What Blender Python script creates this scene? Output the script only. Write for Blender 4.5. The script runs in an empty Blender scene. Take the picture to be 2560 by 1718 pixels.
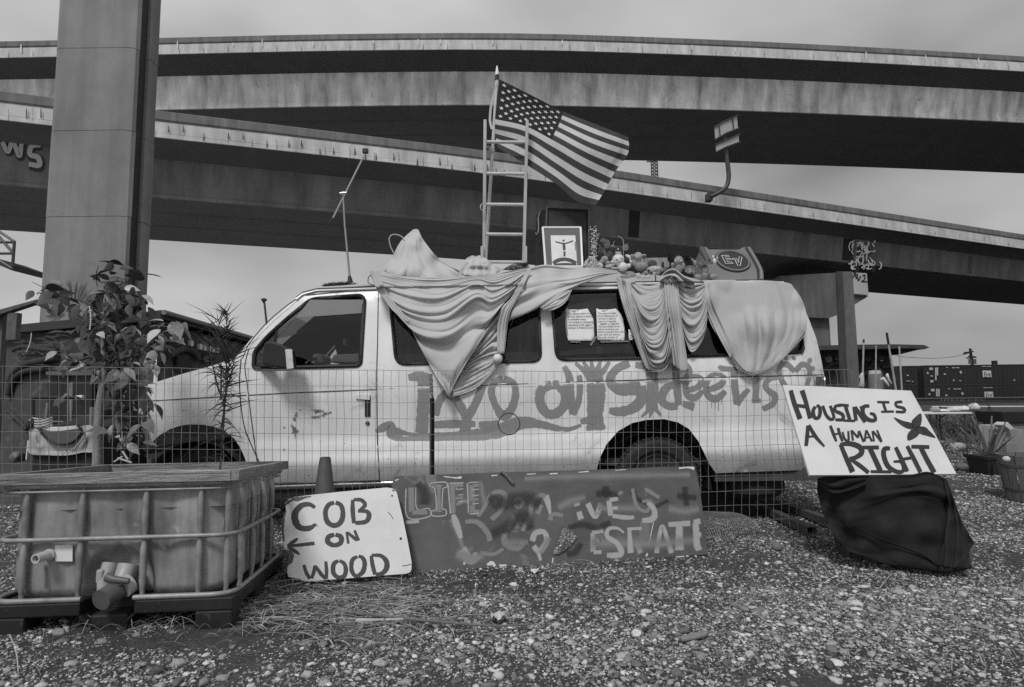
import bpy, math, random
import numpy as np
from mathutils import Vector, Matrix, noise
from mathutils.geometry import delaunay_2d_cdt

random.seed(7); np.random.seed(7)
R = math.radians
scene = bpy.context.scene
COL = scene.collection

# ------------------------------------------------------------------ camera
F, CX, CY, CAMZ = 1450.0, 1280.0, 859.0, 1.1       # photo pixels (2560 x 1718)
cam_d = bpy.data.cameras.new('camera'); cam = bpy.data.objects.new('camera', cam_d); COL.objects.link(cam)
cam_d.sensor_width = 36.0; cam_d.lens = 36.0 * F / 2560.0
cam_d.clip_start = 0.05; cam_d.clip_end = 3000
CM = Matrix.Rotation(R(90 + 5.36), 3, 'X') @ Matrix.Rotation(R(-0.7), 3, 'Z')
cam.matrix_world = Matrix.Translation((0, 0, CAMZ)) @ CM.to_4x4()
scene.camera = cam

# ------------------------------------------------------------------ sky, sun, exposure
SUN_EL, SUN_AZ = 52.0, 200.0        # sun high behind the camera, a little to the left
w = bpy.data.worlds.new('World'); scene.world = w; w.use_nodes = True
nt = w.node_tree; nt.nodes.clear()
out = nt.nodes.new('ShaderNodeOutputWorld'); bg = nt.nodes.new('ShaderNodeBackground')
sky = nt.nodes.new('ShaderNodeTexSky'); sky.sky_type = 'NISHITA'; sky.sun_disc = False
sky.sun_elevation = R(SUN_EL); sky.sun_rotation = R(SUN_AZ)
sky.air_density = 1.0; sky.dust_density = 4.0
bw = nt.nodes.new('ShaderNodeRGBToBW')
tc = nt.nodes.new('ShaderNodeTexCoord')
nz = nt.nodes.new('ShaderNodeTexNoise'); nz.inputs['Scale'].default_value = 1.1; nz.inputs['Detail'].default_value = 4
mp = nt.nodes.new('ShaderNodeMapping'); mp.inputs['Scale'].default_value = (1, 1, 2.2); mp.inputs['Location'].default_value = (4.869, 0.713, 6.485)
mr = nt.nodes.new('ShaderNodeMapRange'); mr.inputs[1].default_value = 0.3; mr.inputs[2].default_value = 0.7
mr.inputs[3].default_value = 1.9; mr.inputs[4].default_value = 8.0       # cloud deck luminance
mixn = nt.nodes.new('ShaderNodeMix'); mixn.data_type = 'FLOAT'; mixn.inputs[0].default_value = 0.88
L = nt.links.new
L(tc.outputs['Generated'], mp.inputs[0]); L(mp.outputs[0], nz.inputs['Vector']); L(nz.outputs[0], mr.inputs[0])
L(sky.outputs[0], bw.inputs[0]); L(bw.outputs[0], mixn.inputs[2]); L(mr.outputs[0], mixn.inputs[3])
L(mixn.outputs[0], bg.inputs[0]); L(bg.outputs[0], out.inputs[0])
bg.inputs[1].default_value = 0.08
sun_d = bpy.data.lights.new('sun', 'SUN'); sun_d.energy = 1.5; sun_d.angle = R(12); sun_d.color = (1, 1, 1)
sun = bpy.data.objects.new('sun', sun_d); COL.objects.link(sun)
sdir = Vector((math.sin(R(SUN_AZ)) * math.cos(R(SUN_EL)), math.cos(R(SUN_AZ)) * math.cos(R(SUN_EL)), math.sin(R(SUN_EL))))
sun.rotation_euler = sdir.to_track_quat('Z', 'Y').to_euler(); sun.location = (0, 0, 60)
vs = scene.view_settings
vs.view_transform = 'Standard'; vs.look = 'None'; vs.gamma = 1.0; vs.use_curve_mapping = False; vs.exposure = 0.42
scene.render.engine = 'CYCLES'
scene.cycles.use_denoising = False
scene.cycles.max_bounces = 8; scene.cycles.transparent_max_bounces = 24
scene.cycles.sample_clamp_indirect = 6

# ------------------------------------------------------------------ pixel helpers
def ray(px, py):
    return CM @ Vector(((px - CX) / F, (CY - py) / F, -1.0))
def atY(px, py, Y):
    d = ray(px, py); d *= Y / d.y
    return Vector((d.x, d.y, d.z + CAMZ))
def atZ(px, py, z=0.0):
    d = ray(px, py); d *= (z - CAMZ) / d.z
    return Vector((d.x, d.y, d.z + CAMZ))
def crop(x0, y0, s):
    return lambda *pts: [(x0 + p[0] / s, y0 + p[1] / s) + tuple(p[2:]) for p in pts]
def plane_map(p0, p1, p2, off=0.0):
    n = (p1 - p0).cross(p2 - p0).normalized()
    if n.y > 0: n = -n
    o = Vector((0, 0, CAMZ))
    def f(px, py, extra=0.0):
        d = ray(px, py); t = (p0 - o).dot(n) / d.dot(n)
        return o + d * t + n * (off + extra)
    f.n = n
    return f

# ------------------------------------------------------------------ materials
MATS = {}
def mat(name, g, rough=0.7, var=0.12, scale=6.0, detail=5.0, bump=0.0, bscale=None, metal=0.0, streak=None,
        spots=None, rnd=0.0, spec=0.4, trans=0.0, grime=None, stretch=None):
    """grey procedural surface: base value g, noise variation, vertical streaks, dark spots, bump"""
    if name in MATS: return MATS[name]
    m = bpy.data.materials.new(name); m.use_nodes = True; MATS[name] = m
    t = m.node_tree; N = t.nodes; L = t.links.new
    b = N['Principled BSDF']; b.inputs['Roughness'].default_value = rough; b.inputs['Metallic'].default_value = metal
    b.inputs['Specular IOR Level'].default_value = spec
    tc = N.new('ShaderNodeTexCoord'); vec = tc.outputs['Object']
    if stretch:
        mp = N.new('ShaderNodeMapping'); mp.inputs['Scale'].default_value = stretch; L(vec, mp.inputs[0]); vec = mp.outputs[0]
    def noise_n(sc, det=5.0, v=None, dist=0.0, rough_=0.6):
        n = N.new('ShaderNodeTexNoise'); n.inputs['Scale'].default_value = sc; n.inputs['Detail'].default_value = det
        n.inputs['Roughness'].default_value = rough_; n.inputs['Distortion'].default_value = dist
        L(v or vec, n.inputs['Vector']); return n.outputs[0]
    def mrange(src, a, b_, c, d, smooth=False):
        r = N.new('ShaderNodeMapRange'); r.inputs[1].default_value = a; r.inputs[2].default_value = b_
        r.inputs[3].default_value = c; r.inputs[4].default_value = d
        if smooth: r.interpolation_type = 'SMOOTHSTEP'
        L(src, r.inputs[0]); return r.outputs[0]
    def math_n(op, a, b_=None):
        n = N.new('ShaderNodeMath'); n.operation = op
        for i, v in enumerate((a, b_)):
            if v is None: continue
            if isinstance(v, (int, float)): n.inputs[i].default_value = v
            else: L(v, n.inputs[i])
        return n.outputs[0]
    val = mrange(noise_n(scale, detail), 0.25, 0.75, g * (1 - var), g * (1 + var))
    val = math_n('MULTIPLY', val, mrange(noise_n(scale * 0.17, 3.0), 0.3, 0.7, 1 - var * 0.7, 1 + var * 0.7))
    if streak:                                    # (amount, horizontal scale, vertical scale)
        mp2 = N.new('ShaderNodeMapping'); mp2.inputs['Scale'].default_value = (streak[1], streak[1], streak[2])
        L(tc.outputs['Object'], mp2.inputs[0])
        val = math_n('MULTIPLY', val, mrange(noise_n(1.0, 6.0, mp2.outputs[0]), 0.3, 0.72, 1 + streak[0] * 0.6, 1 - streak[0]))
    if spots:                                     # (target value, noise scale, threshold)
        k = mrange(noise_n(spots[1], 8.0, dist=0.6), spots[2], spots[2] + 0.05, 0, 1, True)
        mx = N.new('ShaderNodeMix'); mx.data_type = 'FLOAT'; L(k, mx.inputs[0]); L(val, mx.inputs[2]); mx.inputs[3].default_value = spots[0]
        val = mx.outputs[0]
    if rnd:
        oi = N.new('ShaderNodeObjectInfo')
        val = math_n('MULTIPLY', val, mrange(oi.outputs['Random'], 0, 1, 1 - rnd, 1 + rnd))
    cc = N.new('ShaderNodeCombineColor'); [L(val, cc.inputs[i]) for i in range(3)]
    L(cc.outputs[0], b.inputs['Base Color'])
    if grime:                                     # (target value, noise scale, threshold, softness): dirt with a shape of its own
        k = mrange(noise_n(grime[1], 9.0, dist=0.8, rough_=0.7), grime[2], grime[2] + grime[3], 0, 0.75, True)
        mx = N.new('ShaderNodeMix'); mx.data_type = 'FLOAT'; L(k, mx.inputs[0]); L(val, mx.inputs[2]); mx.inputs[3].default_value = grime[0]
        cc2 = N.new('ShaderNodeCombineColor'); [L(mx.outputs[0], cc2.inputs[i]) for i in range(3)]; L(cc2.outputs[0], b.inputs['Base Color'])
    if bump:
        bp = N.new('ShaderNodeBump'); bp.inputs['Strength'].default_value = bump; bp.inputs['Distance'].default_value = 0.02
        L(noise_n(bscale or scale * 4, 8.0), bp.inputs['Height']); L(bp.outputs[0], b.inputs['Normal'])
    if trans:
        tr = N.new('ShaderNodeBsdfTranslucent'); tr.inputs[0].default_value = (g, g, g, 1)
        mx = N.new('ShaderNodeMixShader'); mx.inputs[0].default_value = trans
        o = N['Material Output']; L(b.outputs[0], mx.inputs[1]); L(tr.outputs[0], mx.inputs[2]); L(mx.outputs[0], o.inputs[0])
    return m

def paint(name, g, lo=0.25, hi=0.6, brk=0.5, nscale=25.0, rough=0.6, maxa=1.0):
    """brush or spray paint: opacity from the stroke's own edge attribute, broken by noise"""
    if name in MATS: return MATS[name]
    m = bpy.data.materials.new(name); m.use_nodes = True; MATS[name] = m
    t = m.node_tree; N = t.nodes; L = t.links.new
    b = N['Principled BSDF']; b.inputs['Roughness'].default_value = rough; b.inputs['Base Color'].default_value = (g, g, g, 1)
    at = N.new('ShaderNodeAttribute'); at.attribute_name = 'a'
    tc = N.new('ShaderNodeTexCoord')
    n = N.new('ShaderNodeTexNoise'); n.inputs['Scale'].default_value = nscale; n.inputs['Detail'].default_value = 7
    L(tc.outputs['Object'], n.inputs['Vector'])
    s = N.new('ShaderNodeMath'); s.operation = 'SUBTRACT'; L(n.outputs[0], s.inputs[0]); s.inputs[1].default_value = 0.5
    ml = N.new('ShaderNodeMath'); ml.operation = 'MULTIPLY_ADD'; L(s.outputs[0], ml.inputs[0]); ml.inputs[1].default_value = brk; L(at.outputs['Fac'], ml.inputs[2])
    r = N.new('ShaderNodeMapRange'); r.interpolation_type = 'SMOOTHSTEP'
    r.inputs[1].default_value = lo; r.inputs[2].default_value = hi; r.inputs[4].default_value = maxa; L(ml.outputs[0], r.inputs[0])
    tr = N.new('ShaderNodeBsdfTransparent'); mx = N.new('ShaderNodeMixShader')
    L(r.outputs[0], mx.inputs[0]); L(tr.outputs[0], mx.inputs[1]); L(b.outputs[0], mx.inputs[2]); L(mx.outputs[0], N['Material Output'].inputs[0])
    return m

def glass_mat(name, tint=0.5, refl=1.5):
    if name in MATS: return MATS[name]
    m = bpy.data.materials.new(name); m.use_nodes = True; MATS[name] = m
    t = m.node_tree; N = t.nodes; L = t.links.new
    N.remove(N['Principled BSDF'])
    tr = N.new('ShaderNodeBsdfTransparent'); tr.inputs[0].default_value = (tint, tint, tint, 1)
    gl = N.new('ShaderNodeBsdfGlossy'); gl.inputs['Roughness'].default_value = 0.03; gl.inputs[0].default_value = (0.9, 0.9, 0.9, 1)
    fr = N.new('ShaderNodeFresnel'); fr.inputs[0].default_value = refl
    mx = N.new('ShaderNodeMixShader'); L(fr.outputs[0], mx.inputs[0]); L(tr.outputs[0], mx.inputs[1]); L(gl.outputs[0], mx.inputs[2])
    L(mx.outputs[0], N['Material Output'].inputs[0])
    return m

# ------------------------------------------------------------------ mesh builder
class MB:
    def __init__(s): s.v = []; s.f = []; s.a = []; s.mi = []
    def add(s, vs, fs, a=None, mi=0):
        o = len(s.v); s.v += [Vector(p) for p in vs]; s.f += [tuple(i + o for i in q) for q in fs]
        s.a += (a if a is not None else [1.0] * len(vs)); s.mi += [mi] * len(fs)
        return s
    def box(s, lo, hi, m=None):
        x0, y0, z0 = lo; x1, y1, z1 = hi
        vs = [Vector(p) for p in ((x0,y0,z0),(x1,y0,z0),(x1,y1,z0),(x0,y1,z0),(x0,y0,z1),(x1,y0,z1),(x1,y1,z1),(x0,y1,z1))]
        if m is not None: vs = [m @ p for p in vs]
        return s.add(vs, [(0,3,2,1),(4,5,6,7),(0,1,5,4),(1,2,6,5),(2,3,7,6),(3,0,4,7)])
    def hexa(s, p): # eight points, bottom ring then top ring
        return s.add(p, [(0,3,2,1),(4,5,6,7),(0,1,5,4),(1,2,6,5),(2,3,7,6),(3,0,4,7)])
    def tube(s, pts, r, n=8, cap=True, up=None):
        pts = [Vector(p) for p in pts]; rs = r if isinstance(r, (list, tuple)) else [r] * len(pts)
        ring = []; vs = []; prev = None
        for i, p in enumerate(pts):
            d = (pts[min(i + 1, len(pts) - 1)] - pts[max(i - 1, 0)])
            if d.length < 1e-9: d = Vector((0, 0, 1))
            d.normalize()
            if prev is None:
                u = Vector(up) if up else (Vector((0, 0, 1)) if abs(d.z) < 0.9 else Vector((1, 0, 0)))
            else: u = prev
            x = (u - d * u.dot(d))
            if x.length < 1e-6: x = d.orthogonal()
            x.normalize(); y = d.cross(x); prev = x
            for k in range(n):
                a = 2 * math.pi * (k + 0.5) / n
                vs.append(p + (x * math.cos(a) + y * math.sin(a)) * rs[i])
        fs = []
        for i in range(len(pts) - 1):
            for k in range(n):
                a, b = i * n + k, i * n + (k + 1) % n
                fs.append((a, b, b + n, a + n))
        if cap: fs += [tuple(range(n - 1, -1, -1)), tuple(range((len(pts) - 1) * n, len(pts) * n))]
        return s.add(vs, fs)
    def prism(s, poly, d): # planar 3d polygon extruded along d
        poly = [Vector(p) for p in poly]; n = len(poly); d = Vector(d)
        fs = [tuple(range(n)), tuple(range(2 * n - 1, n - 1, -1))] + [(i, i + n, (i + 1) % n + n, (i + 1) % n) for i in range(n)]
        return s.add(poly + [p + d for p in poly], fs)
    def lathe(s, prof, c=(0, 0, 0), n=24, ax=None, sq=(1, 1)):
        c = Vector(c); vs = []; fs = []
        m = Vector((0, 0, 1)).rotation_difference(Vector(ax)).to_matrix() if ax is not None else Matrix.Identity(3)
        for (r, z) in prof:
            for k in range(n):
                a = 2 * math.pi * k / n
                vs.append(c + m @ Vector((r * math.cos(a) * sq[0], r * math.sin(a) * sq[1], z)))
        for i in range(len(prof) - 1):
            for k in range(n):
                a, b = i * n + k, i * n + (k + 1) % n
                fs.append((a, b, b + n, a + n))
        if prof[0][0] > 1e-6: fs.append(tuple(range(n - 1, -1, -1)))
        if prof[-1][0] > 1e-6: fs.append(tuple(range((len(prof) - 1) * n, len(prof) * n)))
        return s.add(vs, fs)
    def ball(s, c, r, n=12, m=6, rot=None):
        c = Vector(c); r = r if isinstance(r, (tuple, list)) else (r, r, r); vs = []; fs = []
        for i in range(m + 1):
            t = math.pi * i / m
            for k in range(n):
                a = 2 * math.pi * k / n
                p = Vector((r[0] * math.sin(t) * math.cos(a), r[1] * math.sin(t) * math.sin(a), -r[2] * math.cos(t)))
                vs.append(c + (rot @ p if rot is not None else p))
        for i in range(m):
            for k in range(n):
                a, b = i * n + k, i * n + (k + 1) % n
                fs.append((a, b, b + n, a + n))
        return s.add(vs, fs)
    def grid(s, P): # rows of points
        h, wd = len(P), len(P[0])
        return s.add([p for row in P for p in row], [(i * wd + j, i * wd + j + 1, (i + 1) * wd + j + 1, (i + 1) * wd + j) for i in range(h - 1) for j in range(wd - 1)])

def mesh_from(name, mb, mats, smooth=None, loc=Vector((0, 0, 0))):
    me = bpy.data.meshes.new(name)
    me.from_pydata([p - loc for p in mb.v], [], mb.f)
    if mb.a and min(mb.a) < 1.0:
        at = me.attributes.new('a', 'FLOAT', 'POINT'); at.data.foreach_set('value', mb.a)
    for m in (mats if isinstance(mats, (list, tuple)) else [mats]): me.materials.append(m)
    if any(mb.mi): me.polygons.foreach_set('material_index', mb.mi)
    me.update()
    if smooth is not None:
        me.shade_smooth()
        if smooth < 180: me.set_sharp_from_angle(angle=R(smooth))
    return me
def obj(name, mb, mats, parent=None, smooth=None, bevel=0.0, solid=0.0):
    loc = parent.matrix_world.translation.copy() if parent is not None else Vector((0, 0, 0))
    p = parent
    loc = Vector((0, 0, 0))
    while p is not None: loc += p.location; p = p.parent
    o = bpy.data.objects.new(name, mesh_from(name, mb, mats, smooth, loc)); COL.objects.link(o)
    if parent is not None: o.parent = parent
    if solid:
        md = o.modifiers.new('solid', 'SOLIDIFY'); md.thickness = solid; md.offset = 0
    if bevel:
        md = o.modifiers.new('bevel', 'BEVEL'); md.width = bevel; md.segments = 2; md.limit_method = 'ANGLE'; md.angle_limit = R(40)
        md.harden_normals = False
    return o
def thing(name, label, cat, loc=(0, 0, 0), group=None):
    o = bpy.data.objects.new(name, None); COL.objects.link(o); o.location = loc; o.empty_display_size = 0.1
    o['label'] = label; o['category'] = cat
    if group: o['group'] = group
    return o
def tag(o, label, cat, group=None):
    o['label'] = label; o['category'] = cat
    if group: o['group'] = group
    return o
def kind(o, k): o['kind'] = k; return o

# ------------------------------------------------------------------ 2d shapes in photo pixels
def smooth_line(pts, step=6.0, closed=False):
    P = [np.array(p, float) for p in pts]
    n = len(P); out = []
    if n == 2 and not closed:
        k = max(2, int(np.linalg.norm(P[1][:2] - P[0][:2]) / step) + 1)
        return [P[0] + (P[1] - P[0]) * t for t in np.linspace(0, 1, k)]
    rng = range(n if closed else n - 1)
    for i in rng:
        p1, p2 = P[i], P[(i + 1) % n]
        p0 = P[i - 1] if (closed or i > 0) else 2 * p1 - p2
        p3 = P[(i + 2) % n] if (closed or i + 2 < n) else 2 * p2 - p1
        k = max(1, int(np.linalg.norm((p2 - p1)[:2]) / step))
        for j in range(k):
            t = j / k
            out.append(0.5 * ((2 * p1) + (p2 - p0) * t + (2 * p0 - 5 * p1 + 4 * p2 - p3) * t * t + (3 * p1 - p0 - 3 * p2 + p3) * t ** 3))
    if not closed: out.append(P[-1])
    return out
def resample(pts, step, closed=True):
    P = [np.array(p[:2], float) for p in pts]; out = []
    n = len(P)
    for i in range(n if closed else n - 1):
        a, b = P[i], P[(i + 1) % n]
        k = max(1, int(round(np.linalg.norm(b - a) / step)))
        out += [a + (b - a) * j / k for j in range(k)]
    if not closed: out.append(P[-1])
    return out
def inside(pts, poly):
    pts = np.asarray(pts); poly = np.asarray([p[:2] for p in poly]); x, y = pts[:, 0], pts[:, 1]
    r = np.zeros(len(pts), bool); j = len(poly) - 1
    for i in range(len(poly)):
        xi, yi = poly[i]; xj, yj = poly[j]
        c = ((yi > y) != (yj > y)) & (x < (xj - xi) * (y - yi) / ((yj - yi) if yj != yi else 1e-9) + xi)
        r ^= c; j = i
    return r
def seg_dist(pts, line):
    pts = np.asarray(pts); best = np.full(len(pts), 1e9); tt = np.zeros(len(pts)); n = len(line) - 1
    for i in range(n):
        a, b = np.asarray(line[i][:2], float), np.asarray(line[i + 1][:2], float); d = b - a; l2 = max(d.dot(d), 1e-9)
        t = np.clip(((pts - a) @ d) / l2, 0, 1); q = a + t[:, None] * d
        dist = np.hypot(pts[:, 0] - q[:, 0], pts[:, 1] - q[:, 1])
        k = dist < best; best[k] = dist[k]; tt[k] = (i + t[k]) / n
    return best, tt
def tri2d(outline, holes=(), step=14.0, edge=None, jitter=0.25):
    """triangulated polygon with interior points, in the outline's own 2d units"""
    edge = edge or step
    loops = [resample(outline, edge)] + [resample(h, edge) for h in holes]
    vs = []; es = []
    for lp in loops:
        o = len(vs); vs += lp; es += [(o + i, o + (i + 1) % len(lp)) for i in range(len(lp))]
    A = np.array(loops[0]); lo = A.min(0); hi = A.max(0)
    gx, gy = np.meshgrid(np.arange(lo[0] + step / 2, hi[0], step), np.arange(lo[1] + step / 2, hi[1], step))
    gx[1::2] += step / 2
    g = np.stack([gx.ravel(), gy.ravel()], 1)
    if len(g):
        g += (np.random.rand(*g.shape) - 0.5) * step * jitter
        k = inside(g, loops[0])
        for h in loops[1:]: k &= ~inside(g, h)
        g = g[k]
        for lp in loops:
            if len(g) == 0: break
            d, _ = seg_dist(g, list(lp) + [lp[0]]); g = g[d > edge * 0.45]
        vs = vs + list(g)
    r = delaunay_2d_cdt([Vector((float(p[0]), float(p[1]))) for p in vs], es, [], 0, 1e-6)
    V = np.array([(p.x, p.y) for p in r[0]]); T = np.array([f for f in r[2] if len(f) == 3])
    c = V[T].mean(1); k = inside(c, loops[0])
    for h in loops[1:]: k &= ~inside(c, h)
    return V, T[k]
def sheet(mb, outline, fn, holes=(), step=14.0, edge=None, mi=0):
    V, T = tri2d(outline, holes, step, edge)
    P = [fn(float(p[0]), float(p[1])) for p in V]
    fs = []
    for t in T:
        a, b, c = V[t[0]], V[t[1]], V[t[2]]
        fs.append(tuple(int(i) for i in (t if (b[0]-a[0])*(c[1]-a[1])-(b[1]-a[1])*(c[0]-a[0]) < 0 else t[::-1])))
    return mb.add(P, fs, None, mi)
def board(mb, outline, fn, thick, step=30, edge=None):
    """flat panel of an outlined shape, with a back and rim, pushed back from the camera"""
    V, T = tri2d(outline, (), step, edge); n = len(V)
    P = [fn(float(p[0]), float(p[1])) for p in V]; Q = [p - fn.n * thick for p in P]
    fs = []; 
    for t in T:
        a, b, c = V[t[0]], V[t[1]], V[t[2]]
        q = tuple(int(i) for i in (t if (b[0]-a[0])*(c[1]-a[1])-(b[1]-a[1])*(c[0]-a[0]) < 0 else t[::-1]))
        fs += [q, tuple(i + n for i in q[::-1])]
    cnt = {}
    for q in fs[::2]:
        for i in range(3): cnt[(q[i], q[(i + 1) % 3])] = 1
    for (a, b) in list(cnt):
        if (b, a) not in cnt: fs.append((b, a, a + n, b + n))
    return mb.add(P + Q, fs)
STROKE_N = [0]
def ribbon(mb, pts, width, fn, step=5.0, soft=0.22, closed=False, lift=0.0012, smooth=True, rag=0.0, mi=0):
    """brush stroke laid on a surface: pts in photo pixels, optional third value = local width"""
    P = [p if len(p) > 2 else (p[0], p[1], width) for p in pts]
    P = smooth_line(P, step, closed) if smooth else [np.array(p, float) for p in P]
    if closed: P = P + [P[0]]
    STROKE_N[0] += 1; ex = lift + 0.00016 * (STROKE_N[0] % 9)
    off = [-0.5, -0.5 + soft * 0.5, 0, 0.5 - soft * 0.5, 0.5]; al = [0, 1, 1, 1, 0]
    vs = []; a = []; n = len(P)
    for i, p in enumerate(P):
        q0, q1 = P[max(i - 1, 0)], P[min(i + 1, n - 1)]
        if closed and (i == 0 or i == n - 1): q0, q1 = P[-2], P[1]
        d = (q1 - q0)[:2]; l = np.hypot(*d) or 1; nrm = np.array((-d[1], d[0])) / l
        wd = p[2] * (1 + rag * (random.random() - 0.5))
        e = 0.0 if (not closed and (i == 0 or i == n - 1)) else 1.0
        for o_, al_ in zip(off, al):
            q = p[:2] + nrm * o_ * wd; vs.append(fn(float(q[0]), float(q[1]), ex)); a.append(al_ * e)
    fs = [(i * 5 + k, i * 5 + k + 1, (i + 1) * 5 + k + 1, (i + 1) * 5 + k) for i in range(n - 1) for k in range(4)]
    return mb.add(vs, fs, a, mi)
def blob(mb, c, rx, ry, fn, n=18, wob=0.2, lift=0.0012, soft=0.35):
    STROKE_N[0] += 1; ex = lift + 0.00016 * (STROKE_N[0] % 9)
    vs = [fn(c[0], c[1], ex)]; a = [1.0]; ph = random.random() * 6
    for rr, al in ((1 - soft, 1.0), (1.0, 0.0)):
        for k in range(n):
            t = 2 * math.pi * k / n; q = rr * (1 + wob * math.sin(2 * t + ph) * 0.5 + wob * math.sin(5 * t + 2 * ph) * 0.4)
            vs.append(fn(c[0] + rx * q * math.cos(t), c[1] + ry * q * math.sin(t), ex)); a.append(al)
    fs = [(0, 1 + k, 1 + (k + 1) % n) for k in range(n)] + [(1 + k, 1 + n + k, 1 + n + (k + 1) % n, 1 + (k + 1) % n) for k in range(n)]
    return mb.add(vs, fs, a)

def cloth_mesh(mb, outline, ctrl, folds, step=6.0, holes=(), ripple=0.0, power=2.0, clamp=None):
    """hanging cloth: outline in photo pixels, depth from control points, folds as ridges along traced lines"""
    V, T = tri2d(outline, holes, step, step)
    C = np.array(ctrl, float)
    d2 = ((V[:, None, :] - C[None, :, :2]) ** 2).sum(2) + 60.0
    wgt = 1.0 / d2 ** (power / 2 * 1.2); Y = (wgt * C[None, :, 2]).sum(1) / wgt.sum(1)
    for (line, amp, wd) in folds:
        d, t = seg_dist(V, line)
        env = np.clip(np.sin(np.pi * np.clip(t, 0.02, 0.98)), 0, 1) ** 0.45
        if amp > 0: Y -= amp * env * np.exp(-(d / wd) ** 2)              # rounded ridge
        else: Y -= amp * 1.5 * env * np.exp(-np.abs(d) / (wd * 0.42))       # tight crease
    if ripple:
        Y -= np.array([ripple * noise.noise((p[0] / 23.0, p[1] / 40.0, 3.1)) + ripple * 0.5 * noise.noise((p[0] / 9.0, p[1] / 14.0, 7.7)) for p in V])
    if clamp: Y = np.array([min(y, clamp(float(p[0]), float(p[1]), float(y))) for p, y in zip(V, Y)])
    P = [atY(float(p[0]), float(p[1]), float(y)) for p, y in zip(V, Y)]
    fs = []
    for t in T:
        a, b, c = V[t[0]], V[t[1]], V[t[2]]
        fs.append(tuple(int(i) for i in (t if (b[0]-a[0])*(c[1]-a[1])-(b[1]-a[1])*(c[0]-a[0]) < 0 else t[::-1])))
    return mb.add(P, fs)
def ctrl_depth(V, ctrl, power=2.0):
    C = np.array(ctrl, float); d2 = ((V[:, None, :] - C[None, :, :2]) ** 2).sum(2) + 60.0
    wg = 1.0 / d2 ** (power * 0.6); return (wg * C[None, :, 2]).sum(1) / wg.sum(1)
def loft_cloth(mb, guides, freq, ctrl, k=0.5, seed=0.0, nt=44, clamp=None, lift=0.0, per=9, rip=0.0, fade=None):
    """cloth lofted through traced fold lines (photo pixels); freq = folds between neighbouring lines"""
    G = []
    for g in guides:
        S = np.array([p[:2] for p in smooth_line([p[:2] for p in g], 2.5)]); d = np.r_[0, np.cumsum(np.hypot(*np.diff(S, axis=0).T))]
        # keep the traced points at even parameter steps so that lines stay in register
        n = len(g); tk = np.linspace(0, 1, n); idx = [int(np.argmin(np.hypot(S[:, 0] - p[0], S[:, 1] - p[1]))) for p in g]
        dk = np.maximum.accumulate(d[idx] + np.arange(n) * 1e-6); q = np.interp(np.linspace(0, 1, nt), tk, dk)
        G.append(np.stack([np.interp(q, d, S[:, 0]), np.interp(q, d, S[:, 1])], 1))
    rows = []; ph = []; base = 0.0
    for i in range(len(G) - 1):
        p1, p2 = G[i], G[i + 1]; p0 = G[i - 1] if i else 2 * p1 - p2; p3 = G[i + 2] if i + 2 < len(G) else 2 * p2 - p1
        m = max(3, int(math.ceil(max(freq[i], 0.4) * per)))
        for j in range(m + (1 if i == len(G) - 2 else 0)):
            t = j / m
            rows.append(0.5 * (2 * p1 + (p2 - p0) * t + (2 * p0 - 5 * p1 + 4 * p2 - p3) * t * t + (3 * p1 - p0 - 3 * p2 + p3) * t ** 3)); ph.append(base + freq[i] * t)
        base += freq[i]
    Rw = np.array(rows); ph = np.array(ph); ns = len(ph); tv = np.linspace(0, 1, nt)
    rate = np.gradient(ph) if ns > 1 else np.ones(1)
    step = np.hypot(*np.moveaxis(np.gradient(Rw, axis=0), 2, 0)) / np.maximum(rate[:, None], 1e-3)     # pixels per fold
    warp = np.array([[0.75 * noise.noise((t * 1.3 + seed, p * 0.42, seed)) + 0.12 * noise.noise((t * 4.5, p * 0.9, seed + 9)) for t in tv] for p in ph])
    P2 = ph[:, None] + warp
    cell = np.floor(P2); am = 0.15 + 1.35 * np.abs(np.modf(np.sin((cell + seed * 3.7) * 12.9898) * 43758.5453)[0]) ** 1.6
    brk = np.array([[noise.noise((t * 2.2 + seed * 5, p * 0.8, seed + 21)) for t in tv] for p in ph])
    am = np.clip(am * (0.62 + 1.1 * brk), 0.05, 1.5)
    disp = np.abs(np.sin(np.pi * P2)) ** 0.85 * am - 0.3
    fine = np.array([[noise.noise((t * 3.0 + seed, p * 3.3, seed + 5)) for t in tv] for p in ph])
    disp = disp + 0.16 * fine
    px = np.minimum(step, 42.0) * 0.0036
    disp = disp * px * k
    if fade is not None: disp = disp * np.interp(tv, np.linspace(0, 1, len(fade)), fade)[None, :]
    Vp = Rw.reshape(-1, 2); Y = ctrl_depth(Vp, ctrl) - lift - disp.ravel()
    if rip: Y -= np.array([rip * noise.noise((p[0] / 30.0, p[1] / 30.0, seed + 3)) for p in Vp])
    if clamp: Y = np.array([min(y, clamp(float(p[0]), float(p[1]), float(y)) - d_) for p, y, d_ in zip(Vp, Y, np.maximum(disp.ravel(), 0) + lift)])
    P = [atY(float(p[0]), float(p[1]), float(y)) for p, y in zip(Vp, Y)]
    return mb.grid([P[i * nt:(i + 1) * nt] for i in range(ns)])
def text_mesh(body, size, shear=0.0, width=1.0, extrude=0.0, spacing=1.0):
    cu = bpy.data.curves.new('lettering', 'FONT'); cu.body = body; cu.size = size; cu.shear = shear; cu.extrude = extrude
    cu.align_x = 'LEFT'; cu.align_y = 'TOP'; cu.resolution_u = 2; cu.space_character = spacing
    o = bpy.data.objects.new('lettering', cu); COL.objects.link(o)
    dg = bpy.context.evaluated_depsgraph_get(); dg.update()
    me = o.evaluated_get(dg).to_mesh()
    vs = [(v.co.x * width, v.co.y) for v in me.vertices]; fs = [tuple(p.vertices) for p in me.polygons]
    o.evaluated_get(dg).to_mesh_clear(); bpy.data.objects.remove(o); bpy.data.curves.remove(cu)
    return vs, fs
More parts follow.
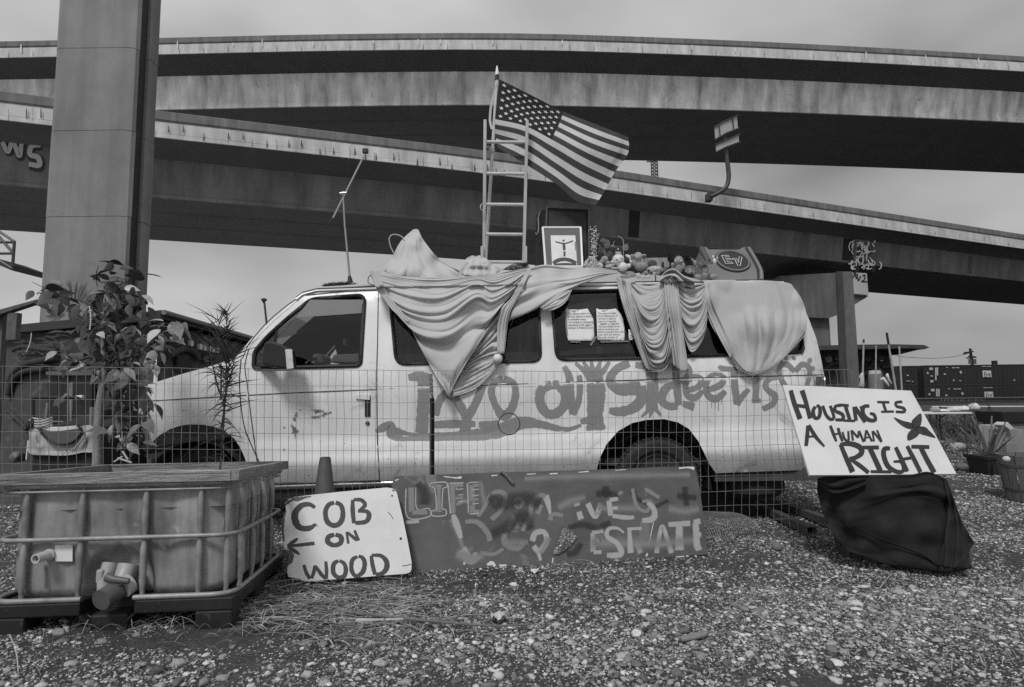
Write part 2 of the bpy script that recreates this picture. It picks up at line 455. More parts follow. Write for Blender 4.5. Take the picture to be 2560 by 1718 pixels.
# ================================================================== ground
M_ground = mat('dirt_and_fines', 0.055, 0.95, 0.5, 9.0, 9.0, bump=0.9, bscale=70.0, spots=(0.13, 60.0, 0.58))
M_bounce = mat('light_bounce_ground', 0.45, 0.95, 0.25, 0.5, 8.0)  # added pale ground, mostly unseen, bounces light up onto the ramp webs
M_ballast = mat('dark_rail_ballast', 0.05, 0.95, 0.4, 2.0, 8.0)
def hgt(x, y):
    a = 0.035 * noise.noise((x * 0.6, y * 0.6, 1.3)) + 0.012 * noise.noise((x * 2.3, y * 2.3, 5.1))
    return a * max(0.0, min(1.0, (22 - y) / 10)) * max(0.35, min(1, abs(y) / 3))
xs = sorted(set([-600, -300, -150, -80, -50, -30, -20, -15, -12] + [round(-10 + 0.16 * i, 3) for i in range(126)] + [12, 15, 20, 30, 50, 80, 150, 300, 600]))
ys = sorted(set([-200, -60, -20, -8, -3, -1, 0.5] + [round(1.2 + 0.13 * i, 3) for i in range(90)] + [13.5, 15, 18, 22, 30, 40, 60, 90, 150, 300, 700]))
mb = MB(); mb.grid([[Vector((x, y, hgt(x, y) if y > 0 and abs(x) < 11 else 0.0)) for x in xs] for y in ys])
g_i = 0
for j_ in range(len(ys) - 1):          # out-of-view ground beyond the camp is made pale to bounce light
    for i_ in range(len(xs) - 1):
        if ys[j_] >= 22 or ys[j_] < -1.5 or abs(xs[i_] + xs[i_ + 1]) > 30: mb.mi[g_i] = 2 if (xs[i_ + 1] > 0.5 * ys[j_] and ys[j_] > 5) or (xs[i_] > 12 and 4 < ys[j_] < 300) else 1
        g_i += 1
kind(obj('ground', mb, [M_ground, M_bounce, M_ballast], smooth=180), 'structure')

# pebbles lying loose on the dirt
def ico(sub):
    if sub < 0: return np.array([(1, 0, 0), (-1, 0, 0), (0, 1, 0), (0, -1, 0), (0, 0, 1), (0, 0, -1)], float), np.array([(0, 2, 4), (2, 1, 4), (1, 3, 4), (3, 0, 4), (2, 0, 5), (1, 2, 5), (3, 1, 5), (0, 3, 5)])
    t = (1 + 5 ** 0.5) / 2
    v = [Vector(p).normalized() for p in ((-1,t,0),(1,t,0),(-1,-t,0),(1,-t,0),(0,-1,t),(0,1,t),(0,-1,-t),(0,1,-t),(t,0,-1),(t,0,1),(-t,0,-1),(-t,0,1))]
    f = [(0,11,5),(0,5,1),(0,1,7),(0,7,10),(0,10,11),(1,5,9),(5,11,4),(11,10,2),(10,7,6),(7,1,8),(3,9,4),(3,4,2),(3,2,6),(3,6,8),(3,8,9),(4,9,5),(2,4,11),(6,2,10),(8,6,7),(9,8,1)]
    for _ in range(sub):
        c = {}; nf = []
        def mid(a, b):
            k = (min(a, b), max(a, b))
            if k not in c: v.append(((v[a] + v[b]) / 2).normalized()); c[k] = len(v) - 1
            return c[k]
        for a, b, d in f:
            x, y, z = mid(a, b), mid(b, d), mid(d, a); nf += [(a, x, z), (b, y, x), (d, z, y), (x, y, z)]
        f = nf
    return np.array([tuple(p) for p in v]), np.array(f)
def pebbles(spots, sub, name, m, smooth):
    v0, f0 = ico(sub); n = len(spots); nv = len(v0)
    protos = []
    for k in range(14):
        q = np.array([tuple(Vector(p) * (1 + 0.5 * noise.noise(Vector(p) * 1.2 + Vector((k * 7.3, 0, 0))) + 0.3 * noise.noise(Vector(p) * 2.9 + Vector((0, k * 3.1, 0))))) for p in v0])
        protos.append(q)
    V = np.empty((n * nv, 3), np.float32); Fc = np.empty((n * len(f0), 3), np.int32); A = np.empty(n * nv, np.float32)
    for i, (x, y, z, s, g) in enumerate(spots):
        p = protos[i % 14] * np.array((s * random.uniform(0.75, 1.35), s * random.uniform(0.6, 1.0), s * random.uniform(0.28, 0.6)))
        a = random.random() * 6.283; b = random.gauss(0, 0.25); ca, sa, cb, sb = math.cos(a), math.sin(a), math.cos(b), math.sin(b)
        m3 = np.array(((ca, -sa * cb, sa * sb), (sa, ca * cb, -ca * sb), (0, sb, cb)))
        V[i * nv:(i + 1) * nv] = p @ m3.T + (x, y, z); Fc[i * len(f0):(i + 1) * len(f0)] = f0 + i * nv; A[i * nv:(i + 1) * nv] = g
    me = bpy.data.meshes.new(name); me.vertices.add(len(V)); me.vertices.foreach_set('co', V.ravel())
    me.loops.add(Fc.size); me.loops.foreach_set('vertex_index', Fc.ravel())
    me.polygons.add(len(Fc)); me.polygons.foreach_set('loop_start', np.arange(0, Fc.size, 3, dtype=np.int32))
    me.update(calc_edges=True)
    at = me.attributes.new('shade', 'FLOAT', 'POINT'); at.data.foreach_set('value', A)
    me.materials.append(m)
    if smooth: me.shade_smooth()
    o = bpy.data.objects.new(name, me); COL.objects.link(o); return o
def attr_mat(name, attr, rough, bump, bscale, mul=1.0):
    m = bpy.data.materials.new(name); m.use_nodes = True; N = m.node_tree.nodes; L = m.node_tree.links.new; b = N['Principled BSDF']
    b.inputs['Roughness'].default_value = rough; b.inputs['Specular IOR Level'].default_value = 0.35
    at = N.new('ShaderNodeAttribute'); at.attribute_name = attr
    tc = N.new('ShaderNodeTexCoord'); n = N.new('ShaderNodeTexNoise'); n.inputs['Scale'].default_value = bscale; n.inputs['Detail'].default_value = 6
    L(tc.outputs['Object'], n.inputs['Vector'])
    r = N.new('ShaderNodeMapRange'); r.inputs[1].default_value = 0.25; r.inputs[2].default_value = 0.75; r.inputs[3].default_value = 0.7 * mul; r.inputs[4].default_value = 1.3 * mul; L(n.outputs[0], r.inputs[0])
    k = N.new('ShaderNodeMath'); k.operation = 'MULTIPLY'; L(r.outputs[0], k.inputs[0]); L(at.outputs['Fac'], k.inputs[1])
    cc = N.new('ShaderNodeCombineColor'); [L(k.outputs[0], cc.inputs[i]) for i in range(3)]; L(cc.outputs[0], b.inputs['Base Color'])
    bp = N.new('ShaderNodeBump'); bp.inputs['Strength'].default_value = bump; bp.inputs['Distance'].default_value = 0.004; L(n.outputs[0], bp.inputs['Height']); L(bp.outputs[0], b.inputs['Normal'])
    return m
M_peb = attr_mat('pebble_stone', 'shade', 0.75, 0.5, 90.0)
def scatter(n, y0, y1, smin, smax, pw, dirt=0.0, xlim=None):
    r = []
    while len(r) < n:
        y = y0 + (y1 - y0) * random.random() ** 0.9
        hw = 0.95 * y + 0.35; x = random.uniform(-hw, hw)
        if xlim and not (xlim[0] < x < xlim[1]): continue
        d = noise.noise((x * 1.1, y * 1.6, 9.0)) * 0.8 + noise.noise((x * 4, y * 5, 2.0)) * 0.4
        right = max(0, min(1, (x + 0.3) / 2.0)) * 0.35
        if random.random() > 0.58 + d * 1.25 + right * (1 if y > 2.6 else 0.3) - dirt * (1 if d < 0 else 0): continue
        k_ = random.random(); s = smin + (smax - smin) * (0.18 * random.random() if k_ < pw[0] else (0.18 + 0.22 * random.random() if k_ < pw[1] else 0.4 + 0.6 * random.random() ** 2))
        g = min(0.6, max(0.035, random.lognormvariate(math.log(0.25), 0.6)))
        r.append((x, y, hgt(x, y) + s * random.uniform(0.05, 0.4), s, g))
    return r
near = scatter(60000, 1.75, 3.4, 0.0035, 0.030, (0.87, 0.988))
mid = scatter(36000, 3.25, 4.7, 0.0040, 0.028, (0.85, 0.985)) + scatter(30000, 4.5, 6.4, 0.0055, 0.028, (0.75, 0.97))
far = scatter(18000, 6.2, 13.0, 0.010, 0.045, (0.6, 0.95), xlim=(1.2, 12))
big = [s for s in near if s[3] > 0.013]; med = [s for s in near + mid if 0.0078 < s[3] <= 0.013 or (s[3] > 0.013 and s[1] > 3.4)]; tiny = [s for s in near + mid if s[3] <= 0.0078]
kind(pebbles(big, 1, 'gravel', M_peb, False), 'stuff')
kind(pebbles(med, 0, 'gravel', M_peb, False), 'stuff')
kind(pebbles(tiny + far, -1, 'gravel', M_peb, False), 'stuff')

# ================================================================== viaducts
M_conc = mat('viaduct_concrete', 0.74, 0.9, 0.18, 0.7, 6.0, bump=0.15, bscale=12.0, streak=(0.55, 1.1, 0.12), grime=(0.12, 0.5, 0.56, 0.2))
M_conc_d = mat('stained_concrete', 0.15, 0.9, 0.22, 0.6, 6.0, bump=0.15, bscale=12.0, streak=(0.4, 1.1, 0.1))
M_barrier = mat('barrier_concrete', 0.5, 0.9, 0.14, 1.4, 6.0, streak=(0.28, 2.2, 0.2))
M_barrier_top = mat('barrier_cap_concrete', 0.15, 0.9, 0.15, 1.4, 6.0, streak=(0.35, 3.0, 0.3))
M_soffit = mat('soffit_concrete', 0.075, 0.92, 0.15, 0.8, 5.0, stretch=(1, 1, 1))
M_groove = mat('dark_joint', 0.02, 0.95, 0.1, 4)
def offset_line(line, d):
    r = []
    for i, p in enumerate(line):
        t = (line[min(i + 1, len(line) - 1)] - line[max(i - 1, 0)]); t.z = 0; t.normalize()
        r.append(p + Vector((-t.y, t.x, 0)) * d)
    return r
def sweep(mb, line, prof, closed=False):
    rows = [[p + Vector((0, 0, z)) for p in offset_line(line, d)] for d, z in prof]
    if closed: rows.append(rows[0])
    return mb.grid(rows)
def spline3(pts, step):
    return [Vector(tuple(p)) for p in smooth_line([tuple(p) for p in pts], step)]
def viaduct(name, label, line, prof, mats_, joints):
    t = thing(name, label, 'viaduct', (line[0].x, line[0].y, 0))
    for nm, pr, m in prof:
        mb = MB(); sweep(mb, line, pr); obj(nm, mb, m, t, smooth=30)
    return t
W = 12.0
# upper ramp: near barrier edge traced at a constant height of 26.5 m
up = spline3([atZ(x, y, 26.5) for x, y in ((-400, 108), (17, 102), (385, 94), (850, 84), (1280, 82), (1700, 94.5), (2100, 113), (2530, 138), (2960, 168))], 3.0)
for p in up: p.z = 26.5
def run_on(L_, d):
    a = (L_[0] - L_[3]).normalized(); c = (L_[-1] - L_[-4]).normalized(); return [L_[0] + a * k for k in (d, d / 2, d / 6)] + L_ + [L_[-1] + c * k for k in (d / 6, d / 2, d)]
up = run_on(up, 90.0)
def ramp_parts(dz):
    a, b, c, d = dz      # barrier split, barrier foot, overhang root, web foot
    return a, b, c, d
U = thing('highway_viaduct', 'upper curved concrete highway ramp crossing the whole sky above the van', 'viaduct', (0, 40, 0))
def ramp_build(T, line, web_in, web_foot_in, soff_in, z_over, z_web, z_lip, m_web, m_sof, W, fin_h):
    def part(nm, pr, m, sm=25):
        mb = MB(); sweep(mb, line, pr); return obj(nm, mb, m, T, smooth=sm)
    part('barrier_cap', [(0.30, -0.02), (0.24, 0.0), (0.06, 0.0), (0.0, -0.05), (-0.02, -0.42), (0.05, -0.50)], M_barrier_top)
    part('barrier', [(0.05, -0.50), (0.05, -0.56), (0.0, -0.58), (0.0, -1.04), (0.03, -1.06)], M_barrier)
    part('deck_edge', [(0.03, -1.06), (-0.05, -1.08), (-0.05, -1.27), (0.0, -1.28)], M_barrier)
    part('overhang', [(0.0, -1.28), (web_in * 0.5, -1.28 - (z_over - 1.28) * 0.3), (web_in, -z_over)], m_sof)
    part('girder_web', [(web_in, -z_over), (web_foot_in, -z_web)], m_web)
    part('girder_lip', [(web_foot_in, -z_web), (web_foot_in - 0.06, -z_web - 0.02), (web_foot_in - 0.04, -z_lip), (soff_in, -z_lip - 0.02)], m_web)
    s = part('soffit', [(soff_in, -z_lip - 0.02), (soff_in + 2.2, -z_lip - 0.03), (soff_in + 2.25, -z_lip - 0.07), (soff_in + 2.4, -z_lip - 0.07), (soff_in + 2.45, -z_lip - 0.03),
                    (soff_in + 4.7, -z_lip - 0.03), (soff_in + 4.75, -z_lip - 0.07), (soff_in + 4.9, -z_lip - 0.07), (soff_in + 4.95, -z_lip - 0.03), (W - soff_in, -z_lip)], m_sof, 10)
    part('far_web', [(W - soff_in, -z_lip), (W - web_in, -z_over), (W, -1.28)], m_web)
    part('far_barrier', [(W, -1.28), (W, 0.0), (W - 0.25, 0.0), (W - 0.3, -0.85)], M_barrier)
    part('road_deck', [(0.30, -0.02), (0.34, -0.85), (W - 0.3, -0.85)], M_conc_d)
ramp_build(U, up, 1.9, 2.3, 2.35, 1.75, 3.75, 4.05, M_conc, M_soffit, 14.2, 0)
# lower ramp at 14.1 m
low = spline3([atZ(x, y, 14.1) for x, y in ((-500, 163), (17, 228), (385, 274), (850, 330), (1280, 385), (1700, 450), (2100, 513), (2530, 581), (2900, 638))], 2.0)
for p in low: p.z = 14.1
low = run_on(low, 90.0)
Lw = thing('highway_viaduct', 'lower straight concrete ramp descending to the right behind the ladder and flag', 'viaduct', (0, 30, 0))
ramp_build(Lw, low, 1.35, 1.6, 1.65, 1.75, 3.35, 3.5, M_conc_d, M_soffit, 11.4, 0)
# expansion joints in the lower girder: recessed dark strips with a raised edge
def on_line(line, px):
    best = min(range(len(line) - 1), key=lambda i: abs(cam_px(line[i]) - px)); return best
CI = CM.transposed()
def proj(p):
    q = CI @ (Vector(p) - Vector((0, 0, CAMZ))); return (CX + F * q.x / -q.z, CY - F * q.y / -q.z)
def cam_px(p): return proj(p)[0]
def girder_strip(T, line, px, wd, d0, z0, d1, z1, name, m, proud=0.03):
    i = min(range(1, len(line) - 1), key=lambda i: abs(cam_px(line[i]) - px)); p = line[i]
    t = (line[i + 1] - line[i - 1]); t.z = 0; t.normalize(); n = Vector((-t.y, t.x, 0))
    # shift along the girder so the strip's own pixel matches
    for _ in range(4):
        q = p + n * d1 + Vector((0, 0, z1)); p = p + t * (px - proj(q)[0]) * q.y / F * 0.9
    mb = MB()
    P = []
    for s in (-wd / 2, wd / 2):
        for d, z in ((d0, z0), (d1, z1)): P.append(p + t * s + n * (d - proud) + Vector((0, 0, z)))
    q = [P[1], P[3], P[3] + n * 0.4, P[1] + n * 0.4, P[0], P[2], P[2] + n * 0.4, P[0] + n * 0.4]
    mb.hexa(q); return obj(name, mb, m, T)
for px, wd in ((1583, 0.75), (2118, 0.95)):
    girder_strip(Lw, low, px, wd, 1.35, -1.78, 1.6, -3.36, 'expansion_joint', M_groove)
girder_strip(Lw, low, 2134, 0.16, 1.32, -1.8, 1.57, -3.36, 'drain_pipe', M_conc_d, 0.12)
girder_strip(Lw, low, 2425, 0.5, 1.35, -1.8, 1.6, -3.36, 'expansion_joint', mat('joint_steel', 0.07, 0.7), 0.02)
# white weep streaks under the upper barrier and dark runs under the lower one
M_weep = paint('lime_run', 0.62, 0.2, 0.7, 0.5, 3.0); M_run = paint('dark_run', 0.05, 0.3, 0.9, 0.7, 2.0)
def edge_map(line, off):
    A = line
    def f(px, py, ex=0.0):
        i = min(range(1, len(A) - 1), key=lambda i: abs(cam_px(A[i]) - px))
        t = (A[i + 1] - A[i - 1]); t.z = 0; t.normalize(); n = Vector((t.y, -t.x, 0))
        d = ray(px, py); o = Vector((0, 0, CAMZ)); k = (A[i] + n * (off + ex) - o).dot(n) / d.dot(n)
        return o + d * k
    return f
fe = edge_map(up, 0.07); mb = MB()
for x in (52, 443, 582, 655, 782, 933, 1045, 1100, 1231, 1405, 1556, 1730, 1838, 2094, 2165, 2270, 2314, 2446, 2522):
    i = min(range(len(up)), key=lambda i: abs(cam_px(up[i]) - x)); y0 = proj(up[i])[1]
    ribbon(mb, [(x, y0 + random.uniform(4, 18)), (x + 1, y0 + random.uniform(30, 38))], random.uniform(2.5, 4.5), fe, 8, 0.6, lift=0.004)
kind(obj('lime_streaks', mb, M_weep, U), 'stuff')
fe = edge_map(low, 0.07); mb = MB(); x = 420
while x < 1330:
    i = min(range(len(low)), key=lambda i: abs(cam_px(low[i]) - x)); y0 = proj(low[i])[1]
    ribbon(mb, [(x, y0 + 36, 2), (x + 1, y0 + 48, 4), (x + 1, y0 + 60, 8)], 4, fe, 6, 0.6, lift=0.004); x += random.uniform(26, 62)
for x in (66, 102): ribbon(mb, [(x, 268, 3), (x + 1, 300, 7)], 4, fe, 6, 0.6, lift=0.004)
kind(obj('water_stains', mb, M_run, Lw), 'stuff')
# pour joints in barriers and webs
fu_ = edge_map(up, 0.075); fl2 = edge_map(low, 0.075); mb = MB(); mb2 = MB()
for k, x in enumerate(range(-40, 2600, 61)):
    for ln_, ff, m_ in ((up, fu_, mb), (low, fl2, mb2)):
        i = min(range(len(ln_)), key=lambda i: abs(cam_px(ln_[i]) - x)); y0 = proj(ln_[i])[1]; sc_ = 1450 / ln_[i].y; ribbon(m_, [(x, y0 + 0.6 * sc_), (x, y0 + 1.26 * sc_)], 1.3, ff, 8, 0.4, lift=0.006)
kind(obj('pour_joints', mb, M_run, U), 'stuff'); kind(obj('pour_joints', mb2, M_run, Lw), 'stuff')
# graffiti on the girder
def web_map(line, d0, z0, d1, z1, off):
    def f(px, py, ex=0.0):
        i = min(range(1, len(line) - 1), key=lambda i: abs(cam_px(line[i]) - px))
        t = (line[i + 1] - line[i - 1]); t.z = 0; t.normalize(); n = Vector((-t.y, t.x, 0))
        a = line[i] + n * d0 + Vector((0, 0, z0)); b = line[i] + n * d1 + Vector((0, 0, z1))
        nn = t.cross(b - a).normalized()
        if nn.y > 0: nn = -nn
        d = ray(px, py); o = Vector((0, 0, CAMZ)); k = (a + nn * (off + ex * 8) - o).dot(nn) / d.dot(nn)
        return o + d * k
    return f
fw = web_map(low, 1.35, -1.75, 1.6, -3.35, 0.02)
c1 = crop(0, 0, 2.613)
mb = MB()
for s in ([(20, 930, 40), (60, 1000, 44), (85, 925, 44)], [(85, 925, 44), (110, 980, 46), (135, 1030, 48), (150, 935, 40)],
          [(275, 960, 46), (210, 965, 50), (200, 1020, 52), (255, 1040, 52), (262, 1095, 52), (190, 1085, 44)]):
    ribbon(mb, [(p[0] / 2.613, p[1] / 2.613, p[2] / 2.613) for p in s], 18, fw, 3, 0.12)
g1 = obj('graffiti_shadow', mb, paint('spray_black', 0.012, 0.1, 0.4, 0.1), Lw)
mb = MB(); fw2 = web_map(low, 1.35, -1.75, 1.6, -3.35, 0.055)
for s in ([(14, 925, 30), (52, 992, 30), (80, 915, 30)], [(80, 915, 30), (105, 970, 32), (128, 1018, 32), (142, 925, 28)],
          [(268, 948, 30), (208, 955, 34), (196, 1008, 34), (248, 1030, 36), (255, 1080, 36), (185, 1072, 30)]):
    ribbon(mb, [(p[0] / 2.613, p[1] / 2.613, p[2] / 2.613) for p in s], 12, fw2, 3, 0.15)
obj('graffiti_letters', mb, paint('spray_grey', 0.38, 0.1, 0.4, 0.1), Lw)
cg = crop(1960, 560, 6.15)
mb = MB(); random.seed(21)
for k in range(46):
    x, y = random.uniform(990, 1370), random.uniform(260, 680)
    s = [(x, y)]
    a = random.uniform(-1.9, -1.1) if random.random() < 0.7 else random.uniform(-0.5, 0.5)
    for j in range(3):
        a += random.uniform(-0.9, 0.9); s.append((s[-1][0] + 42 * math.cos(a), s[-1][1] - 42 * math.sin(a)))
    s = [(max(985, min(1395, p[0])), max(250, min(692, p[1])), random.uniform(10, 26)) for p in s]
    ribbon(mb, [(q[0], q[1], q[2] / 6.15) for q in cg(*s)], 3, fw2, 2, 0.2)
ribbon(mb, [(q[0], q[1], q[2] / 6.15) for q in cg((1460, 580, 16), (1495, 610, 26), (1490, 670, 22), (1450, 705, 8))], 3, fw2, 2, 0.2)
obj('graffiti_tag', mb, paint('spray_white', 0.75, 0.1, 0.5, 0.2, 3.0), Lw)
mb = MB()
for k in range(12):
    x, y = random.uniform(1000, 1360), random.uniform(280, 640)
    ribbon(mb, [(q[0], q[1], q[2] / 6.15) for q in cg((x, y, 40), (x + 40, y + 60, 60), (x + 10, y + 110, 40))], 8, fw, 3, 0.3)
kind(obj('graffiti_shadow', mb, MATS['spray_black'], Lw), 'stuff')
# pier under the right end: round-nosed cap and a wall stem
pm = thing('viaduct_pier', 'concrete hammerhead pier with a tagged cap under the lower ramp', 'pier', atZ(2048, 985, 0.0) * 0 + Vector((19.5, 41, 0)))
Yp = 40.0
Lc = [atY(x, y, Yp) for x, y in ((2128, 681), (2168, 683), (2172, 739), (2131, 735))]
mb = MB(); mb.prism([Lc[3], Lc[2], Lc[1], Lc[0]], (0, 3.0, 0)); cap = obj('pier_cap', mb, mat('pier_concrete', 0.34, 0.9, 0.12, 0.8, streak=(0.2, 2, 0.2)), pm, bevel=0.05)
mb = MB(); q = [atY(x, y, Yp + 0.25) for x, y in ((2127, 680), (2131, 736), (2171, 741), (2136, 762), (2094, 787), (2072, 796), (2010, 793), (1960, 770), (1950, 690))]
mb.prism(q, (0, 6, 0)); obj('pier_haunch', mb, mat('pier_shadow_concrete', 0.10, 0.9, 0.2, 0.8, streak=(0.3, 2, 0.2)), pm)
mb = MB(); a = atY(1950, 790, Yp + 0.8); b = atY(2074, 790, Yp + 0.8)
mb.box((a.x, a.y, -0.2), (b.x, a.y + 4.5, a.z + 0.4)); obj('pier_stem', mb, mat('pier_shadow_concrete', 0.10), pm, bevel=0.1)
fp = plane_map(Lc[0], Lc[1], Lc[2], 0.02); mb = MB()
for s in ([(1050, 840), (1090, 770), (1110, 850)], [(1120, 760), (1140, 870), (1180, 800)], [(1200, 800), (1240, 790), (1230, 860), (1190, 885), (1280, 890)], [(1060, 760), (1100, 740), (1080, 800)]):
    ribbon(mb, cg(*[(p[0], p[1]) for p in s]), 3.4, fp, 2, 0.2, lift=0.01)
obj('graffiti_tag', mb, MATS['spray_black'], cap)

# big column at left, grooved on its right side, with construction joints
M_col = mat('column_concrete', 0.22, 0.88, 0.18, 1.1, 7.0, bump=0.12, bscale=9.0, streak=(0.3, 1.6, 0.16), grime=(0.13, 0.8, 0.57, 0.15))
YC = 13.0
pc = thing('viaduct_column', 'massive smooth concrete column with a vertical groove, rising out of frame at left', 'column', atY(220, 1000, YC) * 1)
pc.location.z = 0
kx = YC / F
x0 = atY(112, 400, YC).x; xc = atY(327, 400, YC).x; xg0 = atY(336, 400, YC).x; xg1 = atY(364, 400, YC).x; x1 = atY(383, 400, YC).x
sec = [(x0, YC + 0.35), (x0 + 0.03, YC + 0.1), (x0 + 0.16, YC), (xc - 0.22, YC), (xc - 0.05, YC + 0.05), (xc, YC + 0.13), (xc - 0.6, YC + 0.16), (xc - 0.6, YC + 0.47), (xc - 0.01, YC + 0.48), (xc + 0.02, YC + 0.51), (xc + 0.02, YC + 0.80), (xc - 0.45, YC + 1.0), (x0 + 0.4, YC + 1.0), (x0, YC + 0.7)]
# joint pixel rows -> heights, so each cast lift is its own shaft segment with a fine recess between
lifts = [-0.2] + [atY(230, y, YC).z for y in (845, 541, 326, 120)] + [14.0, 19.0]
for i in range(len(lifts) - 1):
    mb = MB(); g = 0.006 if i % 2 else 0.0
    sc_ = [(x + (0.012 if x < -8.8 else -0.012) * (i % 2) * 0.6, y) for x, y in sec]
    mb.prism([Vector((x, y, lifts[i] + 0.006)) for x, y in sc_], (0, 0, lifts[i + 1] - lifts[i] - 0.012))
    obj('column_lift', mb, M_col, pc, smooth=35)
mb = MB(); mb.box((xc - 0.59, YC + 0.17, 0), (xc - 0.07, YC + 0.465, 18.9)); obj('groove_shade_insert', mb, mat('groove_shade_dark', 0.035, 0.7, 0.2, 2), pc)  # dark insert added; the groove's shade is put into its colour
# painted hair-like plume on the column foot
fc = plane_map(Vector((x0, YC, 0)), Vector((xc, YC, 0)), Vector((x0, YC, 3)), 0.02); c4 = crop(0, 640, 2.904); mb = MB(); mb2 = MB(); random.seed(5)
for k in range(130):
    a = R(205 - 180 * k / 129 + random.gauss(0, 3)); r0, r1 = 60 + 60 * random.random(), 150 + 90 * random.random()
    cx_, cy_ = 540, 400
    s = [(cx_ + r0 * math.cos(a), cy_ - r0 * math.sin(a) * 0.9, 8), (cx_ + r1 * 0.8 * math.cos(a), cy_ - r1 * 0.8 * math.sin(a), 16), (cx_ + r1 * math.cos(a), cy_ - r1 * math.sin(a), 4)]
    ribbon(mb if k % 2 else mb2, [(q[0], q[1], q[2] / 2.9) for q in c4(*s)], 5, fc, 4, 0.5)
obj('painted_plume', mb, paint('mural_dark', 0.07, 0.2, 1.2, 0.8, 5, maxa=0.6), pc); obj('painted_plume', mb2, paint('mural_light', 0.3, 0.2, 1.2, 0.8, 5, maxa=0.4), pc)

# road sign on its bent pole, bolted to the lower barrier
M_steel = mat('galvanised_steel', 0.32, 0.45, 0.15, 5, metal=0.6); M_dsteel = mat('dark_steel', 0.06, 0.5, 0.2, 5, metal=0.3)
cs = crop(1700, 0, 2.613); YS = 33.8
sg = thing('road_sign', 'back of a double road sign on a bent pole fixed to the lower ramp', 'road sign', atY(1780, 490, YS))
pole = [atY(p[0], p[1], YS - 0.35) for p in smooth_line(cs((200, 1285), (250, 1262), (300, 1225), (318, 1160), (310, 1060), (297, 950), (285, 795)), 8)]
mb = MB(); mb.tube(pole, [0.13] * (len(pole) // 2) + [0.11] * (len(pole) - len(pole) // 2), 10); obj('pole', mb, M_dsteel, sg, smooth=40)
mb = MB(); q = [atY(p[0], p[1], YS - 0.1) for p in cs((180, 1305), (215, 1308), (215, 1262), (180, 1258))]; mb.prism(q, (0, 0.5, 0)); obj('bracket', mb, M_dsteel, sg)
M_sback = mat('sign_back_aluminium', 0.42, 0.5, 0.1, 2, metal=0.3)
for (pl, rails) in (([(224, 838), (284, 800), (370, 760), (377, 842), (297, 876), (230, 918)], True), ([(233, 950), (290, 925), (382, 882), (384, 932), (300, 965), (236, 1000)], False)):
    mb = MB(); q = [atY(p[0], p[1], YS - 0.6 + (p[0] - 1810) * 0.012) for p in cs(*pl)]
    mb.add(q + [p + Vector((0, -0.04, 0)) for p in q], [(0, 1, 2, 3, 4, 5), (11, 10, 9, 8, 7, 6)] + [(i, (i + 1) % 6, (i + 1) % 6 + 6, i + 6) for i in range(6)])
    pn = obj('sign_panel', mb, M_sback, sg)
    mb = MB()
    for a, b in ((0, 2), (5, 3)):
        mb.tube([q[a] + Vector((-0.05, -0.1, 0)), q[(a + 1 if a == 0 else 4)] + Vector((0, -0.1, 0)), q[b] + Vector((0.05, -0.1, 0))], 0.045, 6)
    if rails:
        for f in (0.2, 0.8): mb.tube([q[0].lerp(q[2], f) + Vector((0, -0.08, -0.05)), q[5].lerp(q[3], f) + Vector((0, -0.08, 0.05))], 0.035, 6)
    obj('rail', mb, M_dsteel, pn)
# lattice mast of a distant crane
YM = 150.0
cr = thing('crane_mast', 'thin lattice mast far off between the two ramps', 'crane mast', atY(1636, 700, YM)); mb = MB()
a, b, c_, d = [atY(x, y, YM) for x, y in ((1628, 404), (1643, 404), (1644, 445), (1630, 445))]
rows = [(a.lerp(d, t), b.lerp(c_, t)) for t in np.linspace(0, 1.6, 9)]
for r0, r1 in zip(rows, rows[1:]): mb.tube([r0[0], r1[1]], 0.13, 4); mb.tube([r0[1], r1[0]], 0.13, 4); mb.tube([r0[0], r0[1]], 0.13, 4)
for s in (0, 1): mb.tube([rows[0][s], Vector((rows[-1][s].x, YM, 0))], 0.2, 4)
mb.tube([rows[0][0] + Vector((-1.2, 0, 0)), rows[0][1]], 0.2, 4); obj('lattice', mb, M_dsteel, cr)
# steel stair frame at the far left edge
YF = 19.0
st = thing('steel_frame', 'steel framed platform end with a cross braced rail at the left edge', 'platform', Vector((atY(0, 640, YF).x, YF, 0))); mb = MB()
p = lambda x, y: atY(x, y, YF)
for a, b in (((-30, 560), (36, 604)), ((36, 604), (31, 676)), ((-30, 606), (36, 606)), ((-30, 634), (34, 634)), ((-30, 560), (34, 634)), ((-30, 634), (31, 672))): mb.tube([p(*a), p(*b)], 0.045, 6)
obj('railing', mb, M_dsteel, st); mb = MB(); q = [p(-30, 640), p(30, 662), p(31, 677), p(-30, 652)]; mb.prism(q, (0, 1.5, 0)); obj('deck_beam', mb, M_dsteel, st)
mb = MB(); mb.tube([p(-20, 650), Vector((p(-20, 650).x, YF + 0.7, 0))], 0.1, 8); obj('leg', mb, M_dsteel, st)
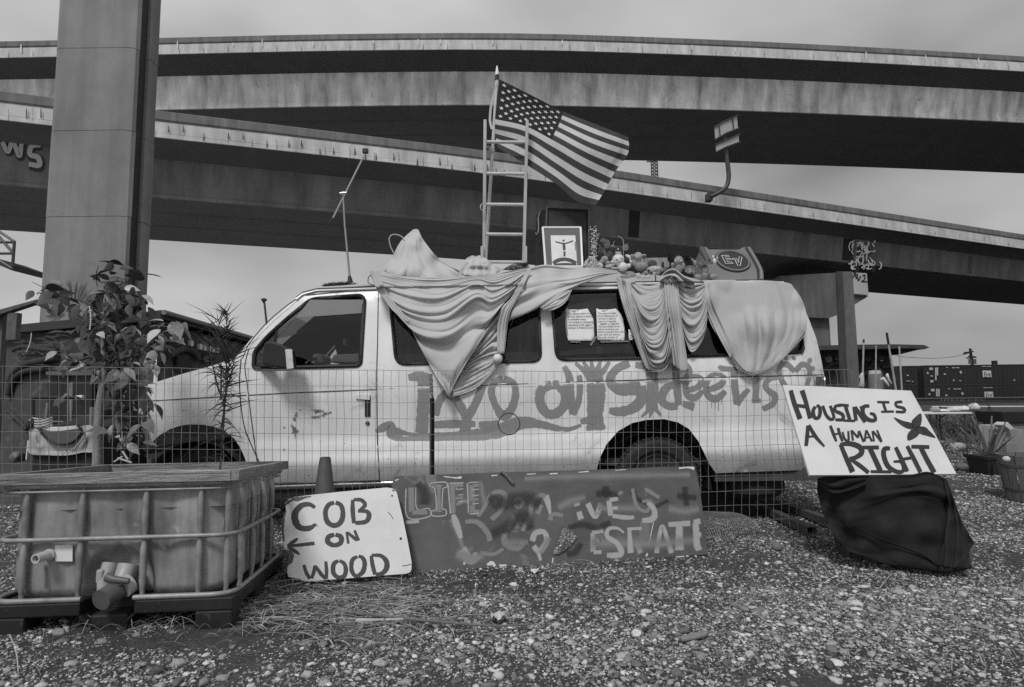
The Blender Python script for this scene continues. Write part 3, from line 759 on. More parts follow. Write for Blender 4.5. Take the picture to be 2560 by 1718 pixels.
# ================================================================== van
YV = 5.0
PROF = [(0.20, 0.16), (0.36, 0.085), (0.45, 0.035), (0.55, -0.010), (0.585, -0.018), (0.62, -0.010), (0.66, 0.002), (0.70, 0.000), (0.735, 0.010), (0.785, 0.022),
        (0.9, 0.016), (1.1, 0.002), (1.18, 0.0), (1.195, 0.008), (1.215, 0.002), (1.30, 0.006), (1.42, 0.022), (1.6, 0.055), (1.9, 0.12), (2.03, 0.155), (2.10, 0.19), (2.2, 0.3)]
PZ = [p[0] for p in PROF]; PO = [p[1] for p in PROF]
def van_y(x, z):
    zz = z - 0.017 * (x + 1.1)
    o = float(np.interp(zz, PZ, PO))
    if x < -2.75: o += min(0.30, 0.22 * ((-2.75 - x) / 0.6) ** 2)
    if x > 2.3: o += 0.16 * ((x - 2.3) / 0.42) ** 2
    return YV + o
def van_pt(px, py, ex=0.0):
    Y = YV
    for _ in range(4):
        p = atY(px, py, Y); Y = van_y(p.x, p.z)
    d = ray(px, py)
    return atY(px, py, Y - ex)
M_van = mat('white_van_paint', 0.74, 0.30, 0.07, 2.2, 6.0, spec=0.5, streak=(0.16, 4.0, 0.6), grime=(0.30, 3.2, 0.57, 0.16), bump=0.10, bscale=2.6)
M_rub = mat('black_rubber', 0.018, 0.55, 0.2, 9); M_blk = mat('dark_interior', 0.07, 0.8, 0.3, 7)
M_glass = glass_mat('window_glass', 0.55)
M_chrome = mat('worn_chrome', 0.5, 0.25, 0.15, 8, metal=0.9)
van = thing('passenger_van', 'white long passenger van covered in painted letters and draped cloth, parked behind the fence', 'van', (0, 6.0, 0))
drip = [(757, 736), (792, 727), (938, 722), (1200, 717), (1475, 712), (1700, 708), (1900, 705), (1958, 707)]
body = [(325, 1112), (324, 1060), (330, 1010), (345, 980), (367, 963), (452, 936), (536, 913), (590, 893), (628, 847), (689, 790), (735, 752)] + drip + \
       [(1981, 716), (2006, 759), (2025, 805), (2041, 847), (2052, 893), (2060, 937), (2064, 1000), (2062, 1100), (2052, 1172), (2018, 1175), (1790, 1183)] + \
       [(1773, 1160), (1763, 1138), (1746, 1103), (1723, 1073), (1695, 1056), (1660, 1048), (1615, 1050), (1580, 1058), (1545, 1078), (1516, 1111), (1502, 1140), (1494, 1165), (1490, 1188)] + \
       [(1220, 1196), (949, 1203), (800, 1208), (640, 1213)] + [(622, 1180), (612, 1145), (600, 1118), (585, 1096), (562, 1078), (536, 1067), (508, 1062), (478, 1061), (452, 1064), (425, 1073), (402, 1086), (385, 1100), (372, 1120)]
door = [(946, 728), (944, 850), (942, 930), (943, 1077), (946, 1150), (949, 1200), (800, 1205), (655, 1210), (643, 1150), (630, 1060), (618, 960), (612, 915), (622, 873), (648, 840), (690, 799), (745, 752), (765, 738), (850, 730)]
def grow(poly, d):
    P = np.array([p[:2] for p in poly], float); n = len(P); r = []
    A = sum(P[i][0] * P[(i + 1) % n][1] - P[(i + 1) % n][0] * P[i][1] for i in range(n)); sg = 1 if A > 0 else -1
    for i in range(n):
        a, b, c = P[i - 1], P[i], P[(i + 1) % n]
        e1 = (b - a) / np.linalg.norm(b - a); e2 = (c - b) / np.linalg.norm(c - b)
        nn = np.array((e1[1] + e2[1], -e1[0] - e2[0])) * sg; l = np.linalg.norm(nn); nn = nn / (l or 1)
        r.append(tuple(b + nn * d))
    return r
def rnd_poly(pts, rad):
    r = []; n = len(pts)
    for i in range(n):
        a, b, c = (np.array(pts[k % n][:2], float) for k in (i - 1, i, i + 1))
        rr = pts[i][2] if len(pts[i]) > 2 else rad
        u = (a - b); v = (c - b); u /= np.linalg.norm(u); v /= np.linalg.norm(v)
        p, q = b + u * rr, b + v * rr
        for t in np.linspace(0, 1, 6): r.append(tuple((1 - t) ** 2 * p + 2 * t * (1 - t) * b + t * t * q))
    return r
w_door = rnd_poly([(634, 921, 10), (636, 880, 12), (668, 842, 14), (718, 797, 10), (778, 748, 16), (912, 738, 20), (901, 914, 12)], 10)
w_mid = rnd_poly([(974, 740), (1346, 732), (1352, 903, 22), (990, 911, 26)], 16)
w_3 = rnd_poly([(1378, 730), (1660, 722), (1668, 895, 18), (1391, 900, 24)], 14)
w_4 = rnd_poly([(1694, 722), (1960, 716, 30), (2011, 862, 24), (2004, 882, 14), (1697, 892, 18)], 14)
mb = MB(); sheet(mb, body, van_pt, [grow(door, 1.3), w_mid, w_3, w_4], 11, 9)
nb = len(mb.v); body_o = obj('body_side', mb, M_van, van, smooth=40)
# far side: the same panel mirrored across the centre line
YCEN = YV + 1.0
mf = MB(); mf.v = [Vector((p.x, 2 * YCEN - p.y, p.z)) for p in mb.v]; mf.f = [q[::-1] for q in mb.f]; mf.a = mb.a; mf.mi = mb.mi
sheet(mf, door, lambda x, y: (lambda p: Vector((p.x, 2 * YCEN - p.y, p.z)))(van_pt(x, y)), [w_door], 20, 14)
obj('far_side', mf, M_van, van, smooth=40)
# shell: nose, hood, windshield, roof, rear, lofted across the width
def loft(pts, crown, n=9, yin=None):
    rows = []
    for (px, py), cr_ in zip(pts, crown):
        a = van_pt(px, py, -0.003); yw = (YCEN - a.y)
        row = []
        for k in range(n):
            t = -1 + 2 * k / (n - 1); h = 1 - abs(t) ** 3.0
            row.append(Vector((a.x + cr_[1] * h, YCEN + t * yw, a.z + cr_[0] * h)))
        rows.append(row)
    return rows
mb = MB(); mb.grid(loft([(325, 1112), (324, 1060), (330, 1010), (345, 980), (367, 963), (452, 936), (536, 913), (590, 893)], [(0, -0.03), (0, -0.04), (0, -0.04), (0.01, -0.04), (0.03, -0.03), (0.05, -0.02), (0.05, 0), (0.05, 0)]))
obj('hood', mb, M_van, van, smooth=50)
mb = MB(); mb.grid(loft([(590, 893), (628, 847), (689, 790), (735, 752), (757, 736)], [(0.02, -0.16), (0.02, -0.15), (0.02, -0.12), (0.03, -0.1), (0.05, -0.06)]))
obj('windshield', mb, M_glass, van, smooth=60)
mb = MB(); mb.grid(loft([(757, 736)] + drip[1:] + [(1981, 716)], [(0.05, -0.06)] + [(0.10, 0)] * (len(drip) - 1) + [(0.07, 0.03)]))
obj('roof', mb, M_van, van, smooth=60)
mb = MB(); mb.grid(loft([(1981, 716), (2006, 759), (2025, 805), (2041, 847), (2052, 893), (2060, 937), (2064, 1000), (2062, 1100), (2052, 1172)], [(0.07, 0.03)] + [(0.0, 0.06)] * 8))
obj('rear_door', mb, M_van, van, smooth=60)
mb = MB(); dl = [van_pt(x, y, 0.012) for x, y in [(740, 749)] + drip]; mb.tube(dl, 0.012, 6); obj('drip_rail', mb, M_van, van, smooth=60)
mb = MB(); dl = [van_pt(x, y - 5, 0.006) for x, y in [(740, 749)] + drip]; mb.tube(dl, 0.006, 5); obj('drip_groove', mb, M_rub, van, smooth=60)
# door with handle, lock and window
mb = MB(); sheet(mb, door, van_pt, [w_door], 11, 8)
dr = obj('front_door', mb, M_van, van, smooth=40)
mb = MB(); hq = [(889, 988), (926, 988), (926, 1043), (913, 1043), (911, 1003), (889, 999)]
board(mb, hq, lambda x, y: van_pt(x, y, 0.004), 0.0, 8) if False else None
def on_van(ex): 
    f = lambda x, y, e=0.0: van_pt(x, y, ex + e)
    f.n = Vector((0, -1, 0)); return f
mb = MB(); board(mb, [(912, 990), (926, 990), (926, 1042), (912, 1042)], on_van(0.006), 0.02, 12); obj('handle_recess', mb, M_rub, dr)
mb = MB(); board(mb, [(889, 987), (924, 987), (924, 1000), (889, 997)], on_van(0.016), 0.02, 12); obj('door_handle', mb, M_van, dr, bevel=0.003)
mb = MB(); mb.lathe([(0.018, 0), (0.018, 0.008), (0.012, 0.012), (0.0, 0.012)], van_pt(919, 1058, 0.0), 16, (0, -1, 0)); obj('door_lock', mb, M_dsteel, dr)
def window(parent, poly, sealw, inset=0.012, m=M_glass):
    mb = MB(); sheet(mb, poly, lambda x, y: van_pt(x, y, -inset), (), 30, 14); g = obj('window', mb, m, parent, smooth=60)
    mb = MB(); ln = [van_pt(p[0], p[1], 0.004) for p in resample(poly, 9)]; mb.tube(ln + [ln[0]], sealw, 6, cap=False); obj('window_seal', mb, M_rub, g, smooth=60)
    return g
window(dr, w_door, 0.019)
M_glass_d = glass_mat('tinted_glass', 0.6)
for q in (w_mid, w_3, w_4): window(van, q, 0.014, 0.012, M_glass_d)
# quarter-light bar and black corner of the door window
mb = MB(); mb.tube([van_pt(692, 815, 0.0), van_pt(681, 922, 0.0)], 0.012, 6); obj('quarter_light_bar', mb, M_rub, dr)
mb = MB(); sheet(mb, [(637, 918), (638, 884), (668, 846), (690, 826), (682, 918)], lambda x, y: van_pt(x, y, -0.005), (), 16); obj('quarter_light_panel', mb, M_rub, dr)
# moulding line along the body, broken at the door seam
M_line = mat('body_seam', 0.03, 0.6)
for pts in ([(373, 1003), (500, 995), (616, 988)], [(622, 988), (760, 981), (940, 974)], [(947, 973), (1250, 962), (1710, 946), (1900, 941), (2058, 937)]):
    mb = MB(); mb.tube([van_pt(p[0], p[1], 0.001) for p in smooth_line(pts, 20)], 0.0045, 5); obj('side_moulding', mb, M_line, van)
for nm, pts in (('door_seam', [(946, 728), (944, 850), (942, 930), (943, 1077), (946, 1150), (949, 1202)]), ('door_seam', [(655, 1211), (643, 1150), (630, 1060), (618, 960), (612, 915), (622, 873)]), ('pillar_seam', [(606, 896), (621, 862), (666, 808), (720, 762), (757, 738)]), ('roof_seam', [(765, 739), (850, 731), (944, 727), (1200, 722), (1475, 716), (1700, 712)]), ('sill_seam', [(655, 1210), (800, 1206), (949, 1201)])):
    mb = MB(); mb.tube([van_pt(p[0], p[1], 0.0005) for p in smooth_line(pts, 20)], 0.0045, 5); obj(nm, mb, M_line, van)
# mirror
mm = crop(600, 700, 6.03)
mh = MB(); fr = [atY(p[0], p[1], YV - 0.26) for p in mm((370, 960), (395, 935), (480, 925), (640, 975), (730, 1030), (775, 1050), (800, 1330), (700, 1345), (420, 1300), (330, 1270), (340, 1120))]
cen = sum(fr, Vector()) / len(fr)
bk = [cen + (p - cen) * 0.86 + Vector((0.0, 0.13, 0.0)) for p in fr]; n_ = len(fr)
mh.add(fr + bk + [cen + (p - cen) * 0.9 + Vector((0, -0.02, 0)) for p in fr], [(i, (i + 1) % n_, (i + 1) % n_ + n_, i + n_) for i in range(n_)] + [tuple(range(n_, 2 * n_))] + [(i + 2 * n_, (i + 1) % n_ + 2 * n_, (i + 1) % n_, i) for i in range(n_)] + [tuple(range(3 * n_ - 1, 2 * n_ - 1, -1))])
mir = obj('side_mirror', mh, M_rub, dr, smooth=50, bevel=0.004)
mb = MB(); q = [atY(p[0], p[1], YV - 0.287) for p in mm((680, 1045), (780, 1045), (803, 1330), (705, 1342))]; mb.prism(q, (0, 0.012, 0)); obj('reflector_tape', mb, mat('peeling_white_tape', 0.6, 0.6, 0.2, 30, spots=(0.1, 60, 0.62)), mir)
mb = MB(); mb.tube([atY(*mm((300, 1250))[0], YV - 0.02), atY(*mm((420, 1240))[0], YV - 0.2)], 0.03, 8); mb.tube([atY(*mm((320, 1100))[0], YV - 0.02), atY(*mm((400, 1120))[0], YV - 0.2)], 0.02, 8); obj('mirror_arm', mb, M_rub, mir, smooth=50)
# wheels
M_tyre = mat('tyre_rubber', 0.03, 0.85, 0.3, 20, bump=0.3, bscale=60); M_rim = mat('steel_rim', 0.16, 0.5, 0.25, 12, metal=0.5)
def wheel(parent, name, px, Rr, zc, ycen):
    c = atY(px, 1100, ycen); c = Vector((c.x, ycen, zc))
    wh = bpy.data.objects.new(name, None); COL.objects.link(wh); wh.parent = parent; wh.location = c - parent.location
    mb = MB(); mb.lathe([(Rr * 0.60, 0.085), (Rr * 0.70, 0.115), (Rr * 0.86, 0.12), (Rr * 0.95, 0.10), (Rr, 0.07), (Rr, -0.07), (Rr * 0.95, -0.1), (Rr * 0.6, -0.1)], c, 48, (0, -1, 0)); ty = obj('tyre', mb, M_tyre, wh, smooth=30)
    mb = MB()
    for k in range(56):
        a = 2 * math.pi * k / 56; m = Matrix.Translation(c) @ Matrix.Rotation(a, 4, 'Y') @ Matrix.Translation((0, 0, Rr))
        for s in (-1, 1): mb.box((-0.011, s * 0.075 - 0.03, -0.012), (0.011, s * 0.075 + 0.03, 0.006), m)
    kind(obj('tread', mb, M_tyre, wh), 'stuff')
    mb = MB(); mb.lathe([(0, 0.06), (0.06, 0.075), (0.075, 0.04), (Rr * 0.36, 0.03), (Rr * 0.5, 0.055), (Rr * 0.58, 0.1), (Rr * 0.61, 0.105), (Rr * 0.6, 0.06)], c, 40, (0, -1, 0)); obj('rim', mb, M_rim, wh, smooth=40)
wheel(van, 'wheel', 1636, 0.372, 0.37, YV + 0.22); wheel(van, 'wheel', 507, 0.36, 0.345, YV + 0.24)
# dark wheel housings and underbody
for cx_, rr in ((487, 0.47), (1634, 0.50)):
    c = van_pt(cx_, 1190, -0.03); mb = MB(); rows = []
    for k in range(17):
        a = math.pi * k / 16; rows.append([Vector((c.x + rr * math.cos(a), c.y + dy, 0.28 + rr * 1.02 * math.sin(a))) for dy in (0.0, 0.6)])
    mb.grid(rows); mb.add([r[1] for r in rows], [tuple(range(17))]); obj('wheel_housing', mb, M_blk, van)
mb = MB(); a = van_pt(640, 1212); b = van_pt(1485, 1190); mb.box((a.x, YV + 0.12, 0.30), (b.x, YV + 1.9, 0.5)); mb.box((van_pt(1790, 1183).x, YV + 0.1, 0.36), (van_pt(2050, 1174).x, YV + 1.9, 0.55)); mb.box((van_pt(625, 1212).x + 0.1, YV + 0.75, 0.3), (van_pt(1790, 1183).x, YV + 1.3, 0.5)); obj('underbody', mb, M_blk, van)
mb = MB(); mb.tube([van_pt(660, 1218, -0.02), van_pt(985, 1208, -0.02), van_pt(1485, 1194, -0.02)], 0.03, 10); obj('running_board', mb, M_chrome, van, smooth=60)
mb = MB(); mb.tube([van_pt(800, 1085, 0) * 0 + Vector((van_pt(660, 1220).x, YV + 0.12, 0.335)), Vector((van_pt(1480, 1200).x, YV + 0.12, 0.40))], 0.02, 8); obj('exhaust_pipe', mb, M_dsteel, van)
mb = MB(); c = atY(1850, 1195, YV + 0.55); mb.lathe([(0.05, -0.1), (0.3, -0.11), (0.36, -0.06), (0.36, 0.06), (0.3, 0.11), (0.05, 0.1)], (c.x, YV + 0.5, 0.30), 36); obj('spare_tyre', mb, M_tyre, van, smooth=40)
# bumpers and tail light
mb = MB(); q = [van_pt(x, y, 0.02) for x, y in ((318, 1125), (369, 1121), (366, 1134), (350, 1152), (318, 1152))]; mb.prism(q, (0, 1.0, 0)); obj('front_bumper', mb, M_chrome, van, bevel=0.01)
mb = MB(); a = van_pt(1985, 1180); mb.box((a.x, YV + 0.12, 0.36), (a.x + 0.42, YV + 1.85, 0.5)); obj('rear_bumper', mb, M_dsteel, van, bevel=0.02)
mb = MB(); q = [(2036, 940), (2062, 940), (2066, 1000), (2066, 1060), (2040, 1060)]; board(mb, q, on_van(0.012), 0.03, 12); tl = obj('tail_light', mb, mat('red_lens', 0.08, 0.2, 0.1, 8), van, bevel=0.004)
mb = MB(); ln = [van_pt(p[0], p[1], 0.02) for p in resample([(2037, 942), (2061, 942), (2064, 1000), (2064, 1058), (2041, 1058)], 8)]; mb.tube(ln + [ln[0]], 0.006, 5); obj('lens_frame', mb, M_chrome, tl)
# fuel flap ring
mb = MB(); ln = [van_pt(1272.8 + 26.8 * math.cos(t), 1059.7 + 26.8 * math.sin(t), 0.0015) for t in np.linspace(0, 2 * math.pi, 41)]; mb.tube(ln, 0.004, 5); obj('fuel_flap', mb, M_line, van)
# painted letters and pictures on the side
M_vp = paint('van_brush_paint', 0.27, 0.12, 0.6, 0.8, 11.0, maxa=0.92)
c8 = lambda s: [(900 + p[0] / 1.9475, 880 + p[1] / 1.9475) + ((p[2] / 1.9475,) if len(p) > 2 else ()) for p in s]
fv = on_van(0.0005)
letters = {
 'painted_letter_h': [[(232, 125, 30), (285, 118, 45), (340, 125, 40)], [(312, 115, 62), (308, 250, 58), (300, 395, 62)], [(365, 310, 40), (385, 240, 38), (420, 205, 40), (470, 235, 46), (520, 320, 44)], [(598, 160, 40), (565, 245, 40), (520, 330, 44), (512, 392, 62)], [(355, 355, 34), (450, 350, 40), (565, 350, 30)]],
 'painted_letter_o': [[(697, 130, 34), (655, 145, 34), (640, 200, 34), (665, 270, 36), (700, 312, 46), (740, 270, 40), (757, 205, 36), (745, 150, 32), (697, 130, 34)]],
 'painted_swoosh': [[(75, 388, 14), (110, 370, 40), (150, 350, 30), (165, 392, 70), (250, 412, 42), (450, 410, 44), (600, 400, 60), (700, 375, 70), (790, 345, 60), (880, 352, 40), (1000, 378, 26), (1080, 355, 14)], [(575, 355, 30), (680, 350, 40)]],
 'painted_letter_o_round': [[(935, 158, 44), (885, 180, 46), (876, 240, 46), (905, 295, 46), (950, 300, 46), (993, 262, 46), (1000, 205, 46), (970, 165, 46), (935, 158, 44)]],
 'painted_letter_n': [[(992, 68, 26), (1018, 120, 36), (1026, 210, 38), (1036, 305, 34)], [(1036, 308, 28), (1064, 240, 30), (1072, 160, 30), (1066, 110, 24)], [(1070, 340, 24), (1120, 330, 40), (1150, 330, 60)]],
 'painted_palm': [[(1140, 95, 84), (1150, 200, 88), (1145, 300, 80), (1150, 385, 90)], [(1045, 52, 14), (1085, 85, 26), (1120, 125, 34)], [(1085, 45, 14), (1108, 80, 26), (1130, 120, 30)], [(1125, 42, 14), (1132, 80, 26), (1140, 120, 30)], [(1170, 42, 14), (1160, 80, 26), (1150, 120, 30)], [(1215, 45, 16), (1190, 85, 26), (1155, 125, 34)]],
 'painted_letter_s': [[(1315, 55, 34), (1260, 75, 40), (1222, 115, 40), (1218, 150, 40), (1262, 180, 56), (1335, 175, 70), (1368, 175, 60)], [(1370, 160, 40), (1372, 225, 56), (1330, 272, 50), (1265, 290, 44), (1210, 285, 30)]],
 'painted_letter_t': [[(1338, 62, 30), (1420, 72, 32), (1500, 66, 22)], [(1418, 60, 54), (1425, 170, 56), (1420, 285, 58)], [(1425, 265, 30), (1368, 318, 10)], [(1425, 275, 26), (1408, 322, 10)], [(1432, 270, 28), (1468, 312, 10)]],
 'painted_letter_r': [[(1535, 50, 36), (1542, 150, 38), (1552, 262, 36)], [(1535, 50, 36), (1590, 70, 34), (1602, 110, 32), (1560, 148, 30)], [(1545, 150, 34), (1488, 178, 40), (1470, 232, 40), (1500, 262, 36), (1550, 262, 34)], [(1568, 250, 30), (1630, 268, 40)]],
 'painted_letter_e': [[(1585, 190, 24), (1648, 168, 30), (1660, 132, 30), (1620, 122, 30), (1588, 150, 28), (1590, 205, 30), (1630, 222, 34), (1672, 185, 22)]],
 'painted_letter_e_dripping': [[(1688, 188, 26), (1755, 160, 34), (1768, 125, 32), (1722, 115, 32), (1688, 145, 30), (1690, 205, 32), (1732, 228, 38), (1782, 190, 24)], [(1712, 232, 4), (1712, 275, 3)], [(1728, 235, 6), (1729, 285, 3)], [(1745, 232, 5), (1746, 290, 3)], [(1760, 225, 4), (1760, 258, 3)]],
 'painted_letter_t_tall': [[(1752, 62, 16), (1760, 78, 26), (1830, 85, 22)], [(1820, 80, 34), (1825, 170, 36), (1838, 255, 36)], [(1832, 258, 34), (1862, 215, 30), (1895, 178, 22)]],
 'painted_letter_i': [[(1930, 120, 34), (1926, 238, 32)], [(1902, 130, 24), (1955, 122, 22)], [(1905, 240, 20), (1955, 236, 20)]],
 'painted_letter_s_small': [[(2036, 122, 22), (1992, 132, 28), (1972, 165, 28), (1998, 195, 28), (2022, 212, 30), (2010, 252, 30), (1958, 280, 26)]],
 'painted_heart': [[(2120, 212, 14), (2070, 165, 26), (2042, 110, 26), (2048, 68, 26), (2082, 62, 28), (2118, 98, 24)], [(2118, 98, 24), (2150, 62, 28), (2182, 70, 26), (2190, 110, 24), (2175, 165, 22), (2150, 210, 14)]],
}
for nm, ss in letters.items():
    mb = MB()
    for s in ss: ribbon(mb, [(q[0], q[1], q[2] * 1.12) for q in c8(s)], 16, fv, 4, 0.34, rag=0.16)
    obj(nm, mb, M_vp, van)
mb = MB()
for c in ((2075, 30, 8, 10), (2113, 30, 9, 10), (2190, 42, 12, 12), (2205, 80, 11, 9), (2050, 45, 7, 6), (720, 58, 10, 8)): blob(mb, c8([(c[0], c[1])])[0], c[2] / 1.6, c[3] / 1.6, fv)
kind(obj('paint_dabs', mb, M_vp, van), 'stuff')
# rust blooms and scrapes
M_rust = paint('rust_bloom', 0.13, 0.45, 1.15, 1.8, 26.0, maxa=0.8)
c4b = crop(0, 560, 2.613); mb = MB(); random.seed(3)
for c in ((2080, 1225, 36, 26), (2120, 1245, 34, 18), (2065, 1262, 34, 22), (2150, 1235, 20, 8), (1930, 1260, 22, 30), (1925, 1350, 26, 56), (1855, 1330, 10, 8), (1855, 1475, 8, 10), (1200, 1220, 20, 5), (2095, 1420, 6, 5), (1960, 1215, 8, 8)):
    q = c4b((c[0], c[1]))[0]; blob(mb, q, c[2] / 2.0, c[3] / 2.0, fv, wob=0.7, soft=0.7)
for k in range(26):
    x = random.uniform(960, 1480); blob(mb, (x, random.uniform(1145, 1190)), random.uniform(1.0, 3.2), random.uniform(0.8, 3), fv, wob=0.6, soft=0.7)
for k in range(10): blob(mb, (random.uniform(1800, 2000), random.uniform(1110, 1165)), random.uniform(1, 3.5), random.uniform(1, 3), fv, wob=0.6, soft=0.7)
for k in range(8): blob(mb, (random.uniform(660, 930), random.uniform(1090, 1195)), random.uniform(1.2, 4), random.uniform(1, 4), fv, wob=0.6, soft=0.7)
kind(obj('rust_marks', mb, M_rust, van), 'stuff')
# interior: floor, seats, dash, headliner, sunshade, clutter
M_seat = mat('grey_seat_cloth', 0.10, 0.9, 0.2, 8); M_hl = mat('headliner_cloth', 0.32, 0.9, 0.1, 5)
mb = MB(); mb.grid([[Vector((van_pt(x, y).x, yy, van_pt(x, y + 14).z - 0.02)) for yy in (YV + 0.22, YV + 1.78)] for x, y in ((765, 736), (938, 722), (1475, 712), (1930, 707))]); obj('headliner', mb, M_hl, van)
mb = MB(); mb.box((-2.3, YV + 0.15, 0.5), (2.55, YV + 1.85, 0.56)); obj('floor_pan', mb, M_blk, van)
def seat(x, y0, y1, z=0.6):
    mb = MB(); mb.box((x - 0.25, y0, z), (x + 0.25, y1, z + 0.22)); mb.hexa([Vector(p) for p in ((x + 0.2, y0, z + 0.2), (x + 0.36, y0, z + 0.2), (x + 0.36, y1, z + 0.2), (x + 0.2, y1, z + 0.2), (x + 0.32, y0, z + 0.85), (x + 0.44, y0, z + 0.85), (x + 0.44, y1, z + 0.85), (x + 0.32, y1, z + 0.85))])
    obj('seat', mb, M_seat, van, bevel=0.04)
for x, y0, y1 in ((-1.5, YV + 0.3, YV + 0.8), (-1.5, YV + 1.2, YV + 1.7), (-0.2, YV + 0.3, YV + 1.6), (1.0, YV + 0.5, YV + 1.7)): seat(x, y0, y1)
mb = MB(); mb.hexa([Vector(p) for p in ((-2.45, YV + .1, .8), (-1.95, YV + .1, .8), (-1.95, YV + 1.9, .8), (-2.45, YV + 1.9, .8), (-2.45, YV + .1, 1.3), (-2.1, YV + .1, 1.28), (-2.1, YV + 1.9, 1.28), (-2.45, YV + 1.9, 1.3))]); obj('dashboard', mb, M_blk, van, bevel=0.03)
mb = MB(); c = Vector((-1.92, YV + 0.45, 1.32)); mb.tube([c + Vector((0.07 * math.sin(t), 0.19 * math.cos(t), 0.17 * math.sin(t))) for t in np.linspace(0, 2 * math.pi, 25)], 0.014, 6); obj('steering_wheel', mb, M_rub, van, smooth=60)
M_shade = mat('sunshade_card', 0.8, 0.6, 0.08, 4, trans=0.6)
ci = crop(600, 700, 6.03)
mb = MB(); q = [atY(p[0], p[1], yy) for p, yy in zip(ci((525, 890), (530, 790), (830, 560), (1222, 740)), (YV + .5, YV + .5, YV + 0.6, YV + 1.2))]; mb.add(q, [(0, 1, 2, 3)]); obj('sunshade', mb, M_shade, van, solid=0.006)
rw = loft([(590, 893), (628, 847), (689, 790), (735, 752), (757, 736)], [(0.0, -0.10), (0.0, -0.09), (0.0, -0.06), (0.01, -0.04), (0.03, 0.0)], 17)
mb = MB(); mb.grid([[p + Vector((0.05, 0, -0.02)) for p in r_[6:]] for r_ in rw]); obj('windshield_light_block', mb, mat('windshield_block_dark', 0.06, 0.8, 0.2, 4), van, smooth=60)  # dark cover added to block light through the far windshield half
mb = MB(); q = [atY(p[0], p[1], YV + .12) for p in ci((840, 570), (1850, 500), (1860, 300), (1060, 300))]; mb.add(q, [(0, 1, 2, 3)]); obj('hanging_blind', mb, mat('grey_blind', 0.42, 0.8, 0.08, 3, trans=0.4), van, solid=0.006)
M_cl = mat('pale_clutter', 0.5, 0.7, 0.2, 8)
for k, pl in enumerate(([(1340, 1240), (1420, 1125), (1790, 1110), (1790, 1250)], [(1090, 1130), (1180, 1105), (1250, 1150), (1250, 1250), (1110, 1250)], [(960, 1260), (1030, 1210), (1190, 1225), (1200, 1262)], [(1550, 890), (1600, 885), (1608, 985), (1552, 985)])):
    mb = MB(); q = [atY(p[0], p[1], YV + 0.35 + 0.1 * k) for p in ci(*pl)]; mb.prism(q, (0, 0.25, 0)); obj('stowed_box', mb, M_cl, van, bevel=0.01)
# panels stowed behind the rear glass
c5 = crop(1400, 700, 8.71)
for pl, yy in (([(20, 720), (150, 580), (800, 410), (1110, 380), (1310, 700)], 0.34), ([(0, 1560), (900, 1440), (1600, 1400), (1640, 1580), (0, 1640)], 0.30)):
    mb = MB(); q = [atY(p[0], p[1], YV + yy) for p in c5(*pl)]; mb.prism(q, (0, 0.03, 0)); obj('stowed_panel', mb, mat('grey_card', 0.3, 0.8, 0.1, 4), van)
for px0, px1 in ((985, 1345), (1700, 2000)):
    mb = MB(); q = [atY(px0, 885, YV + .3), atY(px1, 880, YV + .3), atY(px1, 912, YV + .3), atY(px0, 915, YV + .3)]; mb.prism(q, (0, 0.4, 0)); obj('seat_ledge', mb, mat('grey_card', 0.3), van)
for k, (px, w_) in enumerate(((1010, 46), (1075, 60), (1290, 30), (1310, 50))):
    mb = MB(); P_ = [[atY(px + w_ * (u - 0.5), 745 + 150 * v, YV + 0.35 + 0.03 * math.sin(u * 14)) for u in np.linspace(0, 1, 12)] for v in (0, 0.5, 1)]; mb.grid(P_); obj('curtain', mb, mat('dim_curtain', 0.2, 0.9, 0.2, 7), van, smooth=60)
for q in ([(690, 720), (960, 715), (960, 905), (800, 912), (790, 880), (690, 880)], [(960, 725), (1360, 720), (1366, 925), (975, 930)], [(1366, 720), (1680, 712), (1684, 910), (1380, 915)], [(1684, 712), (1975, 705), (2020, 895), (1690, 905)]):
    mb = MB(); P_ = [van_pt(*k) for k in q]; mb.add([Vector((k.x, 2 * YCEN - k.y - 0.05, k.z)) for k in P_], [tuple(range(len(P_)))]); obj('far_light_block', mb, mat('light_block_dark', 0.13, 0.9, 0.3, 5), van, solid=0.01)  # dark panels added to block light coming through the far windows
# handwritten notes taped inside the third window
M_paper = mat('note_paper', 0.78, 0.8, 0.05, 8, trans=0.1); M_ink = mat('ink', 0.03, 0.6); M_tape = mat('grey_tape', 0.16, 0.5, 0.1, 9)
def note(label, poly, tapes, lines, x0, y0, dy, size):
    ctr = c5(poly[0])[0]; t = thing('paper_note', label, 'note', atY(ctr[0], ctr[1], YV + 0.06), 'handwritten notes in the third window')
    pl_ = c5(*poly); ff = lambda x, y, e=0.0: van_pt(x, y, 0.006 + e)
    ff.n = Vector((0, -1, 0))
    mb = MB(); sheet(mb, pl_, lambda x, y: ff(x, y, 0.002 * math.sin(x * 0.2)), (), 10, 6); obj('paper', mb, M_paper, t, smooth=60, solid=0.001)
    mb = MB()
    for i, ln in enumerate(lines):
        vs, fs = text_mesh(ln, size * (1.15 if ln.startswith('   HARM') else 1.0), 0.12, 0.86 + 0.02 * math.sin(i * 3))
        off = x0 + 6 * math.sin(i * 2.3)
        pts = [ff(*c5((off + v[0], y0 + i * dy - v[1] - v[0] * 0.01))[0], 0.005) for v in vs]
        mb.add(pts, fs)
    kind(obj('handwriting', mb, M_ink, t), 'stuff')
    for tp in tapes:
        mb = MB(); board(mb, c5(*tp), lambda_n(0.010), 0.002, 6); obj('tape', mb, M_tape, t)
def lambda_n(ex): return on_van(ex)
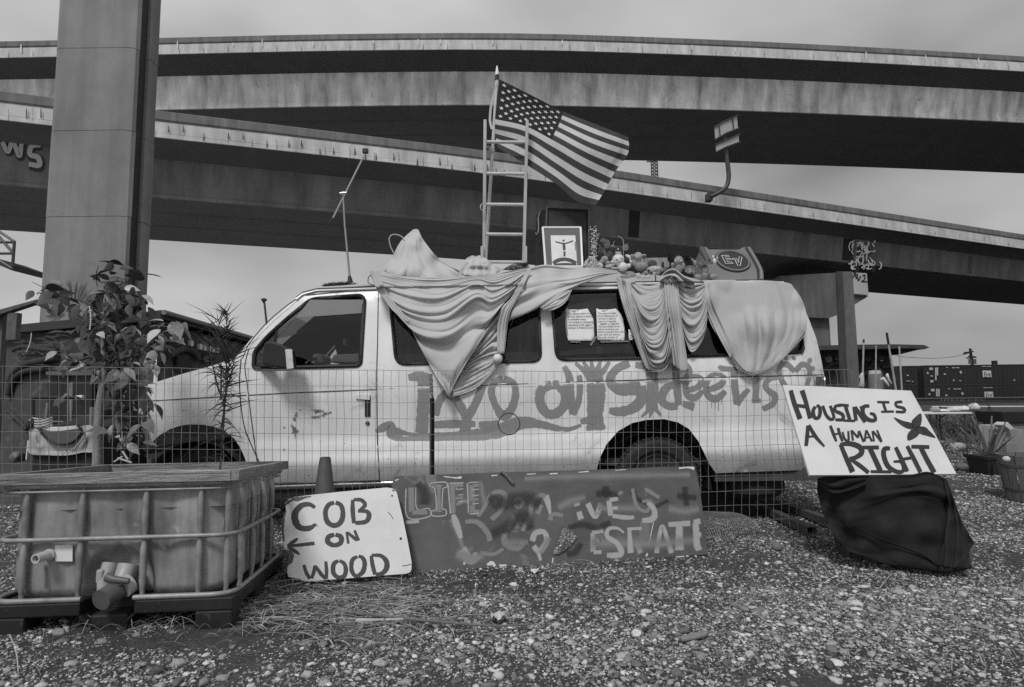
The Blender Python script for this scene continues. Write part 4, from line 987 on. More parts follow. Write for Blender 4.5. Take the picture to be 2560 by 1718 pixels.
note('sheet headed page 4 with six handwritten lines and a blank lower half', [(125, 640), (150, 620), (190, 640), (420, 650), (600, 625), (680, 760), (730, 870), (748, 1240), (690, 1330), (640, 1330), (180, 1325), (155, 1220)],
     ([(95, 740), (135, 740), (175, 1200), (135, 1200)], [(220, 1335), (440, 1340), (450, 1365), (230, 1365)], [(650, 1410), (770, 1230), (815, 1225), (680, 1440)]),
     ['      page 4', 'You cannot enter or tow', 'this van without a warrant', 'or probable cause.', 'I am writing an emergency', 'restraining order against', 'Caltrans in Federal Court'], 165, 640, 62, 62)
note('sheet headed page 5 filled with handwriting around the words harm or death', [(790, 640), (805, 618), (850, 645), (1060, 645), (1215, 625), (1320, 740), (1365, 840), (1400, 1020), (1405, 1315), (850, 1322), (815, 1290)],
     ([(870, 1335), (1500, 1320), (1510, 1350), (890, 1365)],),
     ['      page 5', 'This unjust & sudden', 'forced displacement of', 'my home is likely to', 'cause me irreparable', '   HARM or DEATH', 'The impoundment of my', 'vehicle would leave me', 'without protection from cold,', 'heat, wind, and violence.', 'This is also my place of', 'doing business, and my life'], 825, 640, 58, 55)
note('paper corner with two short lines peeking out beside the cloth', [(1490, 1080), (1560, 1070), (1600, 1300), (1500, 1310)], (), ['', '', '', ' The', ' be'], 1500, 1060, 45, 50)
# plank platform on the roof and the brush lying on it
M_wood_l = mat('weathered_plank', 0.42, 0.8, 0.2, 3, stretch=(1, 8, 8), bump=0.2, bscale=40)
ci2 = crop(600, 700, 6.03)
mb = MB(); q = [atY(p[0], p[1], YV + 0.45) for p in ci2((1180, 112), (2040, 40), (2040, 75), (1180, 145))]; mb.prism([q[3], q[2], q[1], q[0]], (0, 1.0, 0))
pf = tag(obj('roof_plank', mb, M_wood_l, bevel=0.005), 'pale plank lying on the van roof above the front door', 'plank')
mb = MB(); random.seed(11)
for k in range(420):
    u = random.random(); c = atY(809 + 81 * u, 716 - 3 * u - 6 * math.sin(math.pi * u) * random.random(), YV + 0.6 + 0.3 * random.random())
    d = Vector((random.gauss(0, 1), random.gauss(0, .6), abs(random.gauss(0, .8)))).normalized() * 0.03
    mb.tube([c, c + d], [0.003, 0.001], 3)
tag(obj('brush_clump', mb, mat('dark_bristle', 0.02, 0.9)), 'low dark bristly clump lying on the roof plank', 'brush')
# ================================================================== cloth draped over the van
M_cloth = mat('white_sheet_cloth', 0.49, 0.85, 0.05, 4, bump=0.04, bscale=300, trans=0.05)
M_cloth2 = mat('soft_jersey_cloth', 0.44, 0.85, 0.05, 5, bump=0.04, bscale=300, trans=0.05)
r5 = crop(850, 560, 2.613); r6 = crop(1700, 560, 2.613)
def vclamp(off):
    dx = [p[0] for p in drip]; dy = [p[1] for p in drip]
    def f(px, py, y):
        if py < np.interp(px, dx, dy) - 3: return y
        p = atY(px, py, y); return van_y(p.x, p.z) - off
    return f
def ln(*pts, amp=0.02, wd=8.0): return ([p[:2] for p in smooth_line(r5(*pts), 10)], amp, wd)
def ln6(*pts, amp=0.02, wd=8.0): return ([p[:2] for p in smooth_line(r6(*pts), 10)], amp, wd)
random.seed(31)
t = thing('draped_sheet', 'pale sheet tented over the front of the van roof and hanging in a pointed swag', 'cloth', (-0.9, 5.2, 2.1))
def cr(*pts): return [q[:2] for q in r5(*pts)]
# tented peak on the roof
mb = MB(); loft_cloth(mb, [cr((478, 37), (400, 110), (340, 215), (285, 305)), cr((484, 36), (440, 150), (405, 260), (372, 350)), cr((492, 34), (480, 180), (485, 280), (510, 372)), cr((500, 34), (535, 180), (600, 290), (670, 372)), cr((506, 36), (545, 112), (650, 240), (800, 352)), cr((512, 40), (550, 115), (655, 242), (880, 345))], [1.6, 1.5, 1.5, 1.3, 0.6],
    [(*q, y) for q, y in zip(r5((300, 310), (340, 215), (480, 40), (490, 150), (545, 110), (650, 240), (780, 330), (600, 372), (900, 350), (400, 340), (480, 330)), (5.25, 5.4, 5.62, 5.42, 5.55, 5.5, 5.3, 5.12, 5.15, 5.15, 5.2))], 0.55, 1.3)
obj('tent_peak', mb, M_cloth, t, smooth=180, solid=0.004)
# crumpled bunch beside the ladder
mb = MB(); o_ = r5((775, 325), (790, 280), (830, 222), (860, 207), (910, 205), (960, 228), (1000, 265), (1060, 300), (1010, 335), (880, 345))
fl = [ln((820 + 30 * k, 320), (830 + 24 * k, 260), (870 + 14 * k, 215), amp=0.05 * (1 if k % 2 else -0.7), wd=6) for k in range(6)] + [ln((800, 300 - 14 * k), (900, 290 - 18 * k), (1010, 300 - 8 * k), amp=0.03 * (1 if k % 2 else -1), wd=5) for k in range(5)]
cloth_mesh(mb, o_, [(*q, y) for q, y in zip(r5((780, 325), (880, 345), (1010, 335), (900, 205), (1060, 300), (900, 270)), (5.2, 5.12, 5.15, 5.5, 5.3, 5.22))], fl, 5, ripple=0.03)
obj('bunched_end', mb, M_cloth, t, smooth=180, solid=0.004)
# pointed swag
ctrl = [(*q, y) for q, y in zip(r5((215, 310), (430, 345), (640, 350), (885, 350), (1050, 318), (1225, 292), (240, 420), (350, 570), (440, 640), (600, 520), (880, 520), (1060, 520), (700, 700), (580, 900), (860, 800), (714, 1120), (700, 950)),
       (5.08, 5.10, 5.10, 5.06, 5.10, 5.13, 5.02, 4.98, 4.96, 5.02, 4.95, 5.0, 4.93, 4.95, 4.93, 4.94, 4.92))]
mb = MB(); loft_cloth(mb, [cr((203, 300), (430, 343), (640, 348), (884, 342), (1000, 332), (1100, 310), (1232, 286)), cr((208, 345), (430, 398), (650, 425), (884, 368), (1000, 392), (1110, 358), (1218, 310)), cr((238, 420), (450, 520), (670, 532), (884, 425), (990, 470), (1100, 425), (1192, 350)),
    cr((288, 490), (470, 620), (690, 645), (884, 515), (980, 540), (1070, 490), (1132, 450)), cr((350, 570), (500, 705), (700, 740), (870, 640), (950, 630), (1020, 575), (1062, 528)), cr((440, 640), (540, 765), (700, 815), (840, 742), (900, 720), (950, 690), (1000, 600)),
    cr((500, 760), (590, 855), (700, 890), (790, 848), (840, 822), (875, 805), (910, 778)), cr((580, 910), (640, 968), (700, 990), (745, 962), (775, 950), (800, 940), (826, 908)), cr((660, 1050), (690, 1072), (706, 1080), (722, 1072), (735, 1062), (745, 1050), (756, 1028)), cr((710, 1126), (711, 1130), (712, 1132), (713, 1132), (714, 1131), (715, 1128), (716, 1122))],
    [4.0, 3.2, 2.0, 1.2, 0.7, 0.4, 0.3, 0.3, 0.3], ctrl, 0.85, 4.2, nt=70, clamp=vclamp(0.02), lift=0.02)
obj('pointed_swag', mb, M_cloth, t, smooth=180, solid=0.003)
mb = MB(); loft_cloth(mb, [cr((200, 305), (206, 350), (238, 420), (288, 490), (350, 570), (440, 642)), cr((255, 300), (262, 350), (290, 420), (335, 490), (395, 560), (462, 640))], [2.0], [(900, 690, 5.02), (950, 740, 4.97), (1010, 800, 4.94)], 1.1, 7.7, nt=40, clamp=vclamp(0.02), lift=0.05); obj('rolled_edge', mb, M_cloth, t, smooth=180, solid=0.003)
# layer gathered into the tied ball
mb = MB(); loft_cloth(mb, [cr((1060, 545), (1020, 600), (970, 670), (910, 780)), cr((1036, 700), (1000, 740), (930, 800), (870, 850)), cr((1030, 842), (960, 850), (880, 885), (820, 930)), cr((1032, 866), (970, 905), (880, 955), (775, 1015)), cr((1034, 884), (985, 960), (880, 1032), (745, 1085)), cr((1038, 898), (1000, 968), (880, 1080), (718, 1136))], [2.0, 2.2, 2.4, 2.6, 2.6],
    [(*q, y) for q, y in zip(r5((712, 1132), (920, 1050), (1036, 890), (1030, 700), (1082, 518), (900, 790), (800, 1000)), (4.96, 4.97, 4.965, 4.975, 5.0, 4.99, 4.975))], 0.9, 2.2, nt=40, clamp=vclamp(0.006))
obj('gathered_layer', mb, M_cloth, t, smooth=180, solid=0.003)
mb = MB(); loft_cloth(mb, [cr((1028, 852), (1026, 700), (1038, 600), (1062, 540), (1120, 480), (1190, 360), (1226, 290)), cr((1074, 847), (1090, 700), (1100, 630), (1118, 560), (1160, 480), (1208, 380), (1248, 298))], [4.0], [(*q, y) for q, y in zip(r5((1050, 850), (1060, 600), (1150, 440), (1235, 295)), (4.95, 4.95, 5.0, 5.1))], 1.1, 5.1, clamp=vclamp(0.03), lift=0.02)
obj('twisted_strand', mb, M_cloth, t, smooth=180, solid=0.003)
mb = MB(); loft_cloth(mb, [cr((1814, 306), (1700, 289), (1500, 284), (1340, 267), (1222, 290)), cr((1815, 312), (1700, 310), (1520, 330), (1350, 330), (1212, 350)), cr((1815, 317), (1690, 334), (1540, 380), (1340, 420), (1165, 470)), cr((1813, 323), (1700, 352), (1450, 452), (1270, 562), (1097, 638))], [2.6, 1.8, 1.4],
    [(*q, y) for q, y in zip(r5((1230, 290), (1340, 270), (1500, 288), (1810, 315), (1580, 390), (1330, 515), (1100, 630), (1250, 400)), (5.12, 5.2, 5.2, 5.12, 5.08, 5.0, 4.97, 5.02))], 0.42, 9.3, nt=50, clamp=vclamp(0.02))
obj('side_wing', mb, M_cloth, t, smooth=180, solid=0.003)
mb = MB(); loft_cloth(mb, [cr((1516, 430), (1450, 446), (1390, 480), (1308, 546)), cr((1514, 436), (1472, 512), (1405, 558), (1335, 567))], [4.5], [(*q, y) for q, y in zip(r5((1500, 440), (1320, 545), (1400, 540)), (5.06, 5.0, 5.0))], 0.9, 3.3, clamp=vclamp(0.02), lift=0.02)
obj('tucked_corner', mb, M_cloth, t, smooth=180, solid=0.003)
mb = MB(); c = van_pt(1244, 897, 0.10); mb.ball(c, 0.042, 20, 12)
bl = tag(obj('tied_ball', mb, mat('white_plastic_ball', 0.66, 0.5, 0.05, 8), smooth=60), 'small white ball hanging where the pale sheet is gathered', 'ball')
mb = MB(); mb.tube([van_pt(1262, 884, 0.06), van_pt(1258, 892, 0.09), van_pt(1240, 884, 0.1)], 0.006, 6); obj('hook', mb, M_rub, bl)
mb = MB(); mb.tube([atY(p[0], p[1], 5.45) for p in smooth_line(r5((350, 190), (328, 140), (322, 90), (350, 68), (395, 78), (420, 100)), 6)], 0.005, 6)
tag(obj('wire_hoop', mb, mat('pale_wire', 0.5, 0.5), smooth=60), 'thin pale wire loop beside the tented peak of the sheet', 'wire')
mb = MB(); mb.tube([atY(p[0], p[1], 5.06) for p in smooth_line(r5((235, 400), (200, 395), (182, 380), (185, 350), (205, 330)), 6)], 0.004, 5)
tag(obj('strap_loop', mb, M_rub, smooth=60), 'dark strap loop at the left edge of the sheet by the roof plank', 'strap')

# second cloth: deep crumpled swags
q8 = crop(850, 500, 1.8696)
def Q(*p): return [q[:2] for q in q8(*p)]
ctrl = [(1540, 690, 5.12), (1580, 695, 5.12), (1660, 670, 5.18), (1750, 700, 5.12), (1555, 770, 5.03), (1610, 780, 4.98), (1680, 790, 4.98), (1750, 780, 4.99), (1620, 915, 4.95), (1710, 925, 4.95), (1745, 860, 4.97), (1660, 880, 4.95)]
mb = MB()
loft_cloth(mb, [Q((1288, 352), (1318, 480), (1365, 620), (1415, 755), (1430, 785)), Q((1330, 372), (1360, 500), (1405, 630), (1440, 750), (1452, 798)), Q((1375, 380), (1402, 500), (1445, 620), (1476, 740), (1490, 803))], [3.2, 3.0], ctrl, 1.0, 1.1, clamp=vclamp(0.03))
loft_cloth(mb, [Q((1362, 380), (1400, 396), (1445, 402), (1490, 390), (1520, 360)), Q((1360, 400), (1405, 455), (1450, 475), (1495, 455), (1522, 388)), Q((1360, 430), (1410, 520), (1455, 550), (1500, 525), (1526, 430)), Q((1365, 470), (1415, 590), (1460, 628), (1505, 600), (1532, 480)), Q((1380, 530), (1425, 660), (1465, 695), (1510, 670), (1540, 545)), Q((1400, 600), (1440, 730), (1475, 765), (1520, 738), (1546, 625)), Q((1422, 720), (1450, 790), (1480, 805), (1520, 790), (1548, 742))], [2.6, 3.0, 2.6, 2.4, 2.0, 2.0], ctrl, 1.0, 6.4, clamp=vclamp(0.02), lift=0.025)
loft_cloth(mb, [Q((1550, 330), (1580, 345), (1640, 365), (1680, 375), (1702, 382)), Q((1552, 360), (1585, 395), (1632, 420), (1675, 412), (1704, 400)), Q((1556, 400), (1592, 470), (1640, 500), (1685, 475), (1708, 430)), Q((1566, 450), (1605, 550), (1650, 582), (1695, 545), (1713, 482)), Q((1582, 520), (1620, 632), (1660, 652), (1700, 612), (1716, 545)), Q((1595, 600), (1630, 697), (1655, 708), (1690, 662), (1712, 600))], [2.4, 2.8, 2.6, 2.4, 2.0], ctrl, 1.0, 8.8, clamp=vclamp(0.02), lift=0.02)
loft_cloth(mb, [Q((1512, 350), (1520, 480), (1535, 620), (1548, 765)), Q((1545, 362), (1560, 500), (1580, 640), (1598, 802)), Q((1578, 385), (1594, 520), (1607, 640), (1630, 796))], [2.8, 2.6], ctrl, 1.0, 3.9, clamp=vclamp(0.02), lift=0.045)
loft_cloth(mb, [Q((1490, 372), (1520, 335), (1560, 322), (1610, 355), (1660, 378)), Q((1492, 384), (1530, 365), (1570, 362), (1612, 400), (1650, 415))], [2.0], ctrl, 1.1, 12.1, lift=0.05, clamp=vclamp(0.03))
tag(obj('crumpled_sheet', mb, M_cloth2, smooth=180, solid=0.003), 'crumpled pale cloth with deep swags hanging below the toys', 'cloth')
# third cloth: smooth panel over the rear
def c6l(*p): return [q[:2] for q in r6(*p)]
ctrl = [(*q, y) for q, y in zip(r6((150, 375), (400, 370), (720, 392), (300, 420), (600, 420), (170, 500), (802, 530), (820, 680), (300, 800), (450, 978), (640, 900), (760, 800), (450, 700), (600, 700)), (5.16, 5.2, 5.2, 5.1, 5.12, 5.04, 5.1, 5.0, 4.97, 4.95, 4.96, 4.98, 4.985, 4.985))]
mb = MB(); loft_cloth(mb, [c6l((145, 370), (160, 480), (195, 640), (280, 785), (360, 930)), c6l((185, 368), (222, 540), (292, 690), (350, 820), (388, 958)), c6l((300, 366), (330, 540), (372, 700), (402, 850), (424, 974)), c6l((430, 367), (452, 540), (472, 700), (478, 860), (474, 981)), c6l((560, 370), (582, 540), (592, 700), (572, 860), (536, 966)), c6l((660, 378), (704, 540), (704, 690), (664, 820), (606, 928)), c6l((722, 392), (790, 500), (812, 620), (797, 740), (694, 858)), c6l((733, 408), (806, 530), (828, 612), (816, 692), (762, 800))], [3.0, 1.5, 1.3, 1.1, 1.3, 1.6, 1.8], ctrl, 0.5, 5.5, nt=60, clamp=vclamp(0.032), fade=[0.5, 0.8, 1.0, 1.2, 1.3])
loft_cloth(mb, [c6l((190, 380), (225, 540), (295, 700), (350, 850)), c6l((150, 380), (172, 540), (240, 710), (330, 880))], [3.0], ctrl, 1.0, 2.7, clamp=vclamp(0.03), lift=0.02)
loft_cloth(mb, [c6l((340, 860), (440, 962), (560, 935), (700, 830), (812, 680)), c6l((352, 905), (450, 982), (575, 952), (705, 850), (826, 690))], [2.0], ctrl, 0.8, 4.4, clamp=vclamp(0.02), lift=0.015)
tag(obj('rear_sheet', mb, M_cloth2, smooth=180, solid=0.003), 'smooth pale cloth hanging over the rear corner of the van below the speaker', 'cloth')

# ================================================================== things standing on the roof
r2 = crop(850, 0, 2.613)
M_lad = mat('worn_ladder_wood', 0.40, 0.65, 0.25, 5, stretch=(6, 6, 1), spots=(0.1, 20, 0.66)); YL = 5.44
lad = thing('ladder', 'wooden ladder standing upright on the van roof beside the flag', 'ladder', atY(1260, 655, YL))
def bar(p, q, w_, d_):   # rectangular bar between two 3d points
    p, q = Vector(p), Vector(q); ax = (q - p).normalized(); s = ax.cross(Vector((0, 1, 0))).normalized() * w_ / 2; f = s.cross(ax).normalized() * d_ / 2
    m = MB(); m.hexa([p - s - f, p + s - f, p + s + f, p - s + f, q - s - f, q + s - f, q + s + f, q - s + f]); return m
for (a, b) in (((1213, 302), (1210, 664)), ((1318, 304), (1309, 660))): obj('stile', bar(atY(*a, YL), atY(*b, YL), 0.030, 0.06), M_lad, lad, bevel=0.004)
for (xa, xb, y) in ((1217, 1315, 355), (1216, 1314, 434), (1214, 1312, 511), (1214, 1310, 585.5), (1214, 1309, 655)):
    mb = MB(); mb.tube([atY(xa - 4, y, YL), atY(xb + 4, y + 1, YL)], 0.016, 8); obj('rung', mb, mat('ladder_rung', 0.5, 0.55, 0.15, 6), lad, smooth=50)
for xa in (1205.5, 1314): obj('foot', bar(atY(xa, 617, YL - 0.04), atY(xa, 658, YL - 0.04), 0.028, 0.05), M_lad, lad, bevel=0.004)
mb = MB(); mb.tube([atY(1207 + 6 * math.cos(k), 518 + 8 * math.sin(k), YL - 0.05 + 0.05 * math.sin(k * 0.5)) for k in np.linspace(0, 12, 40)], 0.004, 4); obj('rope_tie', mb, mat('pale_wire', 0.5), lad)
# flag pole and flag
YP = 5.58
fp = thing('flag_pole', 'pale wooden flag pole tied to the ladder with a white finial', 'flag pole', atY(1214, 655, YP))
mb = MB(); mb.tube([atY(1214, 650, YP), atY(1243, 190, YP)], 0.0165, 12); obj('shaft', mb, mat('pole_wood', 0.48, 0.6, 0.15, 4, stretch=(6, 6, 1)), fp, smooth=60)
mb = MB(); mb.tube([atY(1242.5, 189, YP), atY(1242.6, 180, YP), atY(1242.6, 165, YP)], [0.020, 0.017, 0.006], 10); obj('finial', mb, mat('white_plastic', 0.75, 0.4), fp, smooth=60)
mb = MB(); mb.tube([atY(1243, 188, YP), atY(1241.5, 201, YP)], 0.021, 10); obj('tape_band', mb, M_rub, fp, smooth=60)
mb = MB()
for k in range(5): mb.tube([atY(1226 + random.uniform(-8, 12), 372 + random.uniform(-8, 8), YP - 0.03) for _ in range(5)], 0.0035, 4)
obj('rope_tie', mb, mat('pale_wire', 0.5), fp)
U_ = [0, .2, .4, .7, 1.0]; V_ = [0, .27, .538, .77, 1.0]
NET = [[(1248, 198), (1328, 238), (1409, 279), (1490, 311), (1571, 343)],
       [(1243, 246), (1320, 276), (1397, 312), (1481, 352), (1570, 383)],
       [(1238, 298), (1312, 315), (1381, 350), (1459, 394), (1537, 431)],
       [(1238, 334), (1311, 357), (1384, 404), (1452, 448), (1513, 475)],
       [(1244, 369), (1309, 408), (1386, 457), (1442, 503), (1489, 513)]]
NT = np.array(NET, float)
def cub(xs, ys, x):   # Catmull-Rom through uneven knots
    i = max(0, min(len(xs) - 2, int(np.searchsorted(xs, x, side='right')) - 1)); t = (x - xs[i]) / (xs[i + 1] - xs[i])
    def tan(k):
        if k == 0: return (ys[1] - ys[0]) / (xs[1] - xs[0])
        if k == len(xs) - 1: return (ys[-1] - ys[-2]) / (xs[-1] - xs[-2])
        return (ys[k + 1] - ys[k - 1]) / (xs[k + 1] - xs[k - 1])
    h = xs[i + 1] - xs[i]; a, b, c, d = ys[i], ys[i + 1], tan(i) * h, tan(i + 1) * h
    return (2 * t**3 - 3 * t * t + 1) * a + (t**3 - 2 * t * t + t) * c + (-2 * t**3 + 3 * t * t) * b + (t**3 - t * t) * d
def flag_pt(u, v, ex=0.0):
    rows = [cub(U_, NT[k], u) for k in range(5)]; p = cub(V_, np.array(rows), v)
    Y = YP - 0.03 - 0.05 * u + 0.055 * math.sin(5.5 * u + 4.0 * v - 0.6) * (0.25 + 0.75 * u) + 0.022 * math.sin(13 * u - 5 * v) * (0.3 + u) + 0.03 * math.sin(9 * v + 2 * u) * (1 - u) * v
    if u > 0.93: Y += 0.02 * math.sin(40 * (u - 0.93)) * (1 - v)
    return atY(p[0], p[1], Y - ex)
fl_ = thing('flag', 'large striped flag with white stars flying from the pole above the roof', 'flag', atY(1248, 198, YP))
nu, nv = 90, 78; mb = MB()
P_ = [[flag_pt(u / nu, v / nv) for u in range(nu + 1)] for v in range(nv + 1)]
mb.v = [p for r_ in P_ for p in r_]; mb.a = [1.0] * len(mb.v)
for v in range(nv):
    for u in range(nu):
        mb.f.append((v * (nu + 1) + u, v * (nu + 1) + u + 1, (v + 1) * (nu + 1) + u + 1, (v + 1) * (nu + 1) + u))
        mb.mi.append(2 if (u < 36 and v < 42) else (0 if (v // 6) % 2 == 0 else 1))
obj('flag_cloth', mb, [mat('flag_red_cloth', 0.055, 0.85, 0.12, 7, trans=0.15), mat('flag_white_cloth', 0.60, 0.85, 0.08, 7, trans=0.2), mat('flag_blue_cloth', 0.014, 0.85, 0.2, 7)], fl_, smooth=180)
mb = MB()
for row in range(9):
    nst = 6 if row % 2 == 0 else 5
    for k in range(nst):
        u0 = 0.4 * (2 * k + 1 + (row % 2)) / 12; v0 = 0.538 * (row + 1) / 10
        if u0 < 0.02: continue
        vs = [flag_pt(u0, v0, 0.006)]
        for j in range(10):
            rr = 1.0 if j % 2 == 0 else 0.42; a = math.pi * j / 5
            vs.append(flag_pt(max(0.001, u0 + 0.0165 * rr * math.sin(a)), max(0.001, v0 - 0.0265 * rr * math.cos(a)), 0.006))
        mb.add(vs, [(0, 1 + j, 1 + (j + 1) % 10) for j in range(10)])
kind(obj('stars', mb, mat('star_white', 0.62, 0.85), fl_), 'stuff')
mb = MB(); mb.grid([[atY(p[0] + dx, p[1], YP - 0.022 + 0.02 * dx / 12) for dx in (0, 3, 6)] for p in smooth_line(r2((1022, 545), (1000, 610), (978, 700), (972, 790), (985, 845)), 8)]); obj('sleeve', mb, mat('flag_white_cloth', 0.6), fl_, smooth=180)

# jointed monopod standing on the cab roof
YA = 5.55
an = thing('camera_pole', 'thin jointed metal pole with a crossed arm and black tip on the cab roof', 'pole', atY(875, 705, YA))
mb = MB(); mb.tube([atY(875, 700, YA), atY(861.5, 560, YA), atY(858, 492, YA)], [0.011, 0.009, 0.008], 10); obj('mast', mb, M_steel, an, smooth=60)
mb = MB(); mb.tube([atY(875.5, 706, YA), atY(874, 690, YA)], [0.028, 0.014], 10); obj('boot', mb, M_rub, an, smooth=60)
mb = MB(); mb.tube([atY(829, 552, YA), atY(911, 388, YA)], 0.009, 10); obj('cross_arm', mb, M_chrome, an, smooth=60)
mb = MB(); mb.tube([atY(826.5, 558, YA), atY(832, 545, YA)], 0.012, 8); obj('rubber_tip', mb, M_rub, an, smooth=40); mb = MB(); mb.box(*[tuple(v) for v in (atY(907, 383, YA) - Vector((0.0, 0.02, 0.0)), atY(920, 373, YA) + Vector((0, 0.02, 0)))]); obj('grip', mb, M_rub, an, smooth=40)
mb = MB(); mb.ball(atY(858, 484, YA), 0.024, 14, 8); mb.tube([atY(850, 484, YA - 0.02), atY(867, 482, YA - 0.02)], 0.012, 8); obj('clamp', mb, M_chrome, an, smooth=50)
# dark speaker cabinet
cS = crop(1300, 500, 3.541)
sp = thing('speaker_cabinet', 'tall black speaker cabinet on the roof behind the framed picture', 'speaker', atY(1420, 665, 5.75))
fq = [atY(*q, 5.72) for q in cS((238, 66), (606, 82), (612, 600), (215, 600))]; lb = [atY(*q, 6.05) for q in cS((145, 125), (128, 600))]
bkx = fq[1] + (lb[0] - fq[0]); bkl = fq[2] + (lb[0] - fq[0]) * 1.0
mb = MB(); mb.hexa([fq[3], fq[2], Vector((bkx.x, bkx.y, fq[2].z)), lb[1], fq[0], fq[1], bkx, lb[0]]); cb = obj('cabinet', mb, mat('black_carpet', 0.018, 0.8, 0.2, 12), sp, bevel=0.01)
cf = sum(fq, Vector()) / 4; gq = [cf + (p - cf) * s_ for p, s_ in zip(fq, (0.88,) * 4)]
mb = MB(); mb.prism([p + Vector((0, -0.008, 0)) for p in gq], (0, 0.006, 0)); obj('grille', mb, mat('grille_cloth', 0.03, 0.7, 0.3, 60), sp)
mb = MB(); 
for a, b in ((0, 1), (1, 2), (3, 0)): mb.tube([fq[a] + Vector((0, -0.006, 0)), fq[b] + Vector((0, -0.006, 0))], 0.008, 6)
obj('edge_trim', mb, mat('grey_trim', 0.12, 0.5), sp)
mb = MB(); mb.tube([atY(p[0], p[1], 5.8) for p in smooth_line(cS((175, 110), (162, 160), (165, 230), (160, 290), (145, 305), (138, 290)), 5)], 0.006, 6); obj('cable', mb, mat('pale_wire', 0.5), sp, smooth=60)
mb = MB(); mb.tube([atY(p[0], p[1], 5.86) for p in cS((160, 395), (188, 360))], 0.012, 6); obj('handle', mb, M_dsteel, sp, smooth=60)
# framed picture
pic = thing('framed_picture', 'white framed photograph of a figure with outstretched arms leaning on the black speaker', 'picture', atY(1405, 664, 5.5))
pq = [atY(*q, y) for q, y in zip(cS((200, 244), (536, 244), (552, 590), (226, 590)), (5.62, 5.62, 5.46, 5.46))]
pmf = plane_map(pq[0], pq[1], pq[3], 0.0)
def frame_bar(a, b, wd):
    mb = MB(); mb.tube([a, b], wd, 4, up=(0, 0, 1)); return mb
for a, b in ((0, 1), (1, 2), (2, 3), (3, 0)): obj('frame_side', frame_bar(pq[a], pq[b], 0.013), mat('white_frame', 0.72, 0.4, 0.05), pic)
mb = MB(); board(mb, cS((208, 252), (528, 252), (543, 588), (233, 588)), pmf, 0.008, 20); obj('mat_board', mb, mat('grey_mat', 0.10, 0.6, 0.08), pic)
pf2 = plane_map(pq[0], pq[1], pq[3], 0.004); mb = MB(); board(mb, cS((270, 316), (490, 316), (506, 588), (284, 588)), pf2, 0.003, 20); ph = obj('print', mb, mat('photo_print', 0.62, 0.4, 0.12, 14), pic)
pf3 = plane_map(pq[0], pq[1], pq[3], 0.006); mb = MB(); W3 = 1 / 3.541
for s_, wd in (([(312, 372), (350, 382), (388, 388), (430, 380), (472, 362)], 11), ([(386, 385), (390, 420), (392, 450)], 26), ([(392, 455), (394, 480), (392, 505)], 20), ([(384, 352), (386, 372)], 20), ([(292, 565), (330, 540), (390, 528), (450, 540), (498, 565)], 34), ([(300, 580), (400, 572), (500, 580)], 24), ([(487, 370), (490, 450)], 7)):
    ribbon(mb, cS(*s_), wd * W3, pf3, 2, 0.3, lift=0.0005)
kind(obj('printed_figure', mb, paint('print_ink', 0.04, 0.1, 0.6, 0.5, 50), ph), 'stuff')

# dark cloth heap at the ladder's foot
mb = MB(); o_ = r5((1060, 300), (1110, 272), (1150, 252), (1195, 248), (1230, 268), (1245, 292), (1150, 305))
cloth_mesh(mb, o_, [(*q, y) for q, y in zip(r5((1060, 300), (1195, 250), (1240, 290), (1150, 300)), (5.3, 5.6, 5.35, 5.2))], [ln((1080, 300), (1140, 265), (1200, 255), amp=0.04, wd=5), ln((1110, 300), (1180, 275), (1230, 280), amp=0.04, wd=4)], 4, ripple=0.04)
tag(obj('dark_cloth', mb, mat('camouflage_cloth', 0.045, 0.9, 0.3, 10, spots=(0.22, 26, 0.55)), smooth=180, solid=0.004), 'dark mottled cloth heaped at the foot of the ladder', 'cloth')

# sloped wedge loudspeaker with the lettered badge
cE = crop(1700, 600, 10.62); YE = 5.5
ev = thing('wedge_speaker', 'grey moulded wedge loudspeaker with an oval lettered badge at the rear of the roof', 'speaker', atY(1840, 701, YE))
oe = cE((515, 300), (575, 200), (640, 186), (700, 187), (765, 252), (1100, 256), (1580, 256), (1650, 205), (1740, 190), (1820, 192), (1880, 290), (2000, 520), (2110, 720), (2190, 880), (2215, 1000), (2212, 1090), (1600, 1095), (900, 1095), (760, 900), (620, 560))
mb = MB(); fe_ = plane_map(atY(1800, 620, YE + 0.14), atY(1860, 620, YE + 0.14), atY(1800, 700, YE - 0.02)); board(mb, oe, fe_, 0.30, 14)
M_ev = mat('grey_moulded_plastic', 0.17, 0.5, 0.1, 6, bump=0.1, bscale=150); obj('housing', mb, M_ev, ev, bevel=0.012)
def eband(pts, r0, nm, m, off):
    f = plane_map(atY(1800, 620, YE + 0.14), atY(1860, 620, YE + 0.14), atY(1800, 700, YE - 0.02), off); mb = MB(); mb.tube([f(*q[:2]) for q in smooth_line(cE(*pts), 3)], r0, 8); return obj(nm, mb, m, ev, smooth=60)
eband([(560, 230), (640, 400), (740, 580)], 0.03, 'side_rib', mat('dark_moulding', 0.08, 0.6), 0.005)
eband([(1745, 215), (1880, 440), (2020, 700), (2065, 860), (2068, 1060)], 0.008, 'groove', M_rub, 0.004)
eband([(1815, 215), (1950, 440), (2090, 700), (2150, 860), (2160, 1060)], 0.02, 'side_rib', M_ev, 0.002)
fo = plane_map(atY(1800, 620, YE + 0.14), atY(1860, 620, YE + 0.14), atY(1800, 700, YE - 0.02), 0.012)
def ell(rx, ry, f=1.0, n=48):
    r = []
    for k in range(n):
        t_ = 2 * math.pi * k / n; x, y = rx * math.cos(t_), ry * math.sin(t_); a = R(13)
        r.append(cE((1395 + x * math.cos(a) - y * math.sin(a), 568 + x * math.sin(a) + y * math.cos(a)))[0])
    return r
mb = MB(); board(mb, ell(415, 215), fo, 0.01, 8, 5); bd = obj('badge', mb, mat('badge_black', 0.03, 0.5), ev)
